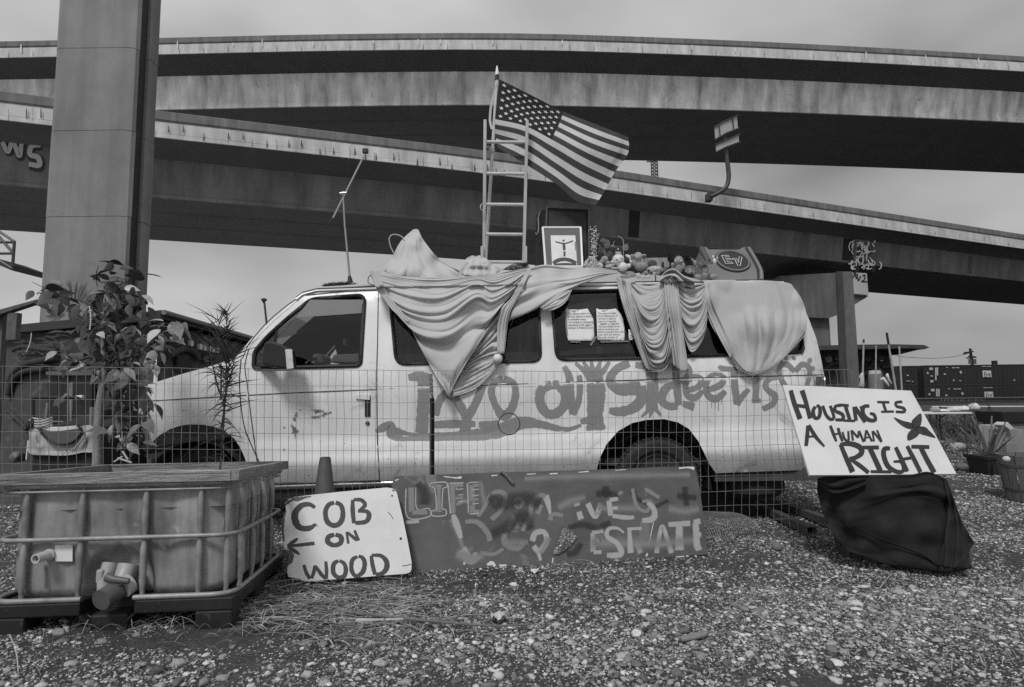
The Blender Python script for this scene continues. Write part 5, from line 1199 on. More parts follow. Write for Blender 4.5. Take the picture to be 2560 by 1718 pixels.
mb = MB(); e_ = [fo(*q) for q in ell(440, 240)]; mb.tube(e_ + [e_[0]], 0.010, 8); obj('badge_ring', mb, M_ev, ev, smooth=60)
mb = MB(); e_ = [fo(*q, -0.006) for q in ell(470, 268)]; mb.tube(e_ + [e_[0]], 0.006, 6); obj('badge_shadow_gap', mb, M_rub, ev, smooth=60)
for pts in ([(1090, 440), (1270, 440), (1305, 478), (1175, 478), (1205, 520), (1335, 525), (1350, 552), (1215, 555), (1245, 610), (1375, 620), (1395, 655), (1205, 655)], [(1370, 520), (1480, 520), (1535, 632), (1555, 480), (1632, 480), (1582, 710), (1520, 710), (1440, 547), (1378, 547)]):
    mb = MB(); e_ = [fo(*q, 0.004) for q in cE(*pts)]; mb.tube(e_ + [e_[0]], 0.0032, 5); obj('badge_letter', mb, mat('badge_white', 0.75, 0.5), bd)

# ------------------------------------------------------------------ bouquet
leaf_cache = {}
def leaf_mesh(name, m, wd=0.5, fold=0.12, droop=0.25, n=8, tip=1.3):
    if name in leaf_cache: return leaf_cache[name]
    mb = MB(); rows = []
    for i in range(n + 1):
        t_ = i / n; hw = wd * 0.5 * math.sin(math.pi * t_ ** 0.8) ** (0.8 if t_ < 0.5 else tip); z = -droop * t_ * t_
        rows.append([Vector((t_, -hw, z + fold * hw * 2)), Vector((t_, 0, z)), Vector((t_, hw, z + fold * hw * 2))])
    mb.grid(rows); me = mesh_from(name, mb, m, 180); leaf_cache[name] = me; return me
def leaf_obj(parent, me, p, d, size, roll=0.0, name='leaf'):
    o = bpy.data.objects.new(name, me); COL.objects.link(o); o.parent = parent
    q = Vector(d).to_track_quat('X', 'Z') @ Matrix.Rotation(roll, 3, 'X').to_quaternion()
    loc = Vector((0, 0, 0)); pp = parent
    while pp is not None: loc += pp.location; pp = pp.parent
    o.location = Vector(p) - loc; o.rotation_mode = 'QUATERNION'; o.rotation_quaternion = q; o.scale = (size, size, size); return o
cT = crop(1460, 540, 8.346); YB = 5.5; KT = YB / F / 8.346
bq = thing('bouquet', 'artificial bouquet of broad leaves and beaded sprays beside the black speaker', 'bouquet', atY(1500, 660, YB)); random.seed(8)
mb = MB(); mbs = MB()
for k in range(5):
    x0_ = 150 + 18 * k; top = (140 + 30 * k, 215 + 40 * (k % 3)); mbs.tube([atY(*q[:2], YB) for q in smooth_line(cT((x0_ + 30, 860), (x0_, 500), top), 8)], 0.002, 4)
    for j in range(34):
        t_ = random.random(); x = x0_ + 30 * t_ + (top[0] - x0_) * max(0, 1 - t_ * 1.4) + random.gauss(0, 16); y = 860 - (860 - top[1]) * (1 - t_)
        mb.ball(atY(*cT((x, y))[0], YB + random.uniform(-0.03, 0.03)), random.uniform(0.003, 0.0065), 6, 4)
obj('stems', mbs, M_dsteel, bq); kind(obj('beads', mb, mat('pearl_bead', 0.75, 0.25), bq, smooth=60), 'stuff')
lm = leaf_mesh('bouquet_leaf', mat('silk_leaf', 0.26, 0.6, 0.3, 14, rnd=0.5), 0.85, 0.1, 0.2)
for (x, y, a, s_) in ((240, 470, 55, 150), (330, 520, 10, 170), (400, 530, -25, 190), (300, 600, -70, 150), (420, 650, 20, 150), (830, 720, 60, 170), (250, 620, 200, 120), (520, 640, -30, 110), (650, 640, 170, 130), (380, 720, -50, 170), (300, 760, 30, 190), (470, 800, 10, 180)):
    leaf_obj(bq, lm, atY(*cT((x, y))[0], YB - random.uniform(0, 0.06)), (math.cos(R(a)), random.uniform(-.5, .3), math.sin(R(a))), s_ * KT, random.uniform(-1.3, -0.4))
mb = MB(); mb.tube([atY(*q[:2], YB) for q in smooth_line(cT((820, 860), (825, 560), (790, 470), (700, 415)), 5)], 0.0035, 5); mb.tube([atY(*q[:2], YB) for q in cT((570, 700), (640, 520))], 0.002, 4); obj('stem', mb, mat('silk_stem', 0.4, 0.6), bq)
# ------------------------------------------------------------------ toys: soft bodies fused into one skin each
def toy(name, label, blobs, m, extras=(), sc=KT, cf=cT, Y0=5.42, vox=0.006):
    b0 = cf(blobs[0][:2])[0]; t_ = thing(name, label, 'toy', atY(b0[0], b0[1], Y0), 'toys heaped on the roof')
    mb = MB()
    for bb in blobs:
        x, y, rx, ry = bb[:4]; dy = bb[4] if len(bb) > 4 else 0; mb.ball(atY(*cf((x, y))[0], Y0 + dy), (rx * sc, min(rx, ry) * sc, ry * sc), 16, 10)
    o = obj('body', mb, m, t_, smooth=180); md = o.modifiers.new('fuse', 'REMESH'); md.mode = 'VOXEL'; md.voxel_size = vox; md.use_smooth_shade = True
    sm = o.modifiers.new('soft', 'SMOOTH'); sm.iterations = 4
    for nm, bl, mm_ in extras:
        mb = MB()
        for bb in bl: x, y, rx, ry = bb[:4]; dy = bb[4] if len(bb) > 4 else 0; mb.ball(atY(*cf((x, y))[0], Y0 + dy), (rx * sc, min(rx, ry) * sc * 0.7, ry * sc), 14, 8)
        obj(nm, mb, mm_, t_, smooth=180)
    return t_
def fuzz(parent, c, rad, n, length, m, nm='hair', face=0.4):
    mb = MB()
    for k in range(n):
        d = Vector((random.gauss(0, 1), random.gauss(0, 1), random.gauss(0, 1))).normalized()
        if d.z < -face: continue
        p = c + Vector((d.x * rad[0], d.y * rad[1], d.z * rad[2])); q = p + (d + Vector((random.gauss(0, .5), random.gauss(0, .5), random.gauss(0, .5)))).normalized() * length
        mb.tube([p, q], [length * 0.16, length * 0.07], 3)
    kind(obj(nm, mb, m, parent), 'stuff')
M_skin1 = mat('vinyl_pale', 0.6, 0.45, 0.06, 10); M_skin2 = mat('vinyl_brown', 0.22, 0.4, 0.08, 10); M_pl1 = mat('plush_brown', 0.26, 0.95, 0.25, 25, bump=0.6, bscale=200); M_pl2 = mat('plush_grey', 0.5, 0.95, 0.2, 25, bump=0.6, bscale=200); M_pl3 = mat('plush_dark', 0.09, 0.95, 0.25, 25, bump=0.6, bscale=200)
M_eye = mat('toy_eye_white', 0.75, 0.2); M_hair = mat('toy_hair_dark', 0.025, 0.7, 0.3, 30)
t_ = toy('rag_doll', 'pale mop haired doll slumped at the left end of the toys', [(130, 1000, 130, 110), (300, 1040, 110, 70)], mat('rag_cloth', 0.5, 0.9, 0.15, 20))
mb = MB()
for k in range(60):
    x = random.uniform(-10, 340); mb.tube([atY(*q[:2], 5.36 + random.uniform(-0.02, 0.03)) for q in smooth_line(cT((170 + random.gauss(0, 30), 850), (x * 0.6 + 60, 920), (x, 1040 + random.uniform(-20, 30))), 4)], 0.004, 4)
kind(obj('yarn_hair', mb, mat('yarn', 0.55, 0.9, 0.1), t_), 'stuff')
toy('capped_doll', 'small doll wearing a peaked cap, seated under the bouquet', [(715, 775, 74, 66), (700, 870, 80, 80, 0.03)], mat('vinyl_mid', 0.3, 0.45, 0.06), [('cap', [(705, 672, 92, 50), (720, 715, 105, 16, -0.03)], mat('cap_cloth', 0.05, 0.8)), ('cap_badge', [(712, 690, 14, 14, -0.05)], M_eye), ('smile', [(715, 775, 56, 10, -0.032)], M_eye)])
t_ = toy('round_faced_doll', 'pale round faced doll with dark hair and slanted brows', [(715, 915, 128, 122), (810, 1065, 112, 95, -0.01), (930, 1040, 60, 50), (590, 960, 40, 34)], M_skin1, [('hair_cap', [(660, 900, 165, 105, 0.045), (890, 930, 60, 75, 0.03)], M_hair), ('eye', [(680, 915, 16, 12, -0.055)], M_rub), ('eye', [(790, 890, 16, 12, -0.05)], M_rub), ('mouth', [(735, 965, 26, 8, -0.05)], M_skin2)])
toy('eared_plush', 'brown plush animal with round ears sitting above the other toys', [(1128, 840, 92, 88), (1000, 832, 44, 36), (1258, 835, 46, 44), (1140, 960, 130, 95, 0.02), (1125, 860, 70, 45, -0.03)], mat('plush_tan', 0.34, 0.95, 0.2, 25, bump=0.6, bscale=200), [('inner_ear', [(1262, 838, 28, 28, -0.018)], M_pl3)])
toy('ball_plush', 'dark round plush lying belly up in the middle of the heap', [(1185, 1050, 140, 100), (1060, 1010, 60, 50)], M_pl1)
toy('dark_haired_doll', 'small doll with a smooth dark head and pale dress', [(1450, 1105, 110, 75), (1360, 1130, 70, 50), (1560, 1110, 70, 60)], mat('pale_dress', 0.4, 0.85, 0.15, 20), [('head', [(1425, 1000, 100, 88, 0.0)], M_pl3), ('eye', [(1440, 975, 14, 8, -0.05)], M_rub)])
toy('teddy_bear', 'little pale teddy bear with two light paws at the edge of the cloth', [(1290, 1215, 100, 70, 0.02), (1135, 1250, 55, 65, -0.03), (1240, 1280, 56, 52, -0.04), (1345, 1270, 52, 44, -0.03), (1480, 1200, 60, 40)], M_pl2, [('nose', [(1345, 1150, 34, 40, -0.02)], M_rub), ('muzzle', [(1290, 1180, 50, 40, -0.03)], M_pl1)])
toy('limp_plush', 'limp grey brown plush limbs spilling toward the crumpled cloth', [(900, 1190, 160, 40), (860, 1270, 130, 40, -0.04), (1000, 1240, 90, 44, -0.02), (760, 1140, 90, 36)], M_pl1)
t_ = toy('curly_haired_doll', 'brown doll with a big dark curly hairdo and hands at its cheeks', [(1975, 950, 102, 118), (1975, 1100, 84, 90), (1850, 1015, 40, 44, -0.02), (2080, 1040, 36, 70, -0.02), (1850, 1090, 34, 60)], M_skin2,
    [('eye', [(1920, 930, 24, 18, -0.052)], M_eye), ('eye', [(2028, 938, 22, 16, -0.05)], M_eye), ('pupil', [(1926, 932, 10, 12, -0.068)], M_rub), ('pupil', [(2030, 940, 10, 12, -0.064)], M_rub), ('mouth', [(1980, 985, 28, 12, -0.055)], mat('doll_lip', 0.05, 0.4))])
fuzz(t_, atY(*cT((1965, 900))[0], 5.47), (205 * KT, 80 * KT, 125 * KT), 1100, 0.014, M_hair)
mb = MB(); mb.ball(atY(*cT((1965, 905))[0], 5.48), (200 * KT, 80 * KT, 120 * KT), 18, 10); obj('hair_mass', mb, M_hair, t_, smooth=180)
toy('folded_plush', 'flat grey plush rabbit shape wedged left of the round faced doll', [(430, 900, 80, 70), (360, 960, 60, 40), (500, 980, 70, 40)], mat('plush_mottled', 0.3, 0.95, 0.4, 30, bump=0.6, bscale=200))
toy('small_white_plush', 'small white plush lying behind the eared plush', [(960, 880, 70, 60, 0.05), (900, 830, 50, 30, 0.06), (990, 950, 60, 60, 0.04)], mat('plush_white', 0.62, 0.95, 0.15, 25, bump=0.6, bscale=200))
toy('brown_cub', 'small brown cub lying low in front of the dark haired doll', [(1600, 1130, 70, 44, -0.02), (1660, 1080, 60, 40), (1540, 1190, 60, 34, -0.02)], mat('plush_cub', 0.2, 0.95, 0.3, 25, bump=0.6, bscale=200))
toy('cloth_limbs', 'pale bent cloth limbs crossing under the round faced doll', [(560, 1020, 120, 26), (660, 1090, 110, 26, -0.03), (520, 1060, 100, 24)], mat('limb_cloth', 0.36, 0.9, 0.3, 25))
t_ = thing('cloth_rosette', 'pale ruffled cloth rosette between the curly haired doll and the upturned doll', 'toy', atY(*cT((2210, 1120))[0], 5.4), 'toys heaped on the roof'); mb = MB()
for k in range(4):
    rr = 95 - 20 * k; rows = [[atY(*cT((2210 + (rr + 18 * j) * math.cos(a), 1120 + (rr + 18 * j) * 0.8 * math.sin(a)))[0], 5.4 - 0.02 * k - 0.02 * j + 0.014 * math.sin(7 * a + k)) for a in np.linspace(0, 2 * math.pi, 40)] for j in (0, 1)]; mb.grid(rows)
mb.ball(atY(2210 / 8.346 + 1460, 1120 / 8.346 + 540, 5.41), 0.035, 12, 8); obj('ruffle', mb, M_cloth2, t_, smooth=180)
cU = crop(1700, 600, 10.62); KU = 5.4 / F / 10.62
t_ = toy('upturned_doll', 'brown jointed doll with raised arms and dark ruffled collar before the wedge speaker', [(655, 790, 108, 130), (660, 930, 90, 80), (480, 975, 100, 66, -0.03), (900, 965, 125, 66, -0.03), (400, 620, 52, 90), (330, 530, 34, 50), (275, 470, 16, 22), (390, 480, 16, 14), (480, 720, 60, 50)], M_skin2,
    [('raised_hand', [(920, 560, 50, 75), (885, 450, 30, 45), (990, 470, 30, 18)], M_skin1)], KU, cU, 5.38, 0.005)
mb = MB(); mb.grid([[atY(*cU((655 + (60 + 155 * j) * math.cos(a), 610 + (14 + 36 * j) * math.sin(a) + 18 * math.sin(6 * a) * j))[0], 5.38 - 0.06 * j * math.sin(a)) for a in np.linspace(0, 2 * math.pi, 48)] for j in (0, 0.5, 1)]); obj('ruffled_collar', mb, mat('ruffle_dark', 0.10, 0.8, 0.4, 30), t_, smooth=180, solid=0.004)
t_ = thing('cardboard_box', 'pale open box standing behind the toys', 'box', atY(*cT((1500, 1010))[0], 5.55)); q = [atY(*k, 5.55) for k in cT((1280, 1060), (1770, 1060), (1765, 868), (1290, 876))]
mb = MB(); mb.prism(q, (0, 0.02, 0)); obj('front_panel', mb, mat('pale_card', 0.3, 0.8, 0.15, 8, streak=(0.4, 30, 2)), t_)
mb = MB(); mb.prism([q[0], q[3], q[3] + Vector((0, 0.2, 0)), q[0] + Vector((0, 0.2, 0))], (-0.006, 0, 0)); mb.prism([q[1], q[2], q[2] + Vector((0, 0.2, 0)), q[1] + Vector((0, 0.2, 0))], (0.006, 0, 0)); obj('side_panel', mb, mat('pale_card', 0.3), t_)
mb = MB(); mb.tube([atY(*cT((1640, 1050))[0], 5.4), atY(*cT((1650, 965))[0], 5.4)], [0.013, 0.011], 10); tag(obj('small_bottle', mb, M_rub, smooth=40), 'small black bottle cap among the toys before the pale box', 'bottle')
# ================================================================== wire fence
M_wire = mat('fence_wire', 0.22, 0.5, 0.2, 20, metal=0.2)
FX = [-120, 0, 975, 1768, 2150, 2300]; FYY = [3.72, 3.76, 4.02, 4.36, 4.48, 4.52]
def fence_y(px): return float(np.interp(px, FX, FYY))
R0 = ([0, 450, 860, 1400, 1700, 2060, 2150], [916, 920, 925.5, 929, 930, 925, 922]); DR = ([0, 975, 1768, 2150], [40.6, 40.2, 37.4, 36.6])
fence = thing('wire_fence', 'low welded wire mesh fence running across in front of the van', 'fence', (0, 4.1, 0))
cols = []; x = -40.0
while x < 2148: cols.append(x); x += float(np.interp(x, [0, 700, 1800, 2150], [23.5, 19.9, 18.8, 19.6]))
random.seed(17); nodes = []
for k in range(13):
    row = []
    for i, cx_ in enumerate(cols):
        y = np.interp(cx_, *R0) + k * np.interp(cx_, *DR) + 2.2 * noise.noise((cx_ / 90.0, k * 0.7, 1.0)) + 0.8 * noise.noise((cx_ / 15.0, k * 3.1, 4.0))
        bul = max(0, (cx_ - 1700) / 200) if cx_ < 2000 else max(0, (2150 - cx_) / 100)
        px = cx_ + 2.5 * noise.noise((i * 0.31, k * 0.5, 8.0)) + 0.5 * (random.random() - 0.5) + (k * 2.0 + 5 * math.sin(k * 1.1) * 0.6 if cx_ > 1720 else 0) * min(1, abs(bul))
        p = atY(px, y, fence_y(cx_) + 0.02 * noise.noise((i * 0.11, k * 0.3, 2.0)))
        row.append(p)
    nodes.append(row)
mb = MB()
for k, row in enumerate(nodes):
    seg = [p for p in row if p.z > -0.03]
    if len(seg) > 1: mb.tube([p + Vector((0, -0.0022, 0)) for p in row if p.z > -0.03], 0.0018 if k else 0.0022, 4)
for i in range(len(cols)):
    seg = [nodes[k][i] for k in range(13) if nodes[k][i].z > -0.03]
    if len(seg) > 1: mb.tube(seg, 0.0017, 4)
kind(obj('wire_mesh', mb, M_wire, fence), 'stuff')
mb = MB(); yf = fence_y(1079) + 0.03
mb.tube([atY(1077, 935, yf), atY(1080, 997, yf)], 0.012, 8); obj('post_tip', mb, mat('chipped_post', 0.3, 0.6, 0.3, 30, spots=(0.05, 50, 0.5)), fence)
def tpost(px, y0, yf):
    mb = MB(); a = atY(px, y0, yf); mb.box((a.x - 0.017, yf, -0.3), (a.x + 0.017, yf + 0.006, a.z)); mb.box((a.x - 0.003, yf - 0.03, -0.3), (a.x + 0.003, yf, a.z))
    z = 0.1
    while z < a.z: mb.box((a.x - 0.008, yf - 0.006, z), (a.x + 0.008, yf - 0.0005, z + 0.02)); z += 0.055
    return obj('post', mb, mat('black_steel_post', 0.015, 0.6, 0.2, 20), fence)
tpost(1080, 996, yf)
mb = MB(); random.seed(2); mb.tube([atY(1079 + 5 * math.sin(k * 1.7), 928 + k * 5, yf - 0.02) for k in range(14)], 0.003, 5); obj('chain', mb, M_steel, fence)

# ================================================================== signs leaning on the fence
M_ply = mat('board_edge_ply', 0.10, 0.85, 0.3, 14)
c7 = crop(940, 1150, 2.7174)
LB, LR, LT = atY(975, 1440, 3.80), atY(1768, 1387, 4.14), atY(982, 1190, 3.955)
lf = plane_map(LB, LR, LT)
ls = thing('painted_board', 'long dark board with spray painted letters and a peeling patch leaning on the fence', 'sign', atZ(1370, 1415, 0))
o_ = [(982, 1191), (1060, 1188), (1250, 1181), (1500, 1174), (1700, 1166), (1736, 1165), (1742, 1185), (1750, 1226), (1766, 1345), (1768, 1386), (1600, 1398), (1400, 1412), (1200, 1425), (1030, 1436), (972, 1440), (976, 1300)]
M_life = mat('sprayed_board_paint', 0.105, 0.5, 0.22, 3.5, 6.0, spots=(0.16, 5, 0.58), bump=0.1, bscale=30, streak=(0.25, 2, 6))
mb = MB(); board(mb, o_, lf, 0.018, 20); obj('panel', mb, M_life, ls)
S27 = 1 / 2.7174
sp_d = paint('sign_spray_dark', 0.028, 0.15, 1.2, 0.7, 9, maxa=0.65); sp_m = paint('sign_spray_mid', 0.24, 0.1, 1.0, 0.5, 9, maxa=0.85); sp_l = paint('sign_spray_light', 0.42, 0.12, 1.0, 0.6, 12, maxa=0.85); sp_s = paint('sign_smear', 0.27, 0.05, 1.25, 0.7, 5, maxa=0.75); sp_w = paint('sign_paint_white', 0.62, 0.3, 0.6, 0.9, 30)
def strokes(name, parent, lst, m, cf, sc, fn, soft=0.5, rag=0.1, stuff=True, wmul=1.0):
    mb = MB()
    for s in lst: ribbon(mb, [(q[0], q[1]) + ((q[2] * sc * wmul,) if len(q) > 2 else ()) for q in cf(*s)], 10 * sc, fn, 4, soft, rag=rag)
    o = obj(name, mb, m, parent); 
    return kind(o, 'stuff') if stuff else o
strokes('dark_patches', ls, [[(275, 150, 90), (330, 230, 130), (330, 310, 120)], [(1490, 235, 70), (1560, 225, 80), (1650, 240, 70)], [(1560, 170, 80), (1570, 260, 80)], [(2040, 245, 70), (2110, 250, 76), (2185, 258, 60)], [(2098, 175, 70), (2110, 320, 70)], [(760, 250, 100), (860, 300, 170), (1000, 260, 170), (1120, 300, 130)], [(760, 520, 120), (900, 450, 150), (1010, 380, 150), (1050, 480, 100)], [(1300, 460, 60), (1400, 440, 80), (1500, 460, 80), (1600, 420, 70)], [(1290, 640, 90), (1350, 630, 90), (1400, 560, 60)], [(1740, 200, 60), (1770, 260, 60), (1860, 300, 60)], [(1880, 330, 50), (1990, 270, 40)]], sp_d, c7, S27, lf, 0.8)
strokes('paint_smears', ls, [[(1000, 130, 60), (1180, 120, 90), (1500, 110, 100), (1900, 105, 90), (2140, 100, 70)], [(1230, 330, 90), (1330, 280, 110), (1430, 250, 80)], [(1450, 560, 150), (1700, 570, 160), (2000, 560, 150), (2200, 540, 110)], [(540, 640, 130), (640, 670, 120), (740, 650, 90)], [(860, 560, 110), (960, 560, 110), (1040, 560, 80)], [(1980, 330, 100), (2100, 350, 100), (2200, 330, 90)], [(710, 140, 50), (740, 330, 70)], [(500, 400, 40), (560, 520, 60), (600, 620, 50)], [(1180, 520, 70), (1120, 640, 60)], [(1500, 330, 100), (1650, 330, 110), (1780, 330, 90)]], sp_s, c7, S27, lf, 0.9)
strokes('letter_fill', ls, [[(238, 180, 56), (242, 360, 56)], [(240, 358, 44), (355, 356, 44)], [(425, 165, 90), (427, 200, 40), (428, 330, 40), (428, 360, 84)], [(518, 160, 50), (525, 370, 44)], [(520, 175, 30), (600, 172, 30)], [(520, 262, 26), (600, 256, 26)], [(650, 165, 50), (655, 365, 50)], [(650, 175, 30), (708, 172, 34)], [(650, 270, 26), (705, 266, 26)], [(650, 350, 30), (708, 350, 34)]], sp_m, c7, S27, lf, 0.5)
strokes('spray_letters', ls, [[(203, 190, 9), (214, 388, 10), (362, 385, 10), (358, 330, 8), (278, 332, 8), (270, 180, 7)], [(195, 425, 26), (300, 418, 22)], [(368, 188, 9), (372, 160, 9), (476, 153, 10), (479, 190, 9), (456, 196, 9), (450, 330, 9), (473, 336, 9), (472, 377, 10), (384, 380, 10), (381, 345, 9), (410, 335, 9), (398, 196, 9), (368, 188, 9)], [(490, 162, 11), (497, 270, 11), (508, 372, 12)], [(545, 170, 8), (548, 200, 8), (602, 195, 8)], [(602, 155, 10), (490, 160, 10)], [(552, 240, 8), (602, 236, 8)], [(552, 285, 8), (600, 280, 8)], [(620, 152, 11), (625, 260, 10), (627, 368, 8)], [(645, 205, 8), (708, 198, 8)], [(645, 245, 8), (705, 240, 8)], [(645, 300, 8), (705, 295, 8)], [(632, 368, 10), (708, 364, 10)], [(622, 155, 8), (710, 150, 8)]], sp_l, c7, S27, lf, 0.35, wmul=1.15)
strokes('spray_script', ls, [[(690, 390, 24), (730, 330, 26), (780, 240, 30), (840, 215, 30), (880, 250, 32), (850, 340, 32), (780, 410, 34)], [(800, 310, 26), (822, 265, 24)], [(930, 285, 26), (965, 262, 28), (1000, 285, 28), (970, 322, 28), (935, 300, 26)], [(990, 490, 30), (1040, 400, 32), (1060, 290, 30), (1120, 240, 30), (1160, 250, 26)], [(1095, 375, 34), (1125, 300, 26)], [(890, 480, 36), (940, 390, 40), (960, 385, 30)], [(935, 500, 40), (975, 420, 30)], [(600, 420, 26), (690, 425, 36), (760, 500, 40), (775, 560, 40)], [(870, 490, 40), (880, 570, 44), (960, 600, 44), (1010, 560, 36)], [(540, 310, 20), (600, 280, 26), (660, 300, 20)], [(700, 630, 30), (800, 640, 26), (870, 600, 20)], [(1180, 420, 40), (1200, 370, 30), (1280, 380, 30)], [(1640, 240, 24), (1680, 210, 26)], [(1740, 190, 22), (1770, 310, 26), (1830, 350, 26), (1880, 300, 30)], [(1820, 190, 26), (1880, 230, 28), (1930, 260, 24)], [(1800, 280, 22), (1870, 290, 30), (1890, 380, 30)]], sp_m, c7, S27, lf, 0.6, wmul=1.5)
strokes('brush_words', ls, [[(520, 365, 26), (545, 430, 44), (580, 540, 26)], [(1150, 235, 40), (1170, 300, 34), (1185, 385, 10)], [(1360, 285, 46), (1368, 320, 36)], [(1375, 345, 34), (1395, 410, 40)], [(1435, 290, 36), (1490, 385, 34), (1530, 290, 36)], [(1580, 270, 30), (1595, 385, 34)], [(1580, 275, 26), (1650, 262, 26)], [(1600, 330, 22), (1650, 325, 22)], [(1600, 380, 26), (1700, 392, 30), (1760, 390, 22)], [(1840, 285, 26), (1890, 340, 34), (1880, 400, 40), (1800, 415, 30)], [(1060, 560, 40), (1080, 500, 36), (1140, 490, 34), (1160, 550, 36), (1110, 620, 40), (1065, 580, 34)], [(1100, 620, 26), (1120, 690, 22)], [(580, 600, 60), (640, 680, 60), (700, 640, 50)]], sp_l, c7, S27, lf, 0.4, wmul=1.35)
strokes('word_estate', ls, [[(1470, 490, 28), (1475, 630, 34)], [(1460, 495, 26), (1550, 480, 30)], [(1470, 560, 26), (1530, 555, 24)], [(1470, 630, 26), (1540, 625, 26)], [(1690, 500, 12), (1640, 465, 18), (1580, 470, 24), (1570, 520, 30), (1640, 570, 34), (1660, 640, 40), (1560, 650, 34)], [(1720, 470, 24), (1730, 640, 40)], [(1700, 470, 18), (1810, 465, 22)], [(1770, 560, 30), (1800, 640, 34)], [(1905, 640, 34), (1920, 540, 30), (1945, 450, 24), (1985, 560, 30), (2010, 640, 34)], [(1910, 580, 20), (1980, 575, 18)], [(2060, 440, 40), (2060, 620, 60)], [(1980, 440, 30), (2140, 430, 36)], [(2170, 420, 40), (2180, 600, 44)], [(2150, 425, 30), (2210, 415, 40)], [(2160, 510, 26), (2215, 505, 34)], [(2160, 610, 30), (2215, 590, 30)]], sp_l, c7, S27, lf, 0.45, wmul=1.4)
strokes('chipped_paint', ls, [[(455, 112, 6), (540, 122, 10), (585, 118, 16)], [(125, 142, 10), (160, 130, 6)], [(780, 108, 10), (830, 104, 8)], [(1020, 98, 6), (1090, 94, 6)], [(1175, 95, 10), (1240, 92, 10)], [(1370, 85, 8), (1450, 78, 8)], [(1620, 72, 6), (1700, 66, 6)], [(2050, 58, 10), (2120, 52, 14), (2165, 60, 24)], [(590, 690, 40), (615, 700, 34)], [(750, 715, 18), (790, 700, 30), (810, 728, 14)], [(835, 720, 22), (895, 716, 18)], [(1830, 640, 24), (1850, 650, 30)], [(2140, 545, 12), (2200, 530, 5)], [(1390, 225, 12), (1388, 240, 14)], [(960, 180, 10), (958, 192, 10)], [(1085, 195, 6), (1087, 198, 6)], [(1900, 680, 8), (2000, 668, 6)], [(2030, 660, 10), (2100, 655, 8)], [(1205, 660, 12), (1195, 705, 8)], [(1850, 590, 6), (1885, 420, 5)]], sp_w, c7, S27, lf, 0.3, 0.5)
# torn flap of paint and the rope through the board
mb = MB(); fo_ = c7((1265, 452), (1310, 470), (1366, 520), (1340, 560), (1290, 610), (1240, 640), (1198, 640), (1215, 590), (1240, 540))
V, T = tri2d(fo_, (), 3.0); random.seed(6)
P_ = [lf(float(p[0]), float(p[1]), 0.006 + 0.012 * abs(noise.noise((p[0] * 0.16, p[1] * 0.16, 3.0))) + 0.008 * random.random()) for p in V]; mb.add(P_, [tuple(int(i) for i in q) for q in T]); obj('torn_flap', mb, mat('torn_foil', 0.18, 0.4, 0.8, 60, spots=(0.6, 70, 0.6)), ls)
mb = MB()
for ph in (0, 2.1, 4.2):
    mb.tube([lf(*q[:2], 0.014 + 0.006 * math.sin(i * 1.3 + ph)) + Vector((0.006 * math.cos(i * 1.3 + ph), 0, 0)) for i, q in enumerate(smooth_line(c7((845, 82), (880, 105), (905, 135), (930, 165)), 2.2))], 0.008, 6)
obj('rope', mb, mat('grey_rope', 0.16, 0.9, 0.3, 60), ls, smooth=50)

c6 = crop(600, 1100, 3.92); S39 = 1 / 3.92
CBm = plane_map(atY(715, 1450, 3.60), atY(1030, 1434, 3.69), atY(980, 1222, 3.85))
cs_ = thing('painted_board', 'small white board reading cob on wood with an arrow pointing left', 'sign', atZ(860, 1440, 0))
o_ = c6((440, 612), (470, 585), (510, 562), (640, 545), (800, 528), (960, 510), (1200, 488), (1440, 466), (1490, 474), (1515, 492), (1535, 512), (1600, 780), (1645, 1000), (1682, 1200), (1680, 1270), (1665, 1298), (1620, 1312), (1400, 1328), (1200, 1345), (900, 1368), (700, 1385), (600, 1378), (520, 1366), (475, 1345), (462, 1300), (466, 1240), (500, 1195), (522, 1160), (528, 1120), (470, 1090), (440, 1075), (418, 1000), (408, 900), (412, 800), (452, 700), (450, 660))
M_cob = mat('chalky_white_paint', 0.68, 0.75, 0.07, 5, 6, spots=(0.42, 10, 0.66), streak=(0.08, 3, 3))
mb = MB(); board(mb, o_, CBm, 0.02, 14, 6); obj('panel', mb, M_cob, cs_)
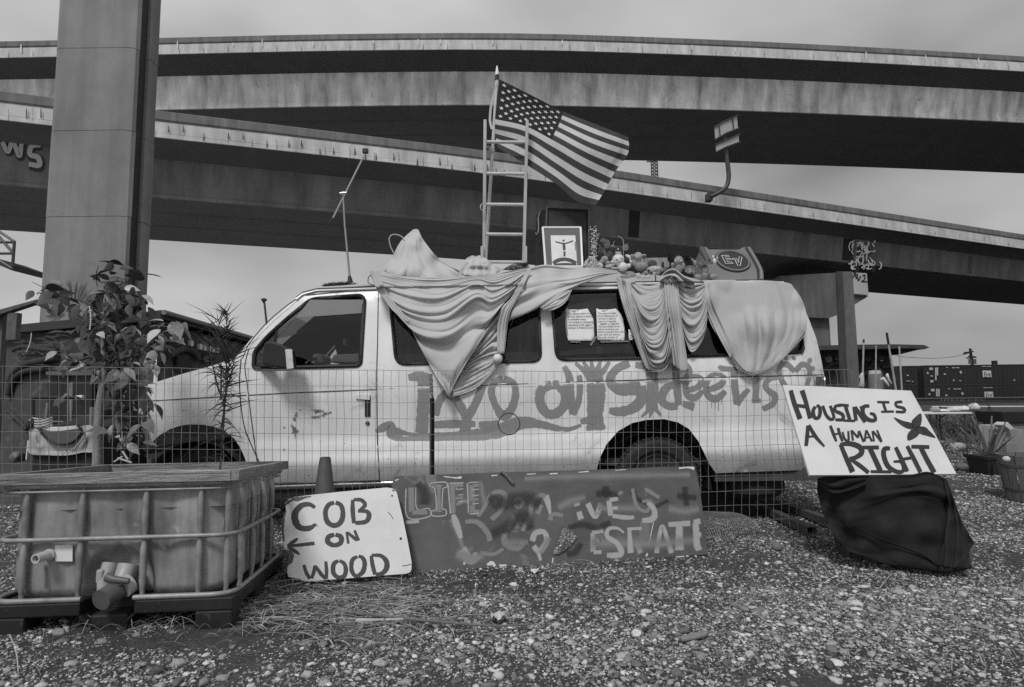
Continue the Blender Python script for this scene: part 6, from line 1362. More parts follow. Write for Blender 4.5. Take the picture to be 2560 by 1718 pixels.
# crumbling plywood where the paint has gone
mb = MB()
for s in ([(500, 575, 34), (560, 580, 40), (640, 562, 24), (700, 552, 10)], [(440, 640, 26), (470, 610, 34), (520, 590, 20)], [(452, 690, 14), (425, 780, 34), (420, 900, 26), (432, 1000, 12)], [(440, 1082, 20), (490, 1105, 40), (512, 1140, 34), (490, 1190, 44), (472, 1230, 20)], [(1490, 490, 16), (1520, 505, 10)], [(480, 1345, 10), (600, 1370, 10)]):
    ribbon(mb, [(q[0], q[1], q[2] * S39) for q in c6(*s)], 5, CBm, 3, 0.4, rag=0.7, lift=0.002)
kind(obj('bare_wood_patches', mb, paint('rotten_ply', 0.085, 0.2, 0.5, 0.9, 40), cs_), 'stuff')
M_bl = paint('sign_letter_paint', 0.045, 0.2, 0.42, 0.55, 30)
for nm, ss in {'letter_c': [[(740, 665, 34), (680, 632, 44), (600, 645, 56), (540, 720, 70), (545, 800, 72), (590, 860, 60), (680, 865, 56), (750, 820, 20)]],
               'letter_o': [[(930, 612, 40), (870, 635, 46), (838, 700, 48), (850, 790, 54), (900, 835, 52), (960, 830, 52), (1000, 780, 54), (1008, 700, 50), (985, 635, 46), (930, 612, 40)]],
               'letter_b': [[(1105, 580, 36), (1105, 700, 46), (1118, 822, 40)], [(1110, 585, 30), (1190, 590, 40), (1225, 640, 42), (1160, 700, 30)], [(1150, 700, 26), (1240, 700, 40), (1265, 740, 52), (1235, 800, 46), (1125, 815, 40)]],
               'letter_o_small': [[(930, 925, 40), (868, 950, 50), (862, 1000, 54), (920, 1032, 44), (985, 1010, 50), (990, 950, 50), (930, 925, 40)]],
               'letter_n': [[(1045, 895, 26), (1062, 1020, 26)], [(1050, 905, 30), (1150, 985, 36)], [(1120, 880, 26), (1165, 990, 34)], [(1165, 920, 14), (1178, 910, 18)]],
               'painted_arrow': [[(735, 1012, 36), (600, 1028, 36), (460, 1042, 26)], [(572, 962, 16), (520, 1000, 40), (462, 1045, 30)], [(590, 1125, 12), (530, 1085, 44), (462, 1045, 30)]],
               'letter_w': [[(625, 1218, 30), (650, 1300, 36), (690, 1365, 36)], [(735, 1225, 34), (725, 1290, 36), (700, 1362, 30)], [(735, 1230, 30), (800, 1320, 40), (850, 1362, 34)], [(840, 1185, 30), (848, 1270, 36), (848, 1362, 34)]],
               'letter_o_lower': [[(970, 1180, 32), (920, 1215, 46), (915, 1300, 46), (960, 1345, 40), (1020, 1335, 44), (1038, 1270, 46), (1020, 1210, 40), (970, 1180, 32)]],
               'letter_o_last': [[(1155, 1140, 32), (1100, 1180, 44), (1095, 1280, 46), (1140, 1335, 40), (1205, 1290, 50), (1222, 1200, 46), (1195, 1150, 40), (1155, 1140, 32)]],
               'letter_d': [[(1285, 1130, 36), (1300, 1230, 44), (1325, 1325, 40)], [(1285, 1130, 30), (1380, 1135, 40), (1435, 1190, 54), (1435, 1260, 54), (1390, 1310, 44), (1325, 1322, 40)]]}.items():
    strokes(nm, cs_, ss, M_bl, c6, S39, CBm, 0.16, 0.12)
mb = MB()
for c in ((1575, 967, 12), (1490, 547, 9)): mb.lathe([(c[2] * S39 / 380, 0), (0.0, 0.001)], CBm(*c6((c[0], c[1]))[0], 0.002), 10, CBm.n)
for s in ([(1450, 708), (1480, 740), (1502, 775)], [(1590, 1235), (1640, 1228), (1678, 1215)]): ribbon(mb, c6(*s), 1.6, CBm, 3, 0.3)
kind(obj('nail_holes', mb, M_rub, cs_), 'stuff')

# board about housing, propped on the draped barrel
c3 = crop(2000, 800, 3.484); r6b = r6
hs = thing('painted_board', 'white hand lettered board about housing propped on the cloth draped barrel', 'sign', Vector((2.5, 3.8, 0.58)))
HBL, HBR, HTL = atY(2024, 1188, 3.74), atY(2390, 1185, 3.80), atY(1957, 963, 4.13)
hf = plane_map(HBL, HBR, HTL)
o_ = [(1957, 963), (2050, 966), (2150, 971), (2278, 977), (2335, 1080), (2391, 1185), (2200, 1187), (2024, 1188), (1990, 1076)]
mb = MB(); board(mb, o_, hf, 0.016, 24); obj('panel', mb, mat('white_sign_paint', 0.62, 0.6, 0.06, 4, 6, spots=(0.58, 9, 0.64), streak=(0.08, 2, 6)), hs)
M_hl2 = paint('black_sign_paint', 0.018, 0.15, 0.4, 0.2, 30); S35 = 1 / 3.484; S26 = 1 / 2.613
for nm, cf, sc, ss in (('letter_h', r6, S26, [[(722, 1085, 30), (745, 1170, 34), (785, 1278, 36)], [(795, 1085, 36), (820, 1160, 30), (850, 1275, 30)], [(745, 1185, 22), (830, 1195, 26)]]),
    ('letter_o', r6, S26, [[(885, 1190, 20), (868, 1225, 26), (880, 1268, 26), (905, 1265, 26), (915, 1225, 26), (905, 1190, 22), (885, 1190, 20)]]),
    ('letter_u', r6, S26, [[(930, 1185, 22), (955, 1250, 24), (985, 1278, 24), (1005, 1262, 22), (980, 1185, 22)]]),
    ('letter_s', r6, S26, [[(1060, 1185, 20), (1015, 1192, 22), (1015, 1222, 24), (1060, 1245, 26), (1062, 1278, 24), (1010, 1280, 20)]]),
    ('letter_i', r6, S26, [[(1035, 1182, 18), (1105, 1188, 20)], [(1078, 1185, 24), (1110, 1285, 26)], [(1060, 1285, 16), (1145, 1288, 18)]]),
    ('letter_n', r6, S26, [[(1135, 1192, 24), (1150, 1290, 26)], [(1140, 1195, 26), (1212, 1298, 28)], [(1180, 1188, 22), (1210, 1295, 22)]]),
    ('letter_g', r6, S26, [[(1240, 1190, 22), (1200, 1195, 26), (1195, 1240, 28), (1230, 1280, 28), (1275, 1282, 24), (1265, 1245, 22), (1235, 1240, 18)]]),
    ('letter_i_second', r6, S26, [[(1285, 1164, 16), (1370, 1166, 18)], [(1325, 1166, 20), (1345, 1225, 20)], [(1310, 1228, 16), (1400, 1226, 16)]]),
    ('letter_s_second', r6, S26, [[(1455, 1162, 18), (1410, 1168, 20), (1415, 1192, 20), (1460, 1205, 22), (1465, 1228, 20), (1405, 1228, 18)]]),
    ('letter_a', r6, S26, [[(835, 1315, 24), (830, 1390, 28), (822, 1455, 24)], [(838, 1312, 24), (885, 1390, 26), (945, 1458, 14)], [(828, 1392, 14), (880, 1388, 14)]]),
    ('letter_h_second', r6, S26, [[(980, 1315, 18), (1000, 1370, 22), (1022, 1425, 16)], [(1030, 1330, 20), (1045, 1380, 20), (1062, 1425, 16)], [(998, 1378, 14), (1045, 1368, 14)]]),
    ('letter_u_second', r6, S26, [[(1060, 1355, 14), (1075, 1405, 18), (1100, 1418, 18), (1098, 1350, 14)]]),
    ('letter_m', r6, S26, [[(1118, 1345, 14), (1130, 1420, 16)], [(1120, 1350, 16), (1165, 1400, 16)], [(1165, 1400, 14), (1165, 1350, 14)], [(1168, 1350, 16), (1200, 1428, 16)]]),
    ('letter_a_second', r6, S26, [[(1215, 1345, 14), (1205, 1425, 16)], [(1215, 1345, 14), (1255, 1425, 16)], [(1208, 1398, 10), (1245, 1394, 10)]]),
    ('letter_n_second', r6, S26, [[(1255, 1350, 14), (1268, 1425, 14)], [(1258, 1352, 16), (1318, 1428, 16)], [(1285, 1345, 14), (1318, 1425, 16)]])):
    strokes(nm, hs, ss, M_hl2, cf, sc, hf, 0.12, 0.06)
for nm, ss in {'letter_r': [[(350, 1080, 36), (400, 1200, 44), (460, 1330, 52)], [(345, 1085, 30), (440, 1080, 46), (520, 1110, 50), (535, 1160, 48), (480, 1200, 40), (425, 1208, 30)], [(440, 1215, 30), (520, 1270, 40), (600, 1335, 36)]],
               'letter_i_tall': [[(512, 1112, 30), (690, 1112, 36)], [(605, 1115, 44), (650, 1210, 46), (700, 1320, 48)], [(610, 1322, 26), (800, 1325, 28)]],
               'letter_g_tall': [[(790, 1120, 34), (735, 1125, 44), (730, 1190, 46), (770, 1280, 46), (850, 1325, 40), (900, 1310, 34), (880, 1240, 28), (810, 1235, 22)]],
               'letter_h_tall': [[(830, 1105, 34), (880, 1210, 42), (935, 1325, 40)], [(930, 1095, 34), (990, 1210, 42), (1050, 1330, 40)], [(890, 1215, 28), (985, 1200, 28)]],
               'letter_t': [[(965, 1105, 34), (1130, 1108, 36)], [(1050, 1110, 44), (1100, 1210, 46), (1170, 1335, 48)]]}.items():
    strokes(nm, hs, ss, M_hl2, c3, S35, hf, 0.1, 0.05)
mb = MB()
for pl in ([(815, 850), (900, 880), (970, 900), (985, 950), (930, 945), (870, 910)], [(970, 890), (1000, 850), (1050, 815), (1060, 870), (1040, 940), (990, 950)], [(990, 940), (1080, 930), (1130, 970), (1180, 1028), (1100, 1010), (1040, 990)], [(985, 950), (1040, 985), (1000, 1030), (940, 1052), (935, 1000), (960, 965)]):
    sheet(mb, [p[:2] for p in smooth_line(c3(*pl), 3, True)], lambda x, y: hf(x, y, 0.0012), (), 8, 4)
obj('painted_flower', mb, mat('flower_paint', 0.03, 0.6, 0.5, 40), hs)
# barrel and its cloth
BC = Vector((2.56, 4.13, 0)); brl = thing('wine_barrel', 'half wooden barrel planter almost hidden under a black cloth', 'barrel', BC)
M_stave = mat('barrel_stave', 0.07, 0.8, 0.35, 4, stretch=(8, 8, 1), rnd=0.3)
for k in range(22):
    a0, a1 = 2 * math.pi * k / 22 + 0.012, 2 * math.pi * (k + 1) / 22 - 0.012; mb = MB()
    rows = [[BC + Vector((rr * math.cos(a), rr * math.sin(a), z)) for a in (a0, (a0 + a1) / 2, a1)] for rr, z in ((0.29, -0.02), (0.325, 0.2), (0.32, 0.4), (0.29, 0.545), (0.265, 0.545), (0.30, 0.3))]
    mb.grid(rows); obj('stave', mb, M_stave, brl)
for z, rr in ((0.12, 0.320), (0.42, 0.320)):
    mb = MB(); mb.lathe([(rr - 0.004, z), (rr, z + 0.002), (rr + 0.002, z + 0.035), (rr - 0.002, z + 0.037)], BC, 44); obj('hoop', mb, mat('rusty_hoop', 0.09, 0.6, 0.3, 20), brl, smooth=40)
mb = MB(); mb.lathe([(0, 0.5), (0.28, 0.5)], BC, 30); obj('soil', mb, M_ground, brl)
c9 = crop(1700, 1110, 2.579)
def ln9(*pts, amp=0.02, wd=8.0): return ([p[:2] for p in smooth_line(c9(*pts), 10)], amp, wd)
def cb(*p): return [q[:2] for q in c9(*p)]
ctrl = [(*q, y) for q, y in zip(c9((888, 225), (1100, 215), (1350, 215), (1600, 190), (1720, 230), (890, 320), (960, 480), (1080, 640), (1200, 700), (1000, 320), (1300, 330), (1600, 330), (1740, 420), (1100, 500), (1350, 560), (1600, 560), (1450, 780), (1700, 825), (1860, 800), (1896, 640), (1790, 500), (1800, 700)),
       (3.98, 3.80, 3.74, 3.76, 3.86, 3.95, 3.88, 3.80, 3.74, 3.80, 3.70, 3.70, 3.84, 3.74, 3.67, 3.65, 3.66, 3.60, 3.58, 3.80, 3.78, 3.68))]
mb = MB(); loft_cloth(mb, [cb((888, 222), (1000, 200), (1250, 206), (1480, 199), (1600, 181), (1718, 228)), cb((886, 300), (1000, 312), (1250, 292), (1480, 270), (1620, 262), (1745, 320)), cb((905, 390), (1010, 440), (1200, 424), (1420, 352), (1600, 352), (1770, 420)), cb((945, 500), (1060, 540), (1250, 522), (1450, 482), (1640, 482), (1808, 520)),
    cb((1010, 610), (1130, 632), (1300, 632), (1480, 612), (1680, 612), (1850, 630)), cb((1060, 668), (1200, 706), (1350, 722), (1520, 737), (1690, 742), (1872, 755)), cb((1090, 692), (1300, 766), (1450, 797), (1600, 818), (1720, 833), (1886, 800))], [1.0, 1.3, 1.0, 0.6, 0.5, 0.5], ctrl, 0.26, 6.6, nt=70)
loft_cloth(mb, [cb((1700, 225), (1725, 400), (1705, 600), (1664, 784)), cb((1720, 240), (1775, 440), (1800, 620), (1800, 790)), cb((1738, 280), (1810, 480), (1862, 580), (1897, 642))], [1.6, 1.8], ctrl, 0.5, 3.1, lift=0.03)
loft_cloth(mb, [cb((890, 232), (960, 236), (1080, 226), (1200, 218)), cb((905, 250), (980, 318), (1090, 300), (1200, 262))], [1.6], ctrl, 0.6, 8.1, lift=0.02)
loft_cloth(mb, [cb((1040, 468), (1200, 568), (1400, 648), (1560, 710), (1662, 782)), cb((1046, 476), (1205, 577), (1404, 657), (1562, 719), (1660, 788))], [1.0], ctrl, 1.2, 2.2, lift=0.02)
tag(obj('black_cloth', mb, mat('black_cotton', 0.015, 0.85, 0.3, 6, bump=0.15, bscale=40, spec=0.3), smooth=180, solid=0.004), 'black cloth draped over the barrel under the housing board', 'cloth')

# ================================================================== cone
KC = Vector((atY(813, 1143, 3.93).x, 3.93, 0)); zt = atY(813, 1143, 3.93).z
cone = thing('traffic_cone', 'weathered traffic cone standing behind the cob sign', 'cone', KC)
mb = MB(); mb.lathe([(0.15, 0.03), (0.034 + 0.135 * (zt - 0.03), 0.035), (0.036, zt - 0.01), (0.032, zt), (0.026, zt), (0.03, zt - 0.1)], KC, 32); obj('cone_body', mb, mat('faded_cone_plastic', 0.075, 0.55, 0.3, 9, spots=(0.16, 16, 0.62)), cone, smooth=40)
mb = MB(); mb.box(tuple(KC + Vector((-0.18, -0.18, -0.01))), tuple(KC + Vector((0.18, 0.18, 0.03)))); obj('cone_base', mb, M_rub, cone, bevel=0.01)

# ================================================================== cut-down liquid tote used as a planter
O = atZ(575, 1571, 0.0); bdir = Vector((-0.15, 0.986, -0.062)).normalized(); rgt = Vector((math.cos(R(4.5)), math.sin(R(4.5)), 0)); wup = Vector((0, 0, 1)); lft = -rgt
def I(u, v, h): return O + lft * u + bdir * v + wup * h
D_ = 1.0
for _ in range(30):
    e_ = proj(I(0, D_, 0.77))[0] - 716; D_ -= e_ * 0.004
D_ = max(0.75, min(1.0, D_)); WI = 1.0
for _ in range(40): WI += (proj(I(WI - 0.04, 0.05, 0.4))[0] - 24) * 0.0012
def Iz(py, u=0.0, v=0.0):
    h = 0.5
    for _ in range(30): h += (proj(I(u, v, h))[1] - py) * 0.0012
    return h
ffr = plane_map(I(0, 0, 0), I(1, 0, 0), I(0, 0, 1)); 
def fu(px, py):
    p = ffr(px, py) - O; return p.dot(lft), p.dot(wup)
fsd = None
def sv(px, py):   # right side plane -> v, h
    d = ray(px, py); n = bdir.cross(wup).normalized(); o = Vector((0, 0, CAMZ)); t_ = (O - o).dot(n) / d.dot(n); p = o + d * t_ - O; return p.dot(bdir), p.dot(wup)
tote = thing('tote_planter', 'cut down caged plastic liquid tote with a timber rim used as a planter', 'planter', O + lft * 0.5 + bdir * 0.5)
tote.location.z = 0
h_top, h_mid, h_bot = Iz(1205), Iz(1336), Iz(1484)
def rrect(r, inset, n=7):   # rounded rectangle footprint, counter-clockwise from front right
    pts = []
    a0, b0, a1, b1 = inset, inset, WI - inset, D_ - inset
    for (cu, cv, s) in ((a0 + r, b0 + r, 0), (a1 - r, b0 + r, 1), (a1 - r, b1 - r, 2), (a0 + r, b1 - r, 3)):
        for k in range(n):
            a = math.pi / 2 * k / (n - 1) + s * math.pi / 2
            pts.append((cu - r * math.cos(a), cv - r * math.sin(a)))
    return pts
# plastic bottle with a recess round the valve
def dens(pts, st=0.022):
    return [tuple(p) for p in resample(pts, st)]
per = dens(rrect(0.11, 0.035), 0.012); hs_ = [h_bot - 0.01] + list(np.linspace(h_bot + 0.03, h_top - 0.02, 26)) + [h_top]
uv0, hv0 = fu(*crop(0, 1110, 2.579)((735, 900))[0])
rows = []
for h in hs_:
    row = []
    for (u, v) in per:
        k = min(1, (h - h_bot + 0.012) / 0.055); ins = 0.055 * (1 - math.sqrt(max(0, 1 - (1 - k) ** 2)))
        cu, cv = WI / 2, D_ / 2; du, dv = u - cu, v - cv
        s_ = 1 - ins / 0.5
        uu, vv = cu + du * s_, cv + dv * s_
        if v < 0.06:
            q = ((u - uv0) / 0.155) ** 2 + (max(0, h - hv0 + 0.02) / 0.17) ** 2
            if h < hv0: q = ((u - uv0) / 0.155) ** 2
            vv += 0.09 * (1 / (1 + math.exp((q - 1) * 7)))
        bulge = 0.012 * noise.noise((u * 5, v * 5, h * 6))
        hb = math.sin(math.pi * min(1, max(0, (h - h_bot) / (h_top - h_bot)))) ** 0.4
        if v < 0.06 and 0.1 < u < WI - 0.1: bulge -= 0.022 * hb * (abs(math.sin(math.pi * (u - 0.08) / (WI - 0.16) * 4.0)) ** 0.6 - 0.5)
        if u < 0.06 and 0.1 < v < D_ - 0.1: bulge -= 0.018 * hb * (abs(math.sin(math.pi * (v - 0.05) / (D_ - 0.1) * 5.0)) ** 0.6 - 0.5)
        if v < 0.06: vv += bulge
        if u < 0.06: uu += bulge
        row.append(I(uu, vv, h))
    rows.append(row + [row[0]])
mb = MB(); mb.grid(rows); M_tote = mat('cloudy_tote_plastic', 0.36, 0.36, 0.40, 4.0, 8, streak=(0.6, 6, 0.8), grime=(0.6, 5.0, 0.57, 0.12), trans=0.2)
obj('plastic_bottle', mb, M_tote, tote, smooth=60)
M_cage = mat('galvanised_cage', 0.27, 0.5, 0.35, 12, metal=0.25)
def ring(h, r, nm, gap=None, sq=0.0):
    pts = dens(rrect(0.10, -0.005), 0.04); P_ = [I(u, v, h) for u, v in pts]
    if gap:
        keep = [not (v < 0.02 and gap[0] < u < gap[1]) for u, v in pts]; i0 = next(i for i in range(len(pts)) if not keep[i] and keep[(i + 1) % len(pts)])
        P_ = [P_[(i0 + 1 + j) % len(P_)] for j in range(len(P_)) if keep[(i0 + 1 + j) % len(P_)]]
    else: P_ = P_ + [P_[0]]
    mb = MB(); mb.tube(P_, r, 8); return obj(nm, mb, M_cage, tote, smooth=60)
ug = sorted((fu(216, 1492)[0], fu(328, 1490)[0]))
ring(h_top, 0.013, 'cage_ring'); ring(h_top - 0.028, 0.006, 'cage_ring'); ring(h_mid, 0.0115, 'cage_ring'); ring(h_bot, 0.013, 'cage_ring', ug)
def upright(p0, p1, out_):
    mb = MB(); pts = []
    for t_ in np.linspace(0, 1, 15):
        k = 0.0 if (0.06 < t_ < 0.46 or 0.6 < t_ < 0.92) else 0.006
        pts.append(p0.lerp(p1, t_) + out_ * (-0.014 + 0.012 - k))
    mb.tube(pts, [0.016 if 0.1 < t_ < 0.45 or 0.62 < t_ < 0.9 else 0.011 for t_ in np.linspace(0, 1, 15)], 8); obj('cage_upright', mb, M_cage, tote, smooth=60)
c7b = crop(0, 1110, 2.579)
for x in (158, 520, 930, 1287):
    u, _ = fu(*c7b((x, 600))[0]); upright(I(u, 0, h_bot), I(u, 0, h_top), -bdir)
upright(I(0.03, 0.02, h_bot), I(0.03, 0.02, h_top), (rgt - bdir).normalized())
for x in (1570, 1640, 1700, 1755):
    v, _ = sv(*c7b((x, 560))[0]); upright(I(0, min(v, D_ - 0.05), h_bot), I(0, min(v, D_ - 0.05), h_top), rgt)
upright(I(WI, 0.3, h_bot), I(WI, 0.3, h_top), lft)
# timber rim: four boards
M_tim = mat('cracked_timber', 0.22, 0.85, 0.35, 3.0, 8, stretch=(2, 2, 22), bump=0.5, bscale=12); M_tim2 = mat('cracked_timber_side', 0.22, 0.85, 0.35, 3.0, 8, stretch=(22, 1.5, 22), bump=0.4, bscale=8)
hr0, hr1 = h_top + 0.008, Iz(1174)
def tim(u0, u1, v0, v1):
    mb = MB(); mb.hexa([I(u1, v0, hr0), I(u0, v0, hr0), I(u0, v1, hr0), I(u1, v1, hr0), I(u1, v0, hr1), I(u0, v0, hr1), I(u0, v1, hr1), I(u1, v1, hr1)]); return mb
M_timx = mat('cracked_timber_long', 0.26, 0.85, 0.7, 3.0, 8, stretch=(1.0, 14, 26), bump=0.8, bscale=6, spots=(0.06, 3.4, 0.62))
obj('rim_board', tim(0.012, WI + 0.02, -0.03, 0.012), M_timx, tote, bevel=0.003); obj('rim_board', tim(-0.03, 0.01, -0.03, D_ + 0.03), M_tim2, tote, bevel=0.003)
obj('rim_board', tim(0.012, WI + 0.02, D_ - 0.012, D_ + 0.03), M_timx, tote, bevel=0.003); obj('rim_board', tim(WI - 0.02, WI + 0.02, 0.014, D_ - 0.014), M_tim2, tote, bevel=0.003)
mb = MB(); mb.add([I(0.03, 0.03, h_top - 0.12), I(0.03, D_ - 0.03, h_top - 0.12), I(WI - 0.03, D_ - 0.03, h_top - 0.12), I(WI - 0.03, 0.03, h_top - 0.12)], [(0, 1, 2, 3)]); obj('soil', mb, M_ground, tote)
# pallet with feet
M_pal = mat('black_pallet_plastic', 0.016, 0.6, 0.4, 9, spots=(0.05, 20, 0.62)); hp0 = h_bot - 0.075
def ibox(u0, u1, v0, v1, h0, h1):
    mb = MB(); mb.hexa([I(u1, v0, h0), I(u0, v0, h0), I(u0, v1, h0), I(u1, v1, h0), I(u1, v0, h1), I(u0, v0, h1), I(u0, v1, h1), I(u1, v1, h1)]); return mb
ug0, ug1 = ug
obj('pallet_deck', ibox(-0.015, ug0 - 0.02, -0.015, D_ + 0.015, hp0, h_bot - 0.012), M_pal, tote, bevel=0.008); obj('pallet_deck', ibox(ug1 + 0.02, WI + 0.015, -0.015, D_ + 0.015, hp0, h_bot - 0.012), M_pal, tote, bevel=0.008)
obj('pallet_deck', ibox(ug0 - 0.02, ug1 + 0.02, 0.09, D_ + 0.015, hp0, h_bot - 0.014), M_pal, tote, bevel=0.008)
mb = MB(); mb.add([I(ug0 - 0.02, -0.015, hp0), I(ug0 + 0.03, -0.015, hp0 - 0.045), I(ug1 - 0.03, -0.015, hp0 - 0.045), I(ug1 + 0.02, -0.015, hp0), I(ug0 - 0.02, 0.09, hp0), I(ug0 + 0.03, 0.09, hp0 - 0.03), I(ug1 - 0.03, 0.09, hp0 - 0.03), I(ug1 + 0.02, 0.09, hp0)], [(0, 4, 5, 1), (1, 5, 6, 2), (2, 6, 7, 3)]); obj('drain_notch', mb, M_pal, tote, solid=0.012)
for (u0, u1) in ((-0.012, 0.165), (fu(322, 1540)[0], fu(228, 1540)[0]), (WI - 0.165, WI + 0.012)):
    for (v0, v1) in ((-0.012, 0.15), (D_ * 0.5 - 0.09, D_ * 0.5 + 0.09), (D_ - 0.15, D_ + 0.012)): obj('pallet_foot', ibox(u0, u1, v0, v1, -0.03, hp0 + 0.003), M_pal, tote, bevel=0.012)
# valve, outlet pipe, sticker
M_val = mat('grey_valve_plastic', 0.36, 0.45, 0.15, 9); M_vald = mat('dark_valve_plastic', 0.10, 0.45, 0.2, 9)
def fpt(x, y, dep): return ffr(*c7b((x, y))[0]) - bdir * dep * 1.0 if False else ffr(*c7b((x, y))[0]) + bdir * dep
vl = bpy.data.objects.new('drain_valve', None); COL.objects.link(vl); vl.parent = tote
mb = MB(); mb.tube([fpt(790, 800, 0.06), fpt(770, 905, 0.02), fpt(740, 930, -0.03)], [0.05, 0.045, 0.042], 16); obj('valve_body', mb, M_val, vl, smooth=50)
mb = MB(); mb.tube([fpt(690, 780, 0.03), fpt(675, 890, -0.01), fpt(675, 1010, -0.02)], [0.035, 0.028, 0.022], 14); obj('valve_arm', mb, M_val, vl, smooth=50)
mb = MB(); mb.tube([fpt(760, 940, 0.0), fpt(715, 975, -0.09)], [0.05, 0.048], 24); obj('valve_cap', mb, M_vald, vl, smooth=40)
mb = MB(); mb.tube([fpt(825, 905, 0.02), fpt(800, 925, -0.01)], [0.05, 0.05], 20); obj('valve_flange', mb, M_val, vl, smooth=40)
mb = MB(); mb.tube([fpt(715, 850, -0.03), fpt(770, 860, -0.045), fpt(858, 872, -0.04)], [0.022, 0.017, 0.013], 10); obj('valve_handle', mb, M_vald, vl, smooth=50)
mb = MB(); mb.box(*[tuple(v) for v in (fpt(640, 890, 0.0) + Vector((0, -0.03, 0)), fpt(690, 800, 0.0) + Vector((0.0, 0.0, 0)))]); obj('valve_lug', mb, M_val, vl, bevel=0.008)
mb = MB(); a = fpt(312, 715, 0.04); b = fpt(280, 725, -0.06); ax = (b - a).normalized(); L_ = (b - a).length; mb.lathe([(0.027, 0), (0.027, L_ * 0.3), (0.022, L_ * 0.3), (0.022, L_), (0.016, L_), (0.016, 0.01), (0, 0.01)], a, 18, ax); obj('outlet_pipe', mb, mat('pvc_pipe', 0.5, 0.4), tote, smooth=40)
mb = MB(); ribbon(mb, [c7b((295, 770, 1))[0][:2] + (13,), c7b((300, 860, 1))[0][:2] + (14,), c7b((300, 940, 1))[0][:2] + (16,)], 14, plane_map(I(0, 0.022, 0), I(1, 0.022, 0), I(0, 0.022, 1), 0.0), 6, 0.6); obj('drip_stain', mb, paint('drip', 0.05, 0.2, 1.0, 0.4, 20, maxa=0.7), tote)
mb = MB(); board(mb, c7b((358, 650), (472, 650), (470, 756), (358, 756)), plane_map(I(0, 0.025, 0), I(1, 0.025, 0), I(0, 0.025, 1), 0.004), 0.001, 12); obj('sticker', mb, mat('pale_sticker', 0.75, 0.6, 0.1, 9), tote)
# weeds growing in the tote
random.seed(12)
wd_ = thing('tall_weed', 'tall dark weed with narrow curling leaves growing out of the tote', 'plant', atY(548, 1190, 3.5)); YW = 3.5
M_weed = mat('weed_leaf', 0.05, 0.7, 0.35, 9, trans=0.2)
def blade(mb, p, d, length, wd0, curl=0.6, n=6):
    d = Vector(d).normalized(); s = d.cross(Vector((0, 1, 0.2)));
    if s.length < 0.05: s = Vector((1, 0, 0))
    s.normalize(); q = Vector(p); L_ = []; 
    for i in range(n + 1):
        t_ = i / n; hw = wd0 * (1 - t_ ** 1.6) * (0.5 + 0.5 * min(1, t_ * 4)); L_.append([q - s * hw, q + s * hw]); d = (d + Vector((0, 0, -curl / n))).normalized(); q = q + d * length / n
    mb.grid(L_)
mb = MB(); stems = []
for top, base, sway in (((566, 778), (550, 1175), 6), ((546, 800), (552, 1000), 3), ((592, 870), (556, 1010), 2), ((520, 850), (548, 980), -2), ((575, 880), (552, 1080), 2)):
    pts = [atY(base[0] + (top[0] - base[0]) * t_ + sway * math.sin(3 * t_), base[1] + (top[1] - base[1]) * t_, YW) for t_ in np.linspace(0, 1, 9)]; mb.tube(pts, list(np.linspace(0.006, 0.0015, 9)), 5); stems.append(pts)
obj('stem', mb, M_weed, wd_); mb = MB()
for si, pts in enumerate(stems):
    for k in range(150 if si == 0 else 42):
        t_ = random.random() ** 0.8; i = min(7, int(t_ * 8)); p = pts[i].lerp(pts[i + 1], t_ * 8 - i); a = random.random() * 6.28; up_ = 0.9 if t_ > 0.55 else 0.45
        blade(mb, p, (math.cos(a), math.sin(a) * 0.8, up_ + random.gauss(0, 0.5)), random.choice((0.07, 0.13, 0.18, 0.24)) * random.uniform(0.7, 1.3) * (1.1 - 0.65 * t_ if si == 0 else 0.8), random.uniform(0.002, 0.005), random.uniform(-0.3, 2.6) * (1.35 - t_), 8)
kind(obj('leaves', mb, M_weed, wd_), 'stuff')
mb = MB(); mb.tube([atY(p[0], p[1], 3.55) for p in smooth_line(crop(0, 560, 2.613)((1575, 880), (1565, 1060), (1590, 1300), (1640, 1440), (1695, 1560)), 10)], 0.0035, 5); tag(obj('bent_reed', mb, M_weed, smooth=60), 'single thin dark reed bent against the white van door', 'reed')
mb = MB(); mbs = MB()
for (a, b) in (((800, 1485), (835, 1540)), ((745, 1555), (800, 1520)), ((770, 1530), (860, 1560))): mb.tube([atY(*crop(0, 560, 2.613)(a)[0], 3.75), atY(*crop(0, 560, 2.613)(b)[0], 3.75)], 0.006, 6)
tag(obj('broken_sticks', mb, mat('pale_stick', 0.45, 0.7)), 'few pale broken sticks lying at the back edge of the tote rim', 'sticks')

# ================================================================== small things on the ground
random.seed(77); mb = MB(); mbg = MB()
M_straw = attr_mat('dry_straw', 'a', 0.85, 0.1, 40.0, 0.6)
def straw(mb, x, y, ln_, r, g, lift=0.02, ang=None):
    a = ang if ang is not None else random.gauss(0.1, 0.8); d = Vector((math.cos(a), math.sin(a) * 0.8, 0)); p = Vector((x, y, hgt(x, y) + 0.008)); pts = []
    bend = random.gauss(0, 0.12); h = random.uniform(0.2, 1) * lift
    for i in range(5):
        t_ = i / 4; pts.append(p + d * ln_ * (t_ - 0.5) + Vector((-d.y, d.x, 0)) * bend * ln_ * (t_ - 0.5) ** 2 + Vector((0, 0, h * math.sin(math.pi * t_) + 0.004)))
    n0 = len(mb.v); mb.tube(pts, [r * 0.7, r, r, r, r * 0.4], 3, cap=False)
    for i in range(n0, len(mb.v)): mb.a[i] = g
for k in range(620):
    px, py = random.gauss(860, 170), random.gauss(1520, 40)
    if not (600 < px < 1330 and 1440 < py < 1640): continue
    p = atZ(px, py); straw(mb, p.x, p.y, random.uniform(0.06, 0.30), random.uniform(0.0010, 0.0030), min(0.98, random.lognormvariate(math.log(0.55), 0.5)), 0.022)
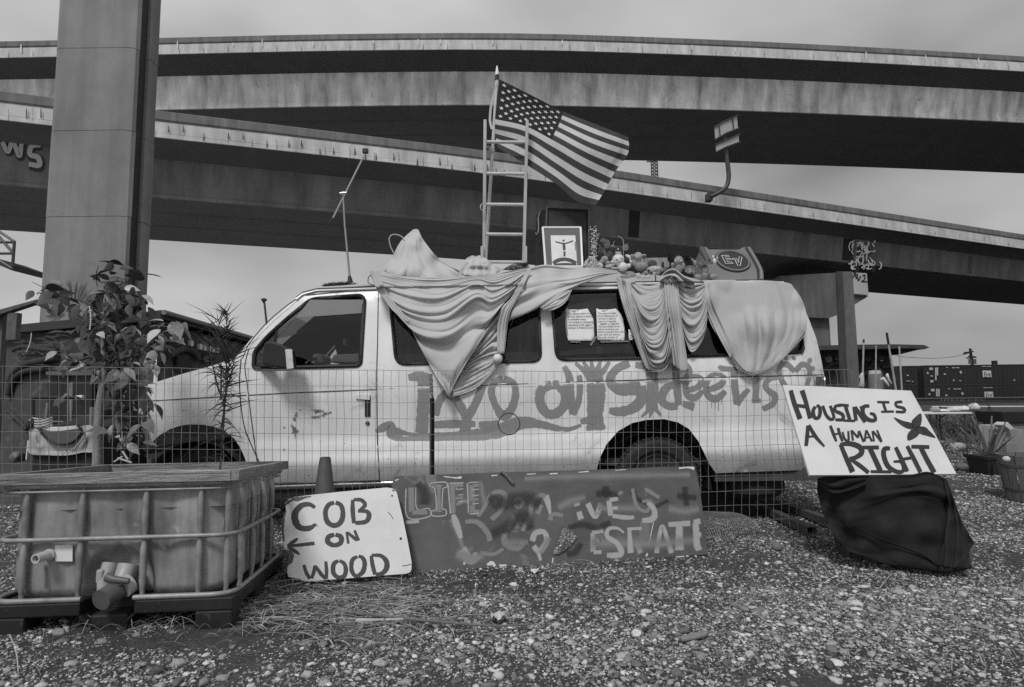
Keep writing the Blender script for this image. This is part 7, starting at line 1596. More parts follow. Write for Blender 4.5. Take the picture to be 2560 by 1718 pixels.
for k in range(500):
    p = atZ(random.uniform(0, 2560), random.uniform(1400, 1716)); straw(mb, p.x, p.y, random.uniform(0.03, 0.16), random.uniform(0.0008, 0.002), random.lognormvariate(math.log(0.3), 0.5), 0.03, random.random() * 6.28)
for k in range(60):
    p = atZ(random.uniform(180, 720), random.uniform(1520, 1600)); straw(mb, p.x, p.y, random.uniform(0.06, 0.2), random.uniform(0.001, 0.002), 0.5, 0.06, random.random() * 6.28)
kind(obj('dry_straw', mb, M_straw), 'stuff')
mb = MB()
for c in ((700, 1470, 60), (880, 1590, 170), (905, 1610, 110), (960, 1545, 30), (1010, 1450, 30), (680, 1440, 30)):
    for k in range(c[2]):
        p = atZ(random.gauss(c[0], 26), random.gauss(c[1], 12)); n0 = len(mb.v); blade(mb, (p.x, p.y, hgt(p.x, p.y)), (random.gauss(0, .6), random.gauss(0, .6), 1), random.uniform(0.03, 0.10), random.uniform(0.0008, 0.002), random.uniform(0.3, 1.5), 4)
        g = random.lognormvariate(math.log(0.3), 0.4)
        for i in range(n0, len(mb.v)): mb.a[i] = min(0.99, g)
kind(obj('dry_grass', mb, M_straw), 'stuff')
def stick(name, label, pts, r, g):
    mb = MB(); P_ = [atZ(p[0], p[1]) + Vector((0, 0, r + 0.012)) for p in smooth_line(pts, 14)]; mb.tube(P_, [r * (1 - 0.5 * i / len(P_)) for i in range(len(P_))], 7); return tag(obj(name, mb, mat('stick_%d' % int(g * 100), g, 0.85, 0.3, 20, bump=0.3, bscale=60), smooth=50), label, 'stick')
stick('dead_branch', 'long grey dead branch lying along the straw in the foreground', [(860, 1540), (960, 1552), (1100, 1566), (1230, 1576), (1330, 1572)], 0.009, 0.13)
stick('dead_branch', 'pale stripped stick lying beside the long grey branch', [(890, 1563), (950, 1562), (1008, 1560)], 0.010, 0.40)
stick('twig', 'thin pale crooked twig at the bottom left corner', [(22, 1592), (34, 1620), (42, 1650), (45, 1690)], 0.004, 0.4)
stick('twig', 'short pale bent twig in the right foreground gravel', [(2200, 1478), (2212, 1462), (2230, 1440)], 0.004, 0.3)
mb = MB(); q = [atZ(x, y) + Vector((0, 0, 0.015)) for x, y in ((1700, 1606), (1735, 1596), (1772, 1592), (1768, 1600), (1738, 1608), (1704, 1614))]; mb.prism(q, (0, 0, 0.012)); tag(obj('wood_chip', mb, mat('wood_chip', 0.2, 0.85, 0.2, 30), bevel=0.003), 'flat grey wood chip lying in the middle foreground gravel', 'wood chip')
def litter(label, c, r, g, seed):
    random.seed(seed); mb = MB(); V, T = tri2d([(c[0] + r * (1 + .4 * random.random()) * math.cos(a), c[1] + 0.45 * r * (1 + .4 * random.random()) * math.sin(a)) for a in np.linspace(0, 6.28, 9)[:-1]], (), r / 3)
    mb.add([atZ(float(p[0]), float(p[1])) + Vector((0, 0, 0.02 + 0.02 * random.random())) for p in V], [tuple(int(i) for i in q) for q in T]); return tag(obj('paper_scrap', mb, mat('torn_paper_%d' % int(g * 100), g, 0.8, 0.2, 20)), label, 'scrap')
litter('torn pale scrap of paper beside the long grey branch', (1245, 1552), 18, 0.5, 1); litter('small white scrap lying under the long dark board', (1337, 1438), 8, 0.6, 2); litter('crumpled pale scrap in the gravel right of centre', (1612, 1580), 10, 0.45, 3)
# single larger stones
def stone(label, px, py, rx, rz, g, seed):
    v0, f0 = ico(2); p = atZ(px, py); k = p.y / F; mb = MB()
    mb.add([p + Vector((q[0] * rx * k, q[1] * rx * k * 0.8, rz * k * (0.6 + q[2]))) * 1.0 + Vector((0, 0, 0)) + Vector(q) * (0.16 * noise.noise(Vector(q) * 1.4 + Vector((seed, 0, 0)))) * rx * k for q in v0], [tuple(int(i) for i in f) for f in f0])
    return tag(obj('stone', mb, mat('stone_%d' % int(g * 100), g, 0.8, 0.2, 30, bump=0.4, bscale=80), smooth=180), label, 'stone', 'larger stones in the gravel')
stone('smooth pale egg shaped stone at the bottom left', 176, 1668, 17, 9, 0.36, 1); stone('rounded grey stone in front of the tote pallet corner', 252, 1612, 15, 9, 0.2, 2); stone('large round stone between the long board and the barrel', 1943, 1374, 12, 11, 0.17, 3)
stone('angular stone at the bottom of the straw patch', 928, 1616, 12, 8, 0.28, 4); stone('pale stone at the bottom centre left', 768, 1692, 13, 8, 0.34, 5); stone('round grey stone below the tote valve', 342, 1595, 10, 8, 0.22, 6); stone('pale flat stone in the right foreground', 2415, 1580, 13, 7, 0.3, 7)
# steel rails lying on the ground behind the barrel
def rail(label, a, b):
    p, q = atZ(*a), atZ(*b); t_ = (q - p).normalized(); n = Vector((-t_.y, t_.x, 0)); mb = MB(); w_, h = 0.035, 0.055
    for (s0, s1, z0, z1) in ((-w_, w_, h - 0.006, h), (-w_, -w_ + 0.006, 0, h - 0.006), (w_ - 0.006, w_, 0, h - 0.006), (-w_ + 0.006, w_ - 0.006, 0, 0.006)):
        P_ = [p + n * s0, p + n * s1, q + n * s1, q + n * s0]; mb.hexa([v + Vector((0, 0, z0 + 0.02)) for v in P_] + [v + Vector((0, 0, z1 + 0.02)) for v in P_])
    return tag(obj('steel_beam', mb, mat('grey_steel_beam', 0.11, 0.5, 0.2, 8, metal=0.3)), label, 'beam', 'steel beams behind the barrel')
rail('hollow grey steel beam whose open end shows beside the barrel', (2030, 1342), (1872, 1266)); rail('hollow steel beam lying behind the open ended one', (2075, 1318), (1890, 1250))
# roll of plastic mesh
mr_ = thing('mesh_roll', 'flattened tube of pale garden mesh lying beside the long board', 'mesh roll', atZ(1800, 1335)); A_, B_ = atZ(1752, 1340) + Vector((0, 0.1, 0)), atZ(1880, 1325) + Vector((0.0, 0.12, 0)); ax = (B_ - A_).normalized(); pn = Vector((-ax.y, ax.x, 0)); mb = MB()
def rp(u, v):
    rr = (1 - max(0, (u - 0.72) / 0.28) ** 2.2) ** 0.5 if u > 0.72 else 1.0
    return A_ + (B_ - A_) * u + pn * (0.24 * rr * math.cos(v)) + Vector((0, 0, 0.02 + 0.13 * rr * math.sin(v) * (0.9 + 0.1 * math.sin(u * 6))))
for u in np.linspace(-0.3, 0.995, 30): mb.tube([rp(u, v) for v in np.linspace(0, math.pi, 15)], 0.0022, 3)
for v in np.linspace(0.05, math.pi, 19): mb.tube([rp(u, v) for u in np.linspace(-0.3, 0.995, 20)], 0.0022, 3)
kind(obj('mesh', mb, mat('pale_mesh', 0.30, 0.6), mr_), 'stuff')
mb = MB(); a = atY(1788, 1225, 5.35); b = atY(1890, 1270, 5.35); mb.box((a.x, 5.35, -0.02), (b.x, 5.75, a.z)); tag(obj('black_crate', mb, mat('black_crate', 0.01, 0.6), bevel=0.02), 'black crate under the rear of the van beneath the spare tyre', 'crate')
# ================================================================== left: cob house
M_cobw = mat('dark_cob_plaster', 0.060, 0.9, 0.35, 2.2, 7, bump=0.5, bscale=9, spots=(0.10, 3.2, 0.58))
M_fas = mat('dark_fascia', 0.035, 0.6, 0.2, 4, stretch=(1, 1, 6)); M_roof = mat('dark_roofing', 0.045, 0.8, 0.2, 3)
HC, HL, HR = Vector((-5.88, 9.62, 0)), Vector((-9.58, 11.10, 0)), Vector((-6.25, 13.83, 0))
HL2 = HC + (HL - HC) * 1.9; HR2 = HC + (HR - HC) * 1.45
nl = Vector(((HL - HC).y, -(HL - HC).x, 0)).normalized(); nl = -nl if nl.y < 0 else nl        # inward normals
nr = Vector(((HR - HC).y, -(HR - HC).x, 0)).normalized(); nr = -nr if nr.x > 0 else nr
house = thing('cob_house', 'dark sculpted earth house with relief mural and flat roof behind the van hood', 'house', HC)
tl_ = (HL - HC).normalized(); tr_ = (HR - HC).normalized()
WC = HC + nl * 0.35 + nr * 0.35; EZ = 2.6
def wall_sheet(a, b, z1, inn, name, rel):
    L_ = (b - a).length; n = int(L_ / 0.10); rows = []
    for j in range(26):
        z = -0.1 + (z1 + 0.1) * j / 25; rows.append([a.lerp(b, i / n) + Vector((0, 0, z)) - inn * rel(a.lerp(b, i / n), z) for i in range(n + 1)])
    mb = MB(); mb.grid(rows); return obj(name, mb, M_cobw, house, smooth=60)
rel0 = lambda p, z: 0.05 * noise.noise((p.x * 0.9, p.y * 0.9, z * 1.1)) + 0.02 * noise.noise((p.x * 3, p.y * 3, z * 3))
wl = wall_sheet(WC, WC + (HL2 - HC), EZ - 0.15, nl, 'side_wall', rel0); wr = wall_sheet(WC, WC + (HR2 - HC), EZ - 0.15, nr, 'gable_wall', rel0)
def slab(pts, z0, z1): 
    mb = MB(); mb.prism([Vector((p.x, p.y, z0)) for p in pts], (0, 0, z1 - z0)); return mb
far_c = HL2 + (HR2 - HC)
obj('roof', slab([HC + nl * 0.05 + nr * 0.05, HR2 + nr * 0.05, far_c, HL2 + nl * 0.05], EZ - 0.03, EZ + 0.02), M_roof, house)
def fasc(a, b, z0, z1, th, inn):
    mb = MB(); mb.hexa([Vector((*q.xy, z)) for z in (z0, z1) for q in (a, b, b + inn * th, a + inn * th)]); return obj('fascia_board', mb, M_fas, house, bevel=0.01)
fasc(HC, HC + (HL - HC) * 0.56, EZ - 0.13, EZ + 0.04, 0.04, nl); fasc(HC + (HL - HC) * 0.565 + nl * 0.02, HL2 + nl * 0.02, EZ - 0.13, EZ + 0.03, 0.04, nl); fasc(HC + nr * 0.001, HR2, EZ - 0.10, EZ + 0.04, 0.04, nr)
mb = MB(); mb.tube([HC - nr * 0.05 + Vector((0, 0, EZ - 0.0)), HR2 - nr * 0.05 + Vector((0, 0, EZ - 0.0))], 0.045, 8); obj('gutter', mb, mat('pale_gutter', 0.16, 0.4), house, smooth=60)
for k in range(9):
    p = HC + (HR2 - HC) * (k + 0.5) / 9; mb = MB(); mb.hexa([Vector((*q.xy, z)) for z in (EZ - 0.12, EZ - 0.04) for q in (p + nr * 0.06, p + nr * 0.06 + tr_ * 0.06, p + nr * 0.4 + tr_ * 0.06, p + nr * 0.4)]); obj('rafter_end', mb, M_fas, house)
fl_w = plane_map(WC - nl * 0.06, WC - nl * 0.06 + tl_, WC - nl * 0.06 + Vector((0, 0, 1))); fr_w = plane_map(WC - nr * 0.06, WC - nr * 0.06 + tr_, WC - nr * 0.06 + Vector((0, 0, 1)))
c4 = crop(0, 640, 2.904)
def relief(pts, fn, r, name='relief_curve', m=None):
    mb = MB(); mb.tube([fn(*q[:2]) for q in smooth_line(pts, 8)], r, 8); return obj(name, mb, m or M_cobw, house, smooth=60)
M_rel = mat('relief_plaster', 0.035, 0.8, 0.3, 5)
relief(c4((70, 920), (110, 840), (200, 785), (330, 755), (420, 735)), fl_w, 0.07, m=M_rel); relief(c4((60, 1010), (100, 900), (180, 840), (330, 820)), fl_w, 0.06, m=M_rel); relief(c4((100, 690), (160, 660), (300, 680), (420, 690)), fl_w, 0.05, m=M_rel); relief(c4((60, 1130), (120, 1180), (200, 1260)), fl_w, 0.04, m=M_rel)
mb = MB(); random.seed(9)
for k in range(40): q = c4((random.uniform(80, 420), random.uniform(560, 830)))[0]; ribbon(mb, [(q[0], q[1], 4), (q[0] + random.uniform(6, 26), q[1] + random.uniform(-8, 4), 9), (q[0] + random.uniform(30, 46), q[1] + random.uniform(-8, 8), 3)], 6, fl_w, 4, 0.7, lift=0.03)
kind(obj('mural_strokes', mb, paint('mural_pale', 0.10, 0.15, 1.3, 1.2, 3, maxa=0.5), house), 'stuff')
r4 = crop(0, 560, 2.613)
relief(r4((1105, 860), (1150, 830), (1200, 815), (1250, 830), (1290, 880)), fr_w, 0.07); relief(r4((1320, 900), (1345, 870), (1390, 865), (1420, 900)), fr_w, 0.06); relief(r4((1060, 720), (1150, 850), (1160, 920)), fr_w, 0.05, m=M_rel)
mb = MB(); sheet(mb, [p[:2] for p in smooth_line(r4((1150, 960), (1165, 900), (1200, 850), (1240, 880), (1260, 960)), 4, True)], lambda x, y: fr_w(x, y, 0.02), (), 8); obj('niche', mb, M_rel, house)
mb = MB(); sheet(mb, [p[:2] for p in smooth_line(r4((1335, 892), (1355, 880), (1385, 895), (1360, 902)), 3, True)], lambda x, y: fr_w(x, y, 0.05), (), 6); obj('painted_eye', mb, mat('mural_white', 0.4), house)
for (x, y, w_, h) in ((1118, 752, 9, 17), (1170, 762, 9, 18), (1238, 780, 8, 18), (1296, 802, 7, 19), (1326, 808, 6, 19), (1354, 814, 6, 18), (1380, 820, 6, 17), (1408, 825, 6, 17)):
    mb = MB(); board(mb, [p[:2] for p in smooth_line(r4((x - w_, y - h), (x + w_, y - h), (x + w_, y + h), (x - w_, y + h)), 4, True)], fr_w_off(0.02) if False else (lambda f: f)(plane_map(WC - nr * 0.1, WC - nr * 0.1 + tr_, WC - nr * 0.1 + Vector((0, 0, 1)))), 0.05, 6); obj('bottle_window', mb, mat('slot_light_pale', 0.55, 0.2, 0.1), house)  # light through the wall slots is put into these panels' pale colour
# plank door in the side wall
c10 = crop(0, 900, 5.227); M_door = mat('black_door_wood', 0.018, 0.6, 0.3, 6, stretch=(8, 8, 1)); fd = plane_map(WC - nl * 0.16, WC - nl * 0.16 + tl_, WC - nl * 0.16 + Vector((0, 0, 1)))
for (xa, xb) in ((620, 750), (755, 888), (895, 1010), (1015, 1200)):
    mb = MB(); board(mb, c10((xa, 205), (xb, 205), (xb, 1700), (xa, 1700)), fd, 0.05, 60); obj('door_plank', mb, M_door, house)
mb = MB(); board(mb, c10((595, 152), (1225, 152), (1225, 196), (600, 196)), plane_map(WC - nl * 0.24, WC - nl * 0.24 + tl_, WC - nl * 0.24 + Vector((0, 0, 1))), 0.1, 40); obj('door_lintel', mb, mat('grey_lintel', 0.11, 0.7, 0.2, 5), house)
for (a, b) in (((690, 806), (850, 806)), ((925, 806), (1175, 812)), ((925, 300), (940, 806)), ((905, 210), (905, 800))):
    mb = MB(); mb.tube([fd(*c10(a)[0], 0.02), fd(*c10(b)[0], 0.02)], 0.014, 6); obj('door_trim', mb, mat('door_trim', 0.2, 0.5), house)
# timber brace at the far left
M_brace = mat('weathered_brace', 0.09, 0.8, 0.3, 5, stretch=(6, 6, 2)); YT = 7.2
tb = thing('timber_brace', 'weathered timber post and sloping rail at the left edge', 'timber frame', Vector((atY(28, 800, YT).x, YT, 0)))
mb = MB(); q = [atY(x, y, YT) for x, y in ((-60, 790), (114, 742), (116, 747), (-60, 806))]; mb.prism(q, (0, 0.1, 0)); obj('rail', mb, M_brace, tb, bevel=0.005)
mb = MB(); a = atY(18, 782, YT + 0.02); b = atY(38, 850, YT + 0.02); mb.box((a.x, YT + 0.02, b.z), (b.x, YT + 0.1, a.z)); obj('hanger', mb, M_brace, tb, bevel=0.005)
mb = MB(); mb.box((atY(-30, 800, YT).x, YT + 0.11, 0), (atY(-12, 800, YT).x, YT + 0.2, atY(0, 770, YT).z)); obj('post', mb, M_brace, tb, bevel=0.005)
# solar lamp post behind the hood
YQ = 8.0; lp = thing('garden_lamp', 'thin garden lamp post with a round cap rising behind the windshield', 'lamp', Vector((atY(664, 800, YQ).x, YQ, 0)))
mb = MB(); a = atY(661, 757, YQ); g_ = atY(672, 860, YQ); mb.tube([a, g_, Vector((g_.x + 0.03, YQ, 0))], 0.014, 8); obj('post', mb, M_dsteel, lp, smooth=50)
mb = MB(); c = atY(660, 750, YQ); mb.lathe([(0.016, -0.045), (0.02, -0.035), (0.014, -0.03), (0.03, -0.015), (0.04, 0.0), (0.036, 0.015), (0.01, 0.025), (0, 0.026)], c, 16); obj('lamp_head', mb, M_dsteel, lp, smooth=50)

# ================================================================== child trailer and artificial tree
YR = 4.5; tr0 = thing('bike_trailer', 'grey fabric child bicycle trailer with a curved front pocket behind the fence at left', 'bike trailer', Vector((atY(150, 1100, YR).x, YR, 0)))
M_fab = mat('grey_trailer_fabric', 0.40, 0.75, 0.1, 6, bump=0.05, bscale=200)
o_ = [p[:2] for p in smooth_line(c10((372, 930), (400, 885), (440, 870), (520, 882), (640, 890), (800, 895), (960, 885), (1060, 862), (1170, 850), (1222, 872), (1220, 1040), (1214, 1200), (1100, 1206), (940, 1238), (800, 1252), (640, 1245), (380, 1218), (384, 1010)), 6, True)]
def ln10(*pts, amp, wd): return ([p[:2] for p in smooth_line(c10(*pts), 8)], amp, wd)
mb = MB(); cloth_mesh(mb, o_, [(*q, YR) for q in c10((400, 900), (1200, 900), (400, 1200), (1200, 1200))], [ln10((420, 900), (470, 1050), (560, 1180), amp=0.03, wd=12), ln10((1180, 900), (1100, 1060), (1000, 1180), amp=0.03, wd=12), ln10((1150, 1000), (1120, 1150), amp=-0.02, wd=8), ln10((480, 1000), (520, 1120), amp=-0.02, wd=7), ln10((390, 1215), (640, 1240), (900, 1240), (1210, 1200), amp=0.012, wd=3)], 4.5)
obj('front_panel', mb, M_fab, tr0, smooth=180)
tf = lambda x, y, e=0.0: atY(x, y, YR - 0.035 - e); tf.n = Vector((0, -1, 0))
mb = MB(); board(mb, [p[:2] for p in smooth_line(c10((520, 905), (560, 970), (660, 1060), (800, 1098), (940, 1070), (1030, 990), (1065, 920), (1020, 915), (780, 935), (580, 925)), 4, True)], tf, 0.01, 10); pk = obj('pocket', mb, mat('dark_grey_fabric', 0.10, 0.8, 0.1, 9), tr0)
mb = MB(); mb.tube([tf(*q[:2], 0.012) for q in smooth_line(c10((520, 895), (545, 960), (660, 1068), (800, 1102), (940, 1078), (1040, 990), (1068, 920), (1010, 855)), 4)], 0.008, 6); obj('piping', mb, M_rub, pk, smooth=60)
mb = MB(); board(mb, c10((535, 905), (580, 876), (800, 876), (1010, 855), (1042, 898), (800, 930), (660, 935)), lambda_y(YR - 0.06) if False else (lambda f: f)(tf), 0.02, 12); obj('rolled_cover', mb, mat('white_vinyl', 0.65, 0.5, 0.05), tr0, bevel=0.004)
vs, fs = text_mesh('SCHWINN', 44, 0.25, 1.65); mb = MB(); mb.add([tf(*c10((590 + v[0], 1186 - v[1] + 0.03 * (v[0] - 180) ** 2 / 400 - v[0] * 0.012))[0], 0.06) for v in vs], fs); kind(obj('lettering', mb, mat('white_print', 0.75, 0.5), tr0), 'stuff')
for pts, r_, m_ in ((((436, 760), (430, 500)), 0.012, M_rub), (((436, 870), (436, 750)), 0.016, mat('white_tube', 0.7, 0.4)), (((1195, 860), (1203, 615)), 0.016, M_steel), (((430, 500), (470, 492), (1000, 492)), 0.014, M_rub), (((1000, 490), (1085, 484)), 0.016, mat('white_tube', 0.7)), (((372, 1050), (345, 1300)), 0.006, mat('white_tube', 0.7)), (((940, 290), (925, 800)), 0.008, M_steel), (((620, 560), (600, 760)), 0.008, M_steel)):
    mb = MB(); mb.tube([atY(*q, YR + 0.02) for q in c10(*pts)], r_, 8); obj('frame_tube', mb, m_, tr0, smooth=60)
xa, xb = atY(72, 1100, YR).x, atY(233, 1100, YR).x
mb = MB(); zt_ = atY(100, 1070, YR).z; mb.hexa([Vector(p) for p in ((xa, YR + .03, .34), (xb, YR + .03, .34), (xb, YR + .75, .34), (xa, YR + .75, .34), (xa, YR + .03, zt_ - .02), (xb, YR + .03, zt_ - .02), (xb, YR + .6, zt_ + .1), (xa, YR + .6, zt_ + .1))]); obj('trailer_body', mb, mat('black_trailer_fabric', 0.02, 0.8), tr0, bevel=0.03)
for xx in (xa - 0.03, xb + 0.03):
    mb = MB(); mb.tube([Vector((xx, YR + 0.4 + 0.24 * math.cos(t_), 0.26 + 0.24 * math.sin(t_))) for t_ in np.linspace(0, 2 * math.pi, 29)], 0.02, 6); mb.tube([Vector((xx - 0.02, YR + 0.4, 0.26)), Vector((xx + 0.02, YR + 0.4, 0.26))], 0.03, 8); obj('wheel', mb, M_rub, tr0, smooth=60)
mb = MB(); rows = [[atY(*c10((x, y + 12 * math.sin((x - 440) / 60)))[0], YR - 0.02 - 0.03 * math.sin((x - 440) / 250 * 3.1)) for x in np.linspace(445, 688, 20)] for y in np.linspace(752, 868, 15)]; mb.grid(rows)
for i in range(len(mb.f)): mb.mi[i] = ((i // 19) + (i % 19) // 4) // 2 % 2
tw = tag(obj('striped_towel', mb, [mat('towel_light', 0.55, 0.9), mat('towel_dark', 0.09, 0.9)], smooth=180), 'small striped cloth tucked on the trailer corner', 'cloth')
mb = MB(); mb.ball(atY(*c10((385, 825))[0], YR - 0.02), (0.035, 0.03, 0.045), 14, 8); tag(obj('spotted_bundle', mb, mat('spotted_cloth', 0.04, 0.85, 0.3, 20, spots=(0.5, 70, 0.6)), smooth=180), 'dark spotted cloth bundle hanging left of the striped cloth', 'cloth')
mb = MB(); o_ = [p[:2] for p in smooth_line(c10((125, 1260), (180, 1205), (260, 1200), (340, 1240), (330, 1310), (200, 1340), (130, 1330)), 5, True)]; cloth_mesh(mb, o_, [(*c10((200, 1260))[0], YR + 0.1), (*c10((330, 1300))[0], YR + 0.2)], [ln10((150, 1230), (220, 1280), (230, 1330), amp=0.04, wd=8), ln10((180, 1300), (260, 1260), (330, 1290), amp=0.04, wd=8)], 4, ripple=0.02); tag(obj('grey_bag', mb, mat('grey_bag_cloth', 0.14, 0.7), smooth=180, solid=0.004), 'limp grey bag lying left of the trailer', 'bag')

random.seed(55); YI = 4.25
tree = thing('artificial_tree', 'artificial leafy tree on a pale pole wound with leaves beside the trailer', 'tree', Vector((atY(245, 1156, YI).x, YI, 0)))
M_trunk = mat('pale_bark', 0.26, 0.8, 0.3, 7, stretch=(3, 3, 1), bump=0.4, bscale=30)
mb = MB(); tp = [atY(245, 1156, YI)]; tp = [Vector((tp[0].x - 0.01, YI, 0))] + [atY(*q, YI) for q in ((243, 1150), (244, 1080), (249, 1010), (258, 950), (262, 920), (258, 880), (256, 820), (262, 760))]; mb.tube(tp, [0.034, 0.032, 0.030, 0.027, 0.022, 0.02, 0.016, 0.012, 0.006], 10); obj('trunk', mb, M_trunk, tree, smooth=60)
M_leafd = mat('silk_leaf_dark', 0.04, 0.55, 0.25, 30, rnd=0.7, trans=0.15); M_leafl = mat('silk_leaf_light', 0.34, 0.55, 0.25, 30, rnd=0.55, trans=0.2)
ld = leaf_mesh('ficus_leaf_dark', M_leafd, 0.52, 0.14, 0.22); ll = leaf_mesh('ficus_leaf_light', M_leafl, 0.55, 0.14, 0.25)
branches = []
mbb = MB()
for pts in (((262, 780), (255, 730), (285, 695), (318, 700)), ((258, 790), (210, 755), (150, 738), (80, 705)), ((262, 800), (310, 745), (360, 740)), ((260, 830), (330, 800), (400, 808), (455, 812)), ((258, 850), (200, 830), (150, 880)), ((258, 860), (320, 850), (370, 880)), ((262, 920), (310, 930), (350, 980), (360, 1060)), ((262, 920), (230, 900), (150, 930)), ((300, 950), (290, 1050), (280, 1120)), ((262, 780), (240, 700), (246, 665)), ((330, 950), (345, 1050), (350, 1110)), ((300, 720), (330, 690), (350, 700))):
    P_ = [atY(p[0], p[1], YI + random.uniform(-0.06, 0.06)) for p in pts]; P_ = [Vector(tuple(p)) for p in smooth_line([tuple(q) for q in P_], 0.05)]; mbb.tube(P_, list(np.linspace(0.006, 0.002, len(P_))), 5); branches.append(P_)
obj('branches', mbb, mat('twig_bark', 0.06, 0.8), tree)
spots = []
for (x, y, rx, ry, n, lt) in ((285, 705, 50, 40, 22, 0.05), (320, 740, 50, 35, 22, 0.35), (258, 745, 40, 30, 14, 0.2), (170, 755, 50, 25, 14, 0.25), (110, 728, 36, 14, 14, 0.35), (225, 790, 45, 25, 12, 0.35), (345, 770, 30, 20, 8, 0.2), (330, 840, 55, 40, 24, 0.75), (255, 840, 50, 40, 22, 0.2), (175, 870, 35, 35, 16, 0.75), (400, 830, 40, 30, 14, 0.7), (440, 812, 22, 18, 8, 0.8), (380, 890, 30, 40, 12, 0.75), (240, 910, 50, 20, 12, 0.5), (320, 920, 40, 35, 18, 0.3), (330, 990, 40, 40, 18, 0.35), (290, 1000, 20, 40, 8, 0.5), (355, 1020, 22, 50, 16, 0.4), (350, 1090, 18, 30, 12, 0.3), (290, 1085, 30, 40, 12, 0.4), (125, 960, 20, 14, 2, 1.0), (150, 1000, 26, 20, 4, 0.7), (320, 1070, 30, 40, 14, 0.25), (305, 660, 50, 12, 3, 0.0), (360, 690, 10, 30, 4, 0.0), (280, 870, 60, 50, 26, 0.3), (300, 960, 34, 40, 16, 0.25), (340, 890, 50, 30, 14, 0.6)):
    for k in range(int(n * 0.85)): spots.append((x + random.gauss(0, 0.55) * rx, y + random.gauss(0, 0.55) * ry, min(1, lt + 0.12)))
for (x, y, lt) in spots:
    p = atY(x, y, YI + random.gauss(0, 0.13)); a = random.uniform(0, 6.28); down = random.uniform(-1.3, 0.25) if y > 720 else random.uniform(-0.5, 0.8)
    leaf_obj(tree, ll if random.random() < lt else ld, p, (math.cos(a), 0.5 * math.sin(a), down), random.uniform(0.085, 0.145), random.uniform(-1.2, 1.2))
mb = MB()
for k in range(900):
    c = random.choice(((270, 800, 60, 60), (290, 870, 70, 50), (310, 930, 50, 50), (320, 1020, 40, 70), (300, 740, 50, 40), (350, 850, 50, 30))); p = atY(c[0] + random.gauss(0, .5) * c[2], c[1] + random.gauss(0, .5) * c[3], YI + 0.05 + random.gauss(0, 0.1)); a = random.random() * 6.28
    blade(mb, p, (math.cos(a), math.sin(a), random.uniform(-1.2, 0.6)), random.uniform(0.03, 0.09), random.uniform(0.008, 0.02), 0.8, 3)
kind(obj('inner_foliage', mb, mat('silk_leaf_inner', 0.06, 0.6, 0.4, 9, trans=0.15), tree), 'stuff')
mb = MB()
for k in range(13): mb.ball(atY(224 + 3 * math.sin(k * 0.25), 768 + 4.6 * k, YI - 0.12), 0.006, 8, 6)
tag(obj('bead_string', mb, mat('white_bead', 0.7, 0.3), smooth=60), 'short string of white beads hanging in the artificial tree', 'beads')
mb = MB(); mb.tube([atY(*q[:2], YI - 0.1) for q in smooth_line(r4((205, 712), (200, 760), (185, 810), (168, 838)), 6)], 0.004, 5); tag(obj('pale_string', mb, mat('pale_wire', 0.5)), 'loose pale string hanging under the roof edge at left', 'string')
# white flecked cloth strip hanging down the near leaves
random.seed(61); mb = MB(); P_ = []
for i, q in enumerate(smooth_line(c4((1030, 950), (1055, 1020), (1050, 1130), (1030, 1220), (1005, 1310)), 6)): P_.append([atY(q[0] - 9 + 5 * math.sin(i), q[1], 4.1), atY(q[0], q[1], 4.07), atY(q[0] + 9 + 5 * math.cos(i * 1.3), q[1], 4.1)])
mb.grid(P_); tag(obj('speckled_ribbon', mb, mat('speckled_ribbon', 0.03, 0.8, 0.3, 20, spots=(0.6, 34, 0.52)), smooth=180), 'speckled black and white ribbon hanging in front of the van nose', 'ribbon')

# ================================================================== right: cob shelter, timber post, bamboo
c11 = crop(2040, 820, 7.79); YH = 15.5
sh = thing('cob_shelter', 'dark earth walled shelter with a thin pointed flat roof behind the van', 'shelter', Vector((atY(2150, 990, YH).x, YH, 0)))
M_shw = mat('shelter_plaster', 0.030, 0.9, 0.35, 2.0, 7, bump=0.4, bscale=8, spots=(0.055, 2.6, 0.56))
xl, xr = atY(1960, 960, YH).x, atY(*c11((1650, 700))[0], YH).x; zc = atY(*c11((1400, 400))[0], YH).z
mb = MB(); n = 60; rows = [[Vector((xl + (xr - xl) * i / n, YH + 0.05 * noise.noise((i * 0.3, j * 0.4, 1)) + (0.5 * (max(0, i - n + 6) / 6) ** 2), -0.1 + (zc + 0.1) * j / 20)) for i in range(n + 1)] for j in range(21)]; mb.grid(rows); obj('front_wall', mb, M_shw, sh, smooth=60)
mb = MB(); mb.box((xl, YH + 0.2, -0.1), (xr - 0.1, YH + 4, zc)); obj('wall_core', mb, M_shw, sh)
mb = MB(); q = [atY(*k, YH - 0.6) for k in c11((-300, 350), (200, 340), (800, 325), (1500, 318), (2100, 330), (2215, 378), (2120, 415), (1900, 395), (1200, 405), (100, 430), (-300, 445))]; mb.prism(q, (-0.6, 4.5, 0)); obj('roof_edge', mb, mat('grey_roof_edge', 0.05, 0.7, 0.2, 3), sh)
mb = MB(); q = [atY(*k, YH - 0.4) for k in c11((1640, 520), (1700, 500), (1980, 430), (2130, 412), (1640, 395))]; mb.prism(q, (-0.5, 2.5, 0)); obj('eave_bracket', mb, M_shw, sh)
fs_ = plane_map(Vector((xl, YH - 0.08, 0)), Vector((xr, YH - 0.08, 0)), Vector((xl, YH - 0.08, 1)))
def disc(nm, x, y, r, m):
    mb = MB(); c = fs_(*c11((x, y))[0]); mb.lathe([(0, 0.02), (r * 0.7, 0.03), (r, 0.0), (r, -0.05)], c, 20, (0, -1, 0)); return obj(nm, mb, m, sh, smooth=40)
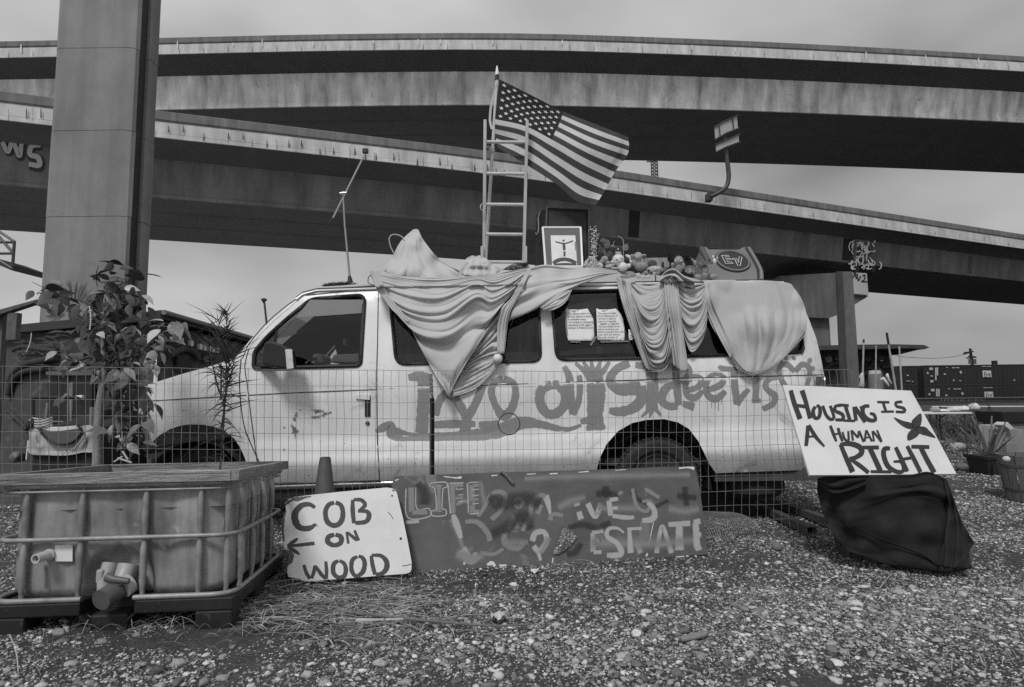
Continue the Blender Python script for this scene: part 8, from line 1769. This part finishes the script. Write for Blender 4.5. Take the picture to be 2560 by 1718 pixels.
disc('round_window', 250, 610, 0.10, mat('patterned_tile', 0.16, 0.5, 0.9, 22)); disc('round_window', 400, 600, 0.07, M_blk); disc('round_window', 1000, 600, 0.10, M_rel); disc('round_window', 1260, 600, 0.11, M_rel)
mb = MB(); mb.ball(fs_(*c11((1245, 637))[0], 0.06), 0.02, 8, 6); obj('glass_eye', mb, M_eye, sh)
for pts in ([(850, 1000), (1000, 830), (1130, 660)], [(960, 780), (1050, 850)], [(1280, 770), (1380, 760), (1480, 730)], [(140, 900), (240, 740), (330, 700), (470, 690)]):
    mb = MB(); mb.tube([fs_(*q[:2]) for q in smooth_line(c11(*pts), 6)], 0.05, 8); obj('relief_curve', mb, M_rel, sh, smooth=60)
mb = MB(); sheet(mb, [p[:2] for p in smooth_line(c11((1020, 1200), (1030, 900), (1080, 800), (1200, 770), (1290, 830), (1310, 1000), (1300, 1200)), 4, True)], lambda x, y: fs_(x, y, 0.03), (), 8); obj('arched_niche', mb, M_blk, sh)
YD = 13.5; dm = thing('white_drum', 'pale plastic drum standing before the arched niche of the shelter', 'drum', Vector((atY(*c11((1160, 1100))[0], YD).x, YD, 0))); cD = Vector((atY(*c11((1160, 1100))[0], YD).x, YD, 0)); rD = 118 / 7.79 * YD / F; zD = atY(*c11((1160, 830))[0], YD).z
mb = MB(); mb.lathe([(rD * .95, 0), (rD, 0.05), (rD, zD * .5), (rD * 1.03, zD * .52), (rD, zD * .54), (rD * .98, zD * .93), (rD * .85, zD), (0, zD)], cD, 28); obj('drum_body', mb, mat('white_drum_plastic', 0.5, 0.5, 0.15, 5), dm, smooth=40)
mb = MB(); mb.lathe([(rD * 1.01, zD * .72), (rD * 1.03, zD * .73), (rD * 1.01, zD * .95)], cD, 28); obj('grey_band', mb, mat('drum_band', 0.2, 0.6), dm, smooth=40)
YO = 9.0; po = thing('timber_post', 'thick dark timber post rising between the van and the shelter', 'post', Vector((atY(2120, 950, YO).x, YO, 0)))
mb = MB(); a, b, c, d = (atY(x, y, YO) for x, y in ((2090, 679), (2132, 679), (2146, 960), (2100, 960)))
mb.hexa([Vector((d.x - 0.02, YO, 0)), Vector((c.x + 0.02, YO, 0)), Vector((c.x + 0.02, YO + 0.12, 0)), Vector((d.x + 0.04, YO + 0.12, 0)), a, b, b + Vector((0, 0.12, 0)), a + Vector((0.05, 0.12, 0))])
M_post = mat('sawn_post', 0.11, 0.8, 0.3, 5, 8, stretch=(5, 5, 1.2), bump=0.3, bscale=14); obj('shaft', mb, M_post, po, bevel=0.01)
mb = MB(); e_ = [Vector((a.x - 0.01, YO - 0.006, a.z)), d + Vector((0, -0.006, 0))]; mb.hexa([Vector((d.x - 0.02, YO - 0.012, 0.0)), Vector((d.x + 0.085, YO - 0.012, 0.0)), Vector((d.x + 0.085, YO - 0.001, 0)), Vector((d.x - 0.02, YO - 0.001, 0)), a + Vector((0, -0.012, 0)), a + Vector((0.1, -0.012, 0)), a + Vector((0.1, -0.001, 0)), a + Vector((0, -0.001, 0))]); obj('cover_strip', mb, mat('dark_strip_wood', 0.045, 0.8, 0.3, 6, stretch=(5, 5, 1)), po)
YBm = 6.4; M_bam = mat('bamboo', 0.34, 0.6, 0.2, 6, rnd=0.2)
def bamboo(label, p0, p1, r0, tipd):
    a, b = atY(*c11(p0)[0], YBm), atY(*c11(p1)[0], YBm); d = (b - a); base = a + d * (-a.z / d.z); t_ = thing('bamboo_pole', label, 'bamboo pole', base, 'bamboo poles behind the housing board'); mb = MB(); n = 14; pts = []; rs = []
    for i in range(n * 3 + 1):
        f = i / (n * 3); pts.append(base.lerp(a, f)); rs.append(r0 * (1.18 if i % 3 == 0 else 1.0) * (1 - 0.25 * f))
    mb.tube(pts, rs, 8); obj('cane', mb, M_bam, t_, smooth=40)
    if tipd:
        mb = MB(); q = a + (base - a).normalized() * tipd; mb.tube([a + (a - base).normalized() * 0.004, q], [r0 * 0.95, r0 * 0.95], 8); obj('dark_tip', mb, M_rub, t_, smooth=40)
bamboo('bamboo pole with a dark tip and white cloth tied low down', (928, 232), (905, 1180), 0.011, 0.03); bamboo('short thin bamboo pole in front of the pale drum', (1170, 345), (1160, 1190), 0.009, 0); bamboo('tallest bamboo pole, leaning left with a long dark tip', (1378, 100), (1555, 1210), 0.013, 0.13); bamboo('rightmost bamboo pole with a pale strip tied halfway', (1620, 360), (1672, 1210), 0.0105, 0)
def rag(label, poly, folds, name='rag'):
    mb = MB(); o_ = [p[:2] for p in smooth_line(c11(*poly), 2, True)]; cloth_mesh(mb, o_, [(*c11(poly[0])[0], YBm - 0.03), (*c11(poly[len(poly) // 2])[0], YBm - 0.03)], [([q[:2] for q in smooth_line(c11(*f), 3)], 0.03, 2.2) for f in folds], 1.6); return tag(obj(name, mb, mat('white_rag', 0.55, 0.85, 0.1, 9), smooth=180, solid=0.003), label, 'cloth')
rag('white rag tied round the leftmost bamboo pole', [(890, 875), (850, 920), (840, 960), (860, 1000), (840, 1130), (890, 1150), (938, 1140), (930, 900)], [[(890, 880), (880, 1010), (870, 1140)], [(900, 900), (915, 1020), (915, 1140)]])
rag('pale pennant hanging left of the tallest bamboo pole', [(1245, 985), (1300, 960), (1340, 965), (1425, 1110), (1400, 1132), (1290, 1030), (1250, 1015)], [[(1300, 980), (1400, 1110)]])
rag('small pale pennant beside the tallest bamboo pole', [(1360, 905), (1405, 890), (1440, 1000), (1478, 1085), (1440, 1080), (1370, 960)], [[(1390, 910), (1450, 1070)]])

# ================================================================== far right: double-stacked containers, pole, yard
YK = 80.0; cF = crop(2280, 880, 3.92); M_cont = mat('container_dark_paint', 0.032, 0.6, 0.12, 0.4, streak=(0.2, 0.8, 0.1)); M_logo = mat('logo_white', 0.6, 0.5); M_mark = mat('placard_white', 0.5, 0.5)
def container(label, x0, x1, y0, y1, skew, marks, logo, rods):
    f0 = lambda x, y: atY(*cF((x + skew * 0, y))[0], YK)
    a, b = f0(x0, y1), f0(x1, y0); a.z = f0(620, y1).z; b.z = f0(620, y0).z; t_ = thing('shipping_container', label, 'container', a, 'double stacked containers on the railway')
    mb = MB(); mb.box((a.x, YK, a.z), (b.x, YK + 2.4, b.z)); obj('body', mb, M_cont, t_)
    n = int((b.x - a.x) / 0.6); mb = MB()
    for i in range(1, n): xx = a.x + (b.x - a.x) * i / n; mb.box((xx - 0.1, YK - 0.035, a.z + 0.15), (xx + 0.1, YK - 0.001, b.z - 0.15))
    kind(obj('corrugation', mb, M_cont, t_), 'stuff')
    mb = MB(); mb.box((a.x, YK - 0.06, b.z - 0.12), (b.x, YK - 0.037, b.z)); obj('top_rail', mb, mat('container_rail', 0.05, 0.6), t_)
    for (x, y, w_, h, dia) in marks:
        c = f0(x, y); kk = YK / F / 3.92; mb = MB(); w2, h2 = w_ * kk / 2, h * kk / 2
        P_ = [Vector((0, 0, h2)), Vector((w2, 0, 0)), Vector((0, 0, -h2)), Vector((-w2, 0, 0))] if dia else [Vector((-w2, 0, h2)), Vector((w2, 0, h2)), Vector((w2, 0, -h2)), Vector((-w2, 0, -h2))]
        mb.prism([c + p + Vector((0, -0.1, 0)) for p in P_], (0, 0.03, 0)); obj('placard', mb, M_mark, t_)
    for (x, ya, yb) in rods: mb = MB(); p, q = f0(x, ya), f0(x, yb); mb.tube([p + Vector((0, -0.1, 0)), q + Vector((0, -0.1, 0))], 0.1, 6); obj('locking_rod', mb, M_mark, t_)
    if logo:
        lx, ly, lw, lh = logo; p, q = f0(lx, ly), f0(lx + lw, ly + lh); mb = MB(); mb.box((p.x, YK - 0.12, q.z), (q.x, YK - 0.07, p.z)); lg = obj('logo_panel', mb, M_logo, t_)
        for ch, ox, sz, m_ in (('E', 0.10, 0.95, M_rub), ('M', 0.36, 0.72, mat('logo_grey', 0.08, 0.5)), ('P', 0.68, 0.72, mat('logo_grey', 0.08))):
            vs, fs = text_mesh(ch, (p.z - q.z) * 1.25 * sz, 0, 0.72); mb = MB(); mb.add([Vector((p.x + (q.x - p.x) * ox + v[0], YK - 0.13, p.z - (p.z - q.z) * (0.08 if sz > .9 else 0.3) + v[1])) for v in vs], fs); obj('logo_letter', mb, m_, lg)
mk = lambda dy, dx: [(150 + dx, 208 + dy, 22, 26, 1), (183 + dx, 166 + dy, 34, 24, 0), (188 + dx, 236 + dy, 20, 12, 0), (316 + dx, 218 + dy, 20, 14, 0), (474 + dx, 200 + dy, 28, 34, 1), (341 + dx, 154 + dy, 16, 8, 0), (400 + dx, 156 + dy, 26, 9, 0), (440 + dx, 155 + dy, 34, 9, 0), (700 + dx, 143 + dy, 40, 6, 0), (750 + dx, 143 + dy, 40, 6, 0), (404 + dx, 278 + dy, 12, 16, 0), (468 + dx, 282 + dy, 20, 8, 0), (997, 277 + dy, 18, 9, 0)]
container('upper dark container at the right with white placards and a square logo', 122, 1500, 126, 315, 0, mk(0, 0) + [(190, 288, 28, 22, 0)], (685, 184, 88, 64), [(228, 155, 280), (243, 152, 230)])
container('lower dark container at the right half sunk in its rail car', 128, 1500, 316, 445, 0, [m for m in mk(208, 16) if m[1] < 436], (703, 390, 88, 54), [(238, 362, 436), (258, 362, 436)])
container('upper container seen end on beside the shelter', -120, 44, 128, 313, 0, [(-46, 230, 18, 12, 0), (2, 290, 12, 8, 0), (-40, 285, 40, 6, 0)], None, [])
container('lower container seen end on beside the shelter', -120, 50, 314, 446, 0, [(-40, 400, 14, 10, 0)], None, [])
rc = thing('rail_car', 'dark graffitied rail well car under the stacked containers', 'rail car', atY(*cF((600, 540))[0], YK - 0.6)); a, b = atY(*cF((-120, 540))[0], YK - 0.6), atY(*cF((1500, 446))[0], YK - 0.6)
mb = MB(); mb.box((a.x, YK - 0.6, max(0.05, a.z)), (b.x, YK + 2.8, b.z)); obj('well_side', mb, mat('rail_car_paint', 0.028, 0.7, 0.3, 0.8), rc)
mb = MB(); random.seed(4); fg = plane_map(Vector((a.x, YK - 0.63, 0)), Vector((b.x, YK - 0.63, 0)), Vector((a.x, YK - 0.63, 1)))
for k in range(16):
    x = 290 + 28 * k + random.uniform(-6, 6); s_ = [(x, 535, 14), (x + random.uniform(-12, 16), 500, 16), (x + random.uniform(-8, 20), 462, 12)]; ribbon(mb, [(q[0], q[1], q[2] / 3.92) for q in cF(*s_)], 4, fg, 2, 0.5, lift=0.02)
kind(obj('graffiti', mb, paint('far_graffiti', 0.28, 0.1, 0.9, 0.6, 0.6, maxa=0.8), rc), 'stuff')
YU = 130.0; up_ = thing('utility_pole', 'distant utility pole with crossarms and a drooping wire above the containers', 'utility pole', Vector((atY(*cF((585, 100))[0], YU).x, YU, 0))); M_up = mat('pole_dark_wood', 0.02, 0.9)
mb = MB(); t0 = atY(*cF((572, 0))[0], YU); b0 = atY(*cF((590, 120))[0], YU); mb.tube([Vector((b0.x + 0.8, YU, 0)), b0, t0 + Vector((0, 0, 0.8))], [0.35, 0.3, 0.25], 6); obj('pole', mb, M_up, up_)
for (pa, pb) in (((505, 22), (600, -6)), ((512, 8), (560, 2)), ((535, 60), (628, 52)), ((555, 42), (620, 50))): mb = MB(); mb.tube([atY(*cF(pa)[0], YU - 0.4), atY(*cF(pb)[0], YU - 0.4)], 0.2, 4); obj('crossarm', mb, M_up, up_)
mb = MB()
for x in (562, 572, 608, 616): mb.tube([atY(*cF((x, 70))[0], YU - 0.5), atY(*cF((x + 2, 118))[0], YU - 0.5)], 0.26, 5)
kind(obj('transformers', mb, mat('transformer_grey', 0.09, 0.6), up_), 'stuff')
mb = MB(); mb.tube([atY(*q[:2], YU - 2) for q in smooth_line(cF((505, 22), (420, 45), (250, 62), (100, 60), (-80, 48), (-160, 36)), 8)], 0.06, 3); obj('wire', mb, mat('wire_grey', 0.1), up_)
mb = MB(); mb.tube([Vector((atY(*cF((806, 110))[0], YU).x, YU, 0)), atY(*cF((806, 86))[0], YU)], 0.55, 6); tag(obj('vent_stack', mb, M_up), 'short dark stack poking above the containers', 'stack')
# yard: rail, table, planters, shrubs
YY = 20.0; rf = thing('white_rail', 'white horizontal rail on thin posts in front of the railway', 'rail', Vector((atY(2450, 1016, YY).x, YY, 0)))
mb = MB(); mb.tube([atY(2330, 1017, YY), atY(2700, 1016, YY)], 0.022, 6); obj('rail', mb, mat('white_rail', 0.7, 0.5), rf)
for x in (2471, 2475, 2350, 2600): mb = MB(); p = atY(x, 1016, YY); mb.tube([Vector((p.x, YY, 0)), p + Vector((0, 0, 0.15 if x == 2471 else 0))], 0.03, 6); obj('post', mb, M_dsteel, rf)
YTb = 10.0; tbp = thing('folding_table', 'white folding table covered with odds and ends beyond the housing board', 'table', Vector((atY(2360, 1034, YTb).x, YTb, 0))); a, b = atY(2250, 1033, YTb), atY(2432, 1033, YTb)
mb = MB(); mb.box((a.x, YTb, a.z - 0.03), (b.x, YTb + 0.75, a.z)); obj('table_top', mb, mat('white_table_plastic', 0.6, 0.5, 0.05), tbp, bevel=0.01)
for x in (2334, 2350, 2420):
    for dy in (0.08, 0.67): mb = MB(); p = atY(x, 1040, YTb); mb.tube([Vector((p.x, YTb + dy, 0)), Vector((p.x, YTb + dy, a.z - 0.03))], 0.013, 6); obj('leg', mb, M_dsteel, tbp)
mb = MB(); mb.tube([Vector((atY(2352, 1050, YTb).x, YTb + .1, a.z - .14)), Vector((atY(2378, 1040, YTb).x, YTb + .1, a.z - .03))], 0.01, 6); obj('brace', mb, M_dsteel, tbp)
random.seed(19)
for k, (x, w_, h, g, lb_) in enumerate(((2338, 12, 12, 0.3, 'grey lump standing at the left end of the table items'), (2356, 30, 7, 0.65, 'flat white packet lying on the table'), (2386, 24, 12, 0.55, 'pale crumpled bag in the middle of the table'), (2408, 20, 14, 0.6, 'white crumpled bag at the right end of the table'), (2436, 16, 20, 0.5, 'pale bucket standing past the end of the table'))):
    p = atY(x, 1033, YTb + .3); kk = YTb / F; v0, f0 = ico(2); mb = MB()
    mb.add([Vector((p.x + q[0] * w_ * kk / 1.8 * (1 + .3 * noise.noise(Vector(q) * 2 + Vector((k, 0, 0)))), p.y + q[1] * 0.12, a.z + 0.002 + max(0, (q[2] * 0.5 + 0.5)) * h * kk * (1 + .3 * noise.noise(Vector(q) * 3)))) for q in v0], [tuple(int(i) for i in f) for f in f0])
    tag(obj('table_item', mb, mat('table_item_%d' % k, g, 0.7, 0.2, 12), smooth=60), lb_, 'item', 'things on the folding table')
M_fol = mat('shrub_foliage', 0.15, 0.7, 0.4, 6, trans=0.25, rnd=0.3); M_fol2 = mat('pale_shrub_foliage', 0.32, 0.7, 0.4, 6, trans=0.25)
def shrub(label, px, py, h, rx, n, m, ls_=0.05, wd_=0.010, nst=6):
    p = atZ(px, py); t_ = thing('garden_shrub', label, 'shrub', p, 'shrubs in the yard'); mb = MB(); ms = MB()
    for s in range(nst):
        a = random.random() * 6.28; tp_ = p + Vector((rx * 0.6 * math.cos(a), rx * 0.6 * math.sin(a), h * random.uniform(0.7, 1.0))); pts = [p.lerp(tp_, f) + Vector((0.02 * math.sin(5 * f + s), 0, 0)) for f in np.linspace(0, 1, 6)]; ms.tube(pts, list(np.linspace(0.008, 0.002, 6)), 4)
        for k in range(n // nst):
            f = random.random() ** 0.6; i = min(4, int(f * 5)); q = pts[i].lerp(pts[i + 1], f * 5 - i) + Vector((random.gauss(0, rx * .3), random.gauss(0, rx * .3), random.gauss(0, 0.03))); aa = random.random() * 6.28
            blade(mb, q, (math.cos(aa), math.sin(aa), random.gauss(0.2, 0.5)), random.uniform(0.6, 1.3) * ls_, random.uniform(0.6, 1.2) * wd_, 0.7, 3)
    obj('stems', ms, mat('shrub_stem', 0.06, 0.8), t_); kind(obj('foliage', mb, m, t_), 'stuff')
random.seed(23)
shrub('low grey leaved shrub beside the right edge of the housing board', 2345, 1145, 0.28, 0.22, 420, M_fol2, 0.07, 0.014); shrub('tall thin flowering shrub in the middle of the yard', 2388, 1112, 0.66, 0.26, 900, M_fol, 0.06, 0.013, 7); shrub('bushy dark shrub right of the tall thin one', 2430, 1108, 0.66, 0.3, 1100, M_fol, 0.06, 0.013, 9); shrub('dark low shrub under the folding table', 2345, 1082, 0.40, 0.4, 900, M_fol, 0.07, 0.016); shrub('pale ground plant between the stones', 2325, 1120, 0.20, 0.22, 300, M_fol2, 0.08, 0.012); shrub('tuft of leaves behind the wooden tub', 2536, 1150, 0.22, 0.15, 260, M_fol, 0.05, 0.010); shrub('dark shrub behind the agave', 2475, 1090, 0.3, 0.4, 400, M_fol, 0.06, 0.014); shrub('thin weed beside the agave pot', 2400, 1090, 0.42, 0.3, 400, M_fol, 0.05, 0.010)
for i, (px, py, rx, rz, g, lb_) in enumerate(((2388, 1128, 26, 13, 0.34, 'pale flat boulder edging the planting bed'), (2420, 1178, 26, 15, 0.16, 'dark boulder near the agave pot'), (2432, 1125, 18, 8, 0.2, 'low stone right of the pale boulder'), (2440, 1078, 22, 16, 0.10, 'dark boulder behind the shrubs'), (2380, 1152, 14, 8, 0.08, 'small dark stone by the housing board corner'))):
    stone(lb_, px, py, rx, rz, g, 20 + i)
random.seed(91); mb = MB()
for k in range(7000):
    y = random.uniform(11, 24); x = random.uniform(0.68, 0.98) * y; blade(mb, (x, y, 0), (random.gauss(0, .5), random.gauss(0, .5), 1), random.uniform(0.12, 0.5) * (1 if noise.noise((x * .6, y * .6, 2)) > -0.1 else 0.3), random.uniform(0.006, 0.02), random.uniform(0.2, 1.4), 3)
kind(obj('yard_weeds', mb, mat('yard_weed', 0.13, 0.8, 0.5, 1.5, trans=0.2)), 'stuff')
AG = atZ(2477, 1184); pt_ = thing('agave_pot', 'square dark plastic pot holding a spiky agave', 'pot', AG); kk = AG.y / F; mb = MB()
for (r_, z) in (((0.15, 0.0)), ((0.17, 0.17)), ((0.20, 0.175)), ((0.20, 0.225))): pass
def sq(r_, z, c): return [c + Vector((sx * r_, sy * r_, z)) for sx, sy in ((-1, -1), (1, -1), (1, 1), (-1, 1))]
mb.hexa(sq(0.15, 0, AG) + sq(0.185, 0.2, AG)); obj('pot_body', mb, mat('black_pot', 0.02, 0.5, 0.2, 9), pt_, bevel=0.01); mb = MB(); mb.hexa(sq(0.20, 0.2, AG) + sq(0.205, 0.25, AG)); obj('pot_rim', mb, mat('black_pot', 0.02), pt_, bevel=0.008)
mb = MB(); mb.box(tuple(AG + Vector((-0.12, -0.195, 0.02))), tuple(AG + Vector((0.12, -0.16, 0.15)))); obj('pot_panel', mb, mat('black_pot_panel', 0.012, 0.6), pt_)
agv = thing('agave', 'spiky pale agave with stiff upright leaves in the square pot', 'agave', AG + Vector((0, 0, 0.24))); M_aga = mat('agave_leaf', 0.15, 0.5, 0.2, 4, stretch=(1, 1, 1))
for k, (dx, hgt_, dy) in enumerate(((-0.36, 0.50, 0), (-0.24, 0.62, -.1), (-0.12, 0.70, .1), (0.02, 0.55, -.12), (0.12, 0.70, .05), (0.10, 0.50, .2), (0.26, 0.60, 0), (0.34, 0.44, .1), (-0.42, 0.28, -.1), (-0.05, 0.45, -.2), (0.2, 0.4, -.2))):
    mb = MB(); c0 = AG + Vector((dx * 0.12, 0, 0.23)); c1 = AG + Vector((dx * 0.9, dy, 0.23 + hgt_ * 0.85)); rows = []
    for i in range(9):
        f = i / 8; c = c0.lerp(c1, f) + Vector((dx * 0.10 * f * f, 0, -0.05 * f * f)); hw = 0.035 * (0.75 + 0.6 * f) * (1 - f) ** 0.7 + 0.001; s = Vector((0.9, 0.3 * (-1) ** k, 0)).normalized()
        rows.append([c - s * hw + Vector((0, -0.012, 0)), c + Vector((0, 0.006, 0)), c + s * hw + Vector((0, -0.012, 0))])
    mb.grid(rows); obj('leaf', mb, M_aga, agv, smooth=60, solid=0.008)
TB = Vector((atY(2588, 1200, 6.0).x, 6.0, 0)); tub = thing('wooden_tub', 'half barrel tub of wooden staves cut by the right edge', 'tub', TB)
for k in range(18):
    a0, a1 = 2 * math.pi * k / 18 + .012, 2 * math.pi * (k + 1) / 18 - .012; mb = MB(); mb.grid([[TB + Vector((r_ * math.cos(a_), r_ * math.sin(a_), z)) for a_ in (a0, (a0 + a1) / 2, a1)] for r_, z in ((0.24, 0), (0.30, 0.46), (0.27, 0.46), (0.26, 0.3))]); obj('stave', mb, mat('tub_stave', 0.13, 0.8, 0.3, 5, stretch=(6, 6, 1), rnd=0.25), tub)
for z, r_ in ((0.10, 0.257), (0.34, 0.288)): mb = MB(); mb.lathe([(r_, z), (r_ + .006, z + .03), (r_, z + .032)], TB, 36); obj('hoop', mb, mat('rusty_hoop', 0.09), tub)
mb = MB(); mb.lathe([(0, .4), (.27, .4)], TB, 24); obj('soil', mb, M_ground, tub)
mb = MB(); mb.ball(atY(2516, 1148, TB.y - 0.2), (0.035, 0.03, 0.03), 14, 8); tag(obj('pale_stone', mb, mat('pale_stone', 0.5, 0.7), smooth=60), 'pale round stone on the rim of the wooden tub', 'stone')
YG = 10.5; p, q = atY(2502, 1029, YG), atY(2580, 1058, YG); mb = MB(); mb.hexa([Vector((p.x + .04, YG, q.z)), Vector((q.x, YG, q.z)), Vector((q.x, YG + .6, q.z)), Vector((p.x + .04, YG + .6, q.z)), Vector((p.x, YG - .02, p.z)), Vector((q.x, YG - .02, p.z)), Vector((q.x, YG + .62, p.z)), Vector((p.x, YG + .62, p.z))]); pl_ = tag(obj('black_planter', mb, mat('black_pot', 0.02), bevel=0.015), 'big black planter box on pale blocks at the right edge', 'planter')
mb = MB(); a_ = atY(2520, 1058, YG); mb.box((a_.x, YG + .05, 0), (a_.x + 1.0, YG + .55, q.z)); tag(obj('pallet_base', mb, mat('old_timber', 0.2, 0.8, 0.3, 5)), 'timber base under the big black planter', 'base')
for i, (x0_, x1_, y0_, y1_, Yb, g, lb_) in enumerate(((2512, 2560, 1074, 1090, 8.6, 0.24, 'upper pale timber block behind the wooden tub'), (2515, 2545, 1108, 1118, 8.3, 0.2, 'grey timber slat behind the wooden tub'), (2485, 2515, 1064, 1072, 9.2, 0.5, 'white plank lying beyond the agave'))):
    p, q = atY(x0_, y0_, Yb), atY(x1_, y1_, Yb); mb = MB(); mb.box((p.x, Yb, 0), (q.x, Yb + .3, p.z)); tag(obj('timber_block', mb, mat('bench_%d' % i, g, 0.8, 0.2, 6), bevel=0.005), lb_, 'timber')
mb = MB(); q_ = [atY(x, y, 8.5) for x, y in ((2509, 1063), (2520, 1055), (2537, 1072), (2526, 1076))]; mb.prism(q_, (0, .2, 0)); tag(obj('paper_bag', mb, mat('pale_bag', 0.5, 0.8, 0.15, 9), bevel=0.01), 'pale folded bag resting on the timber block at right', 'bag')
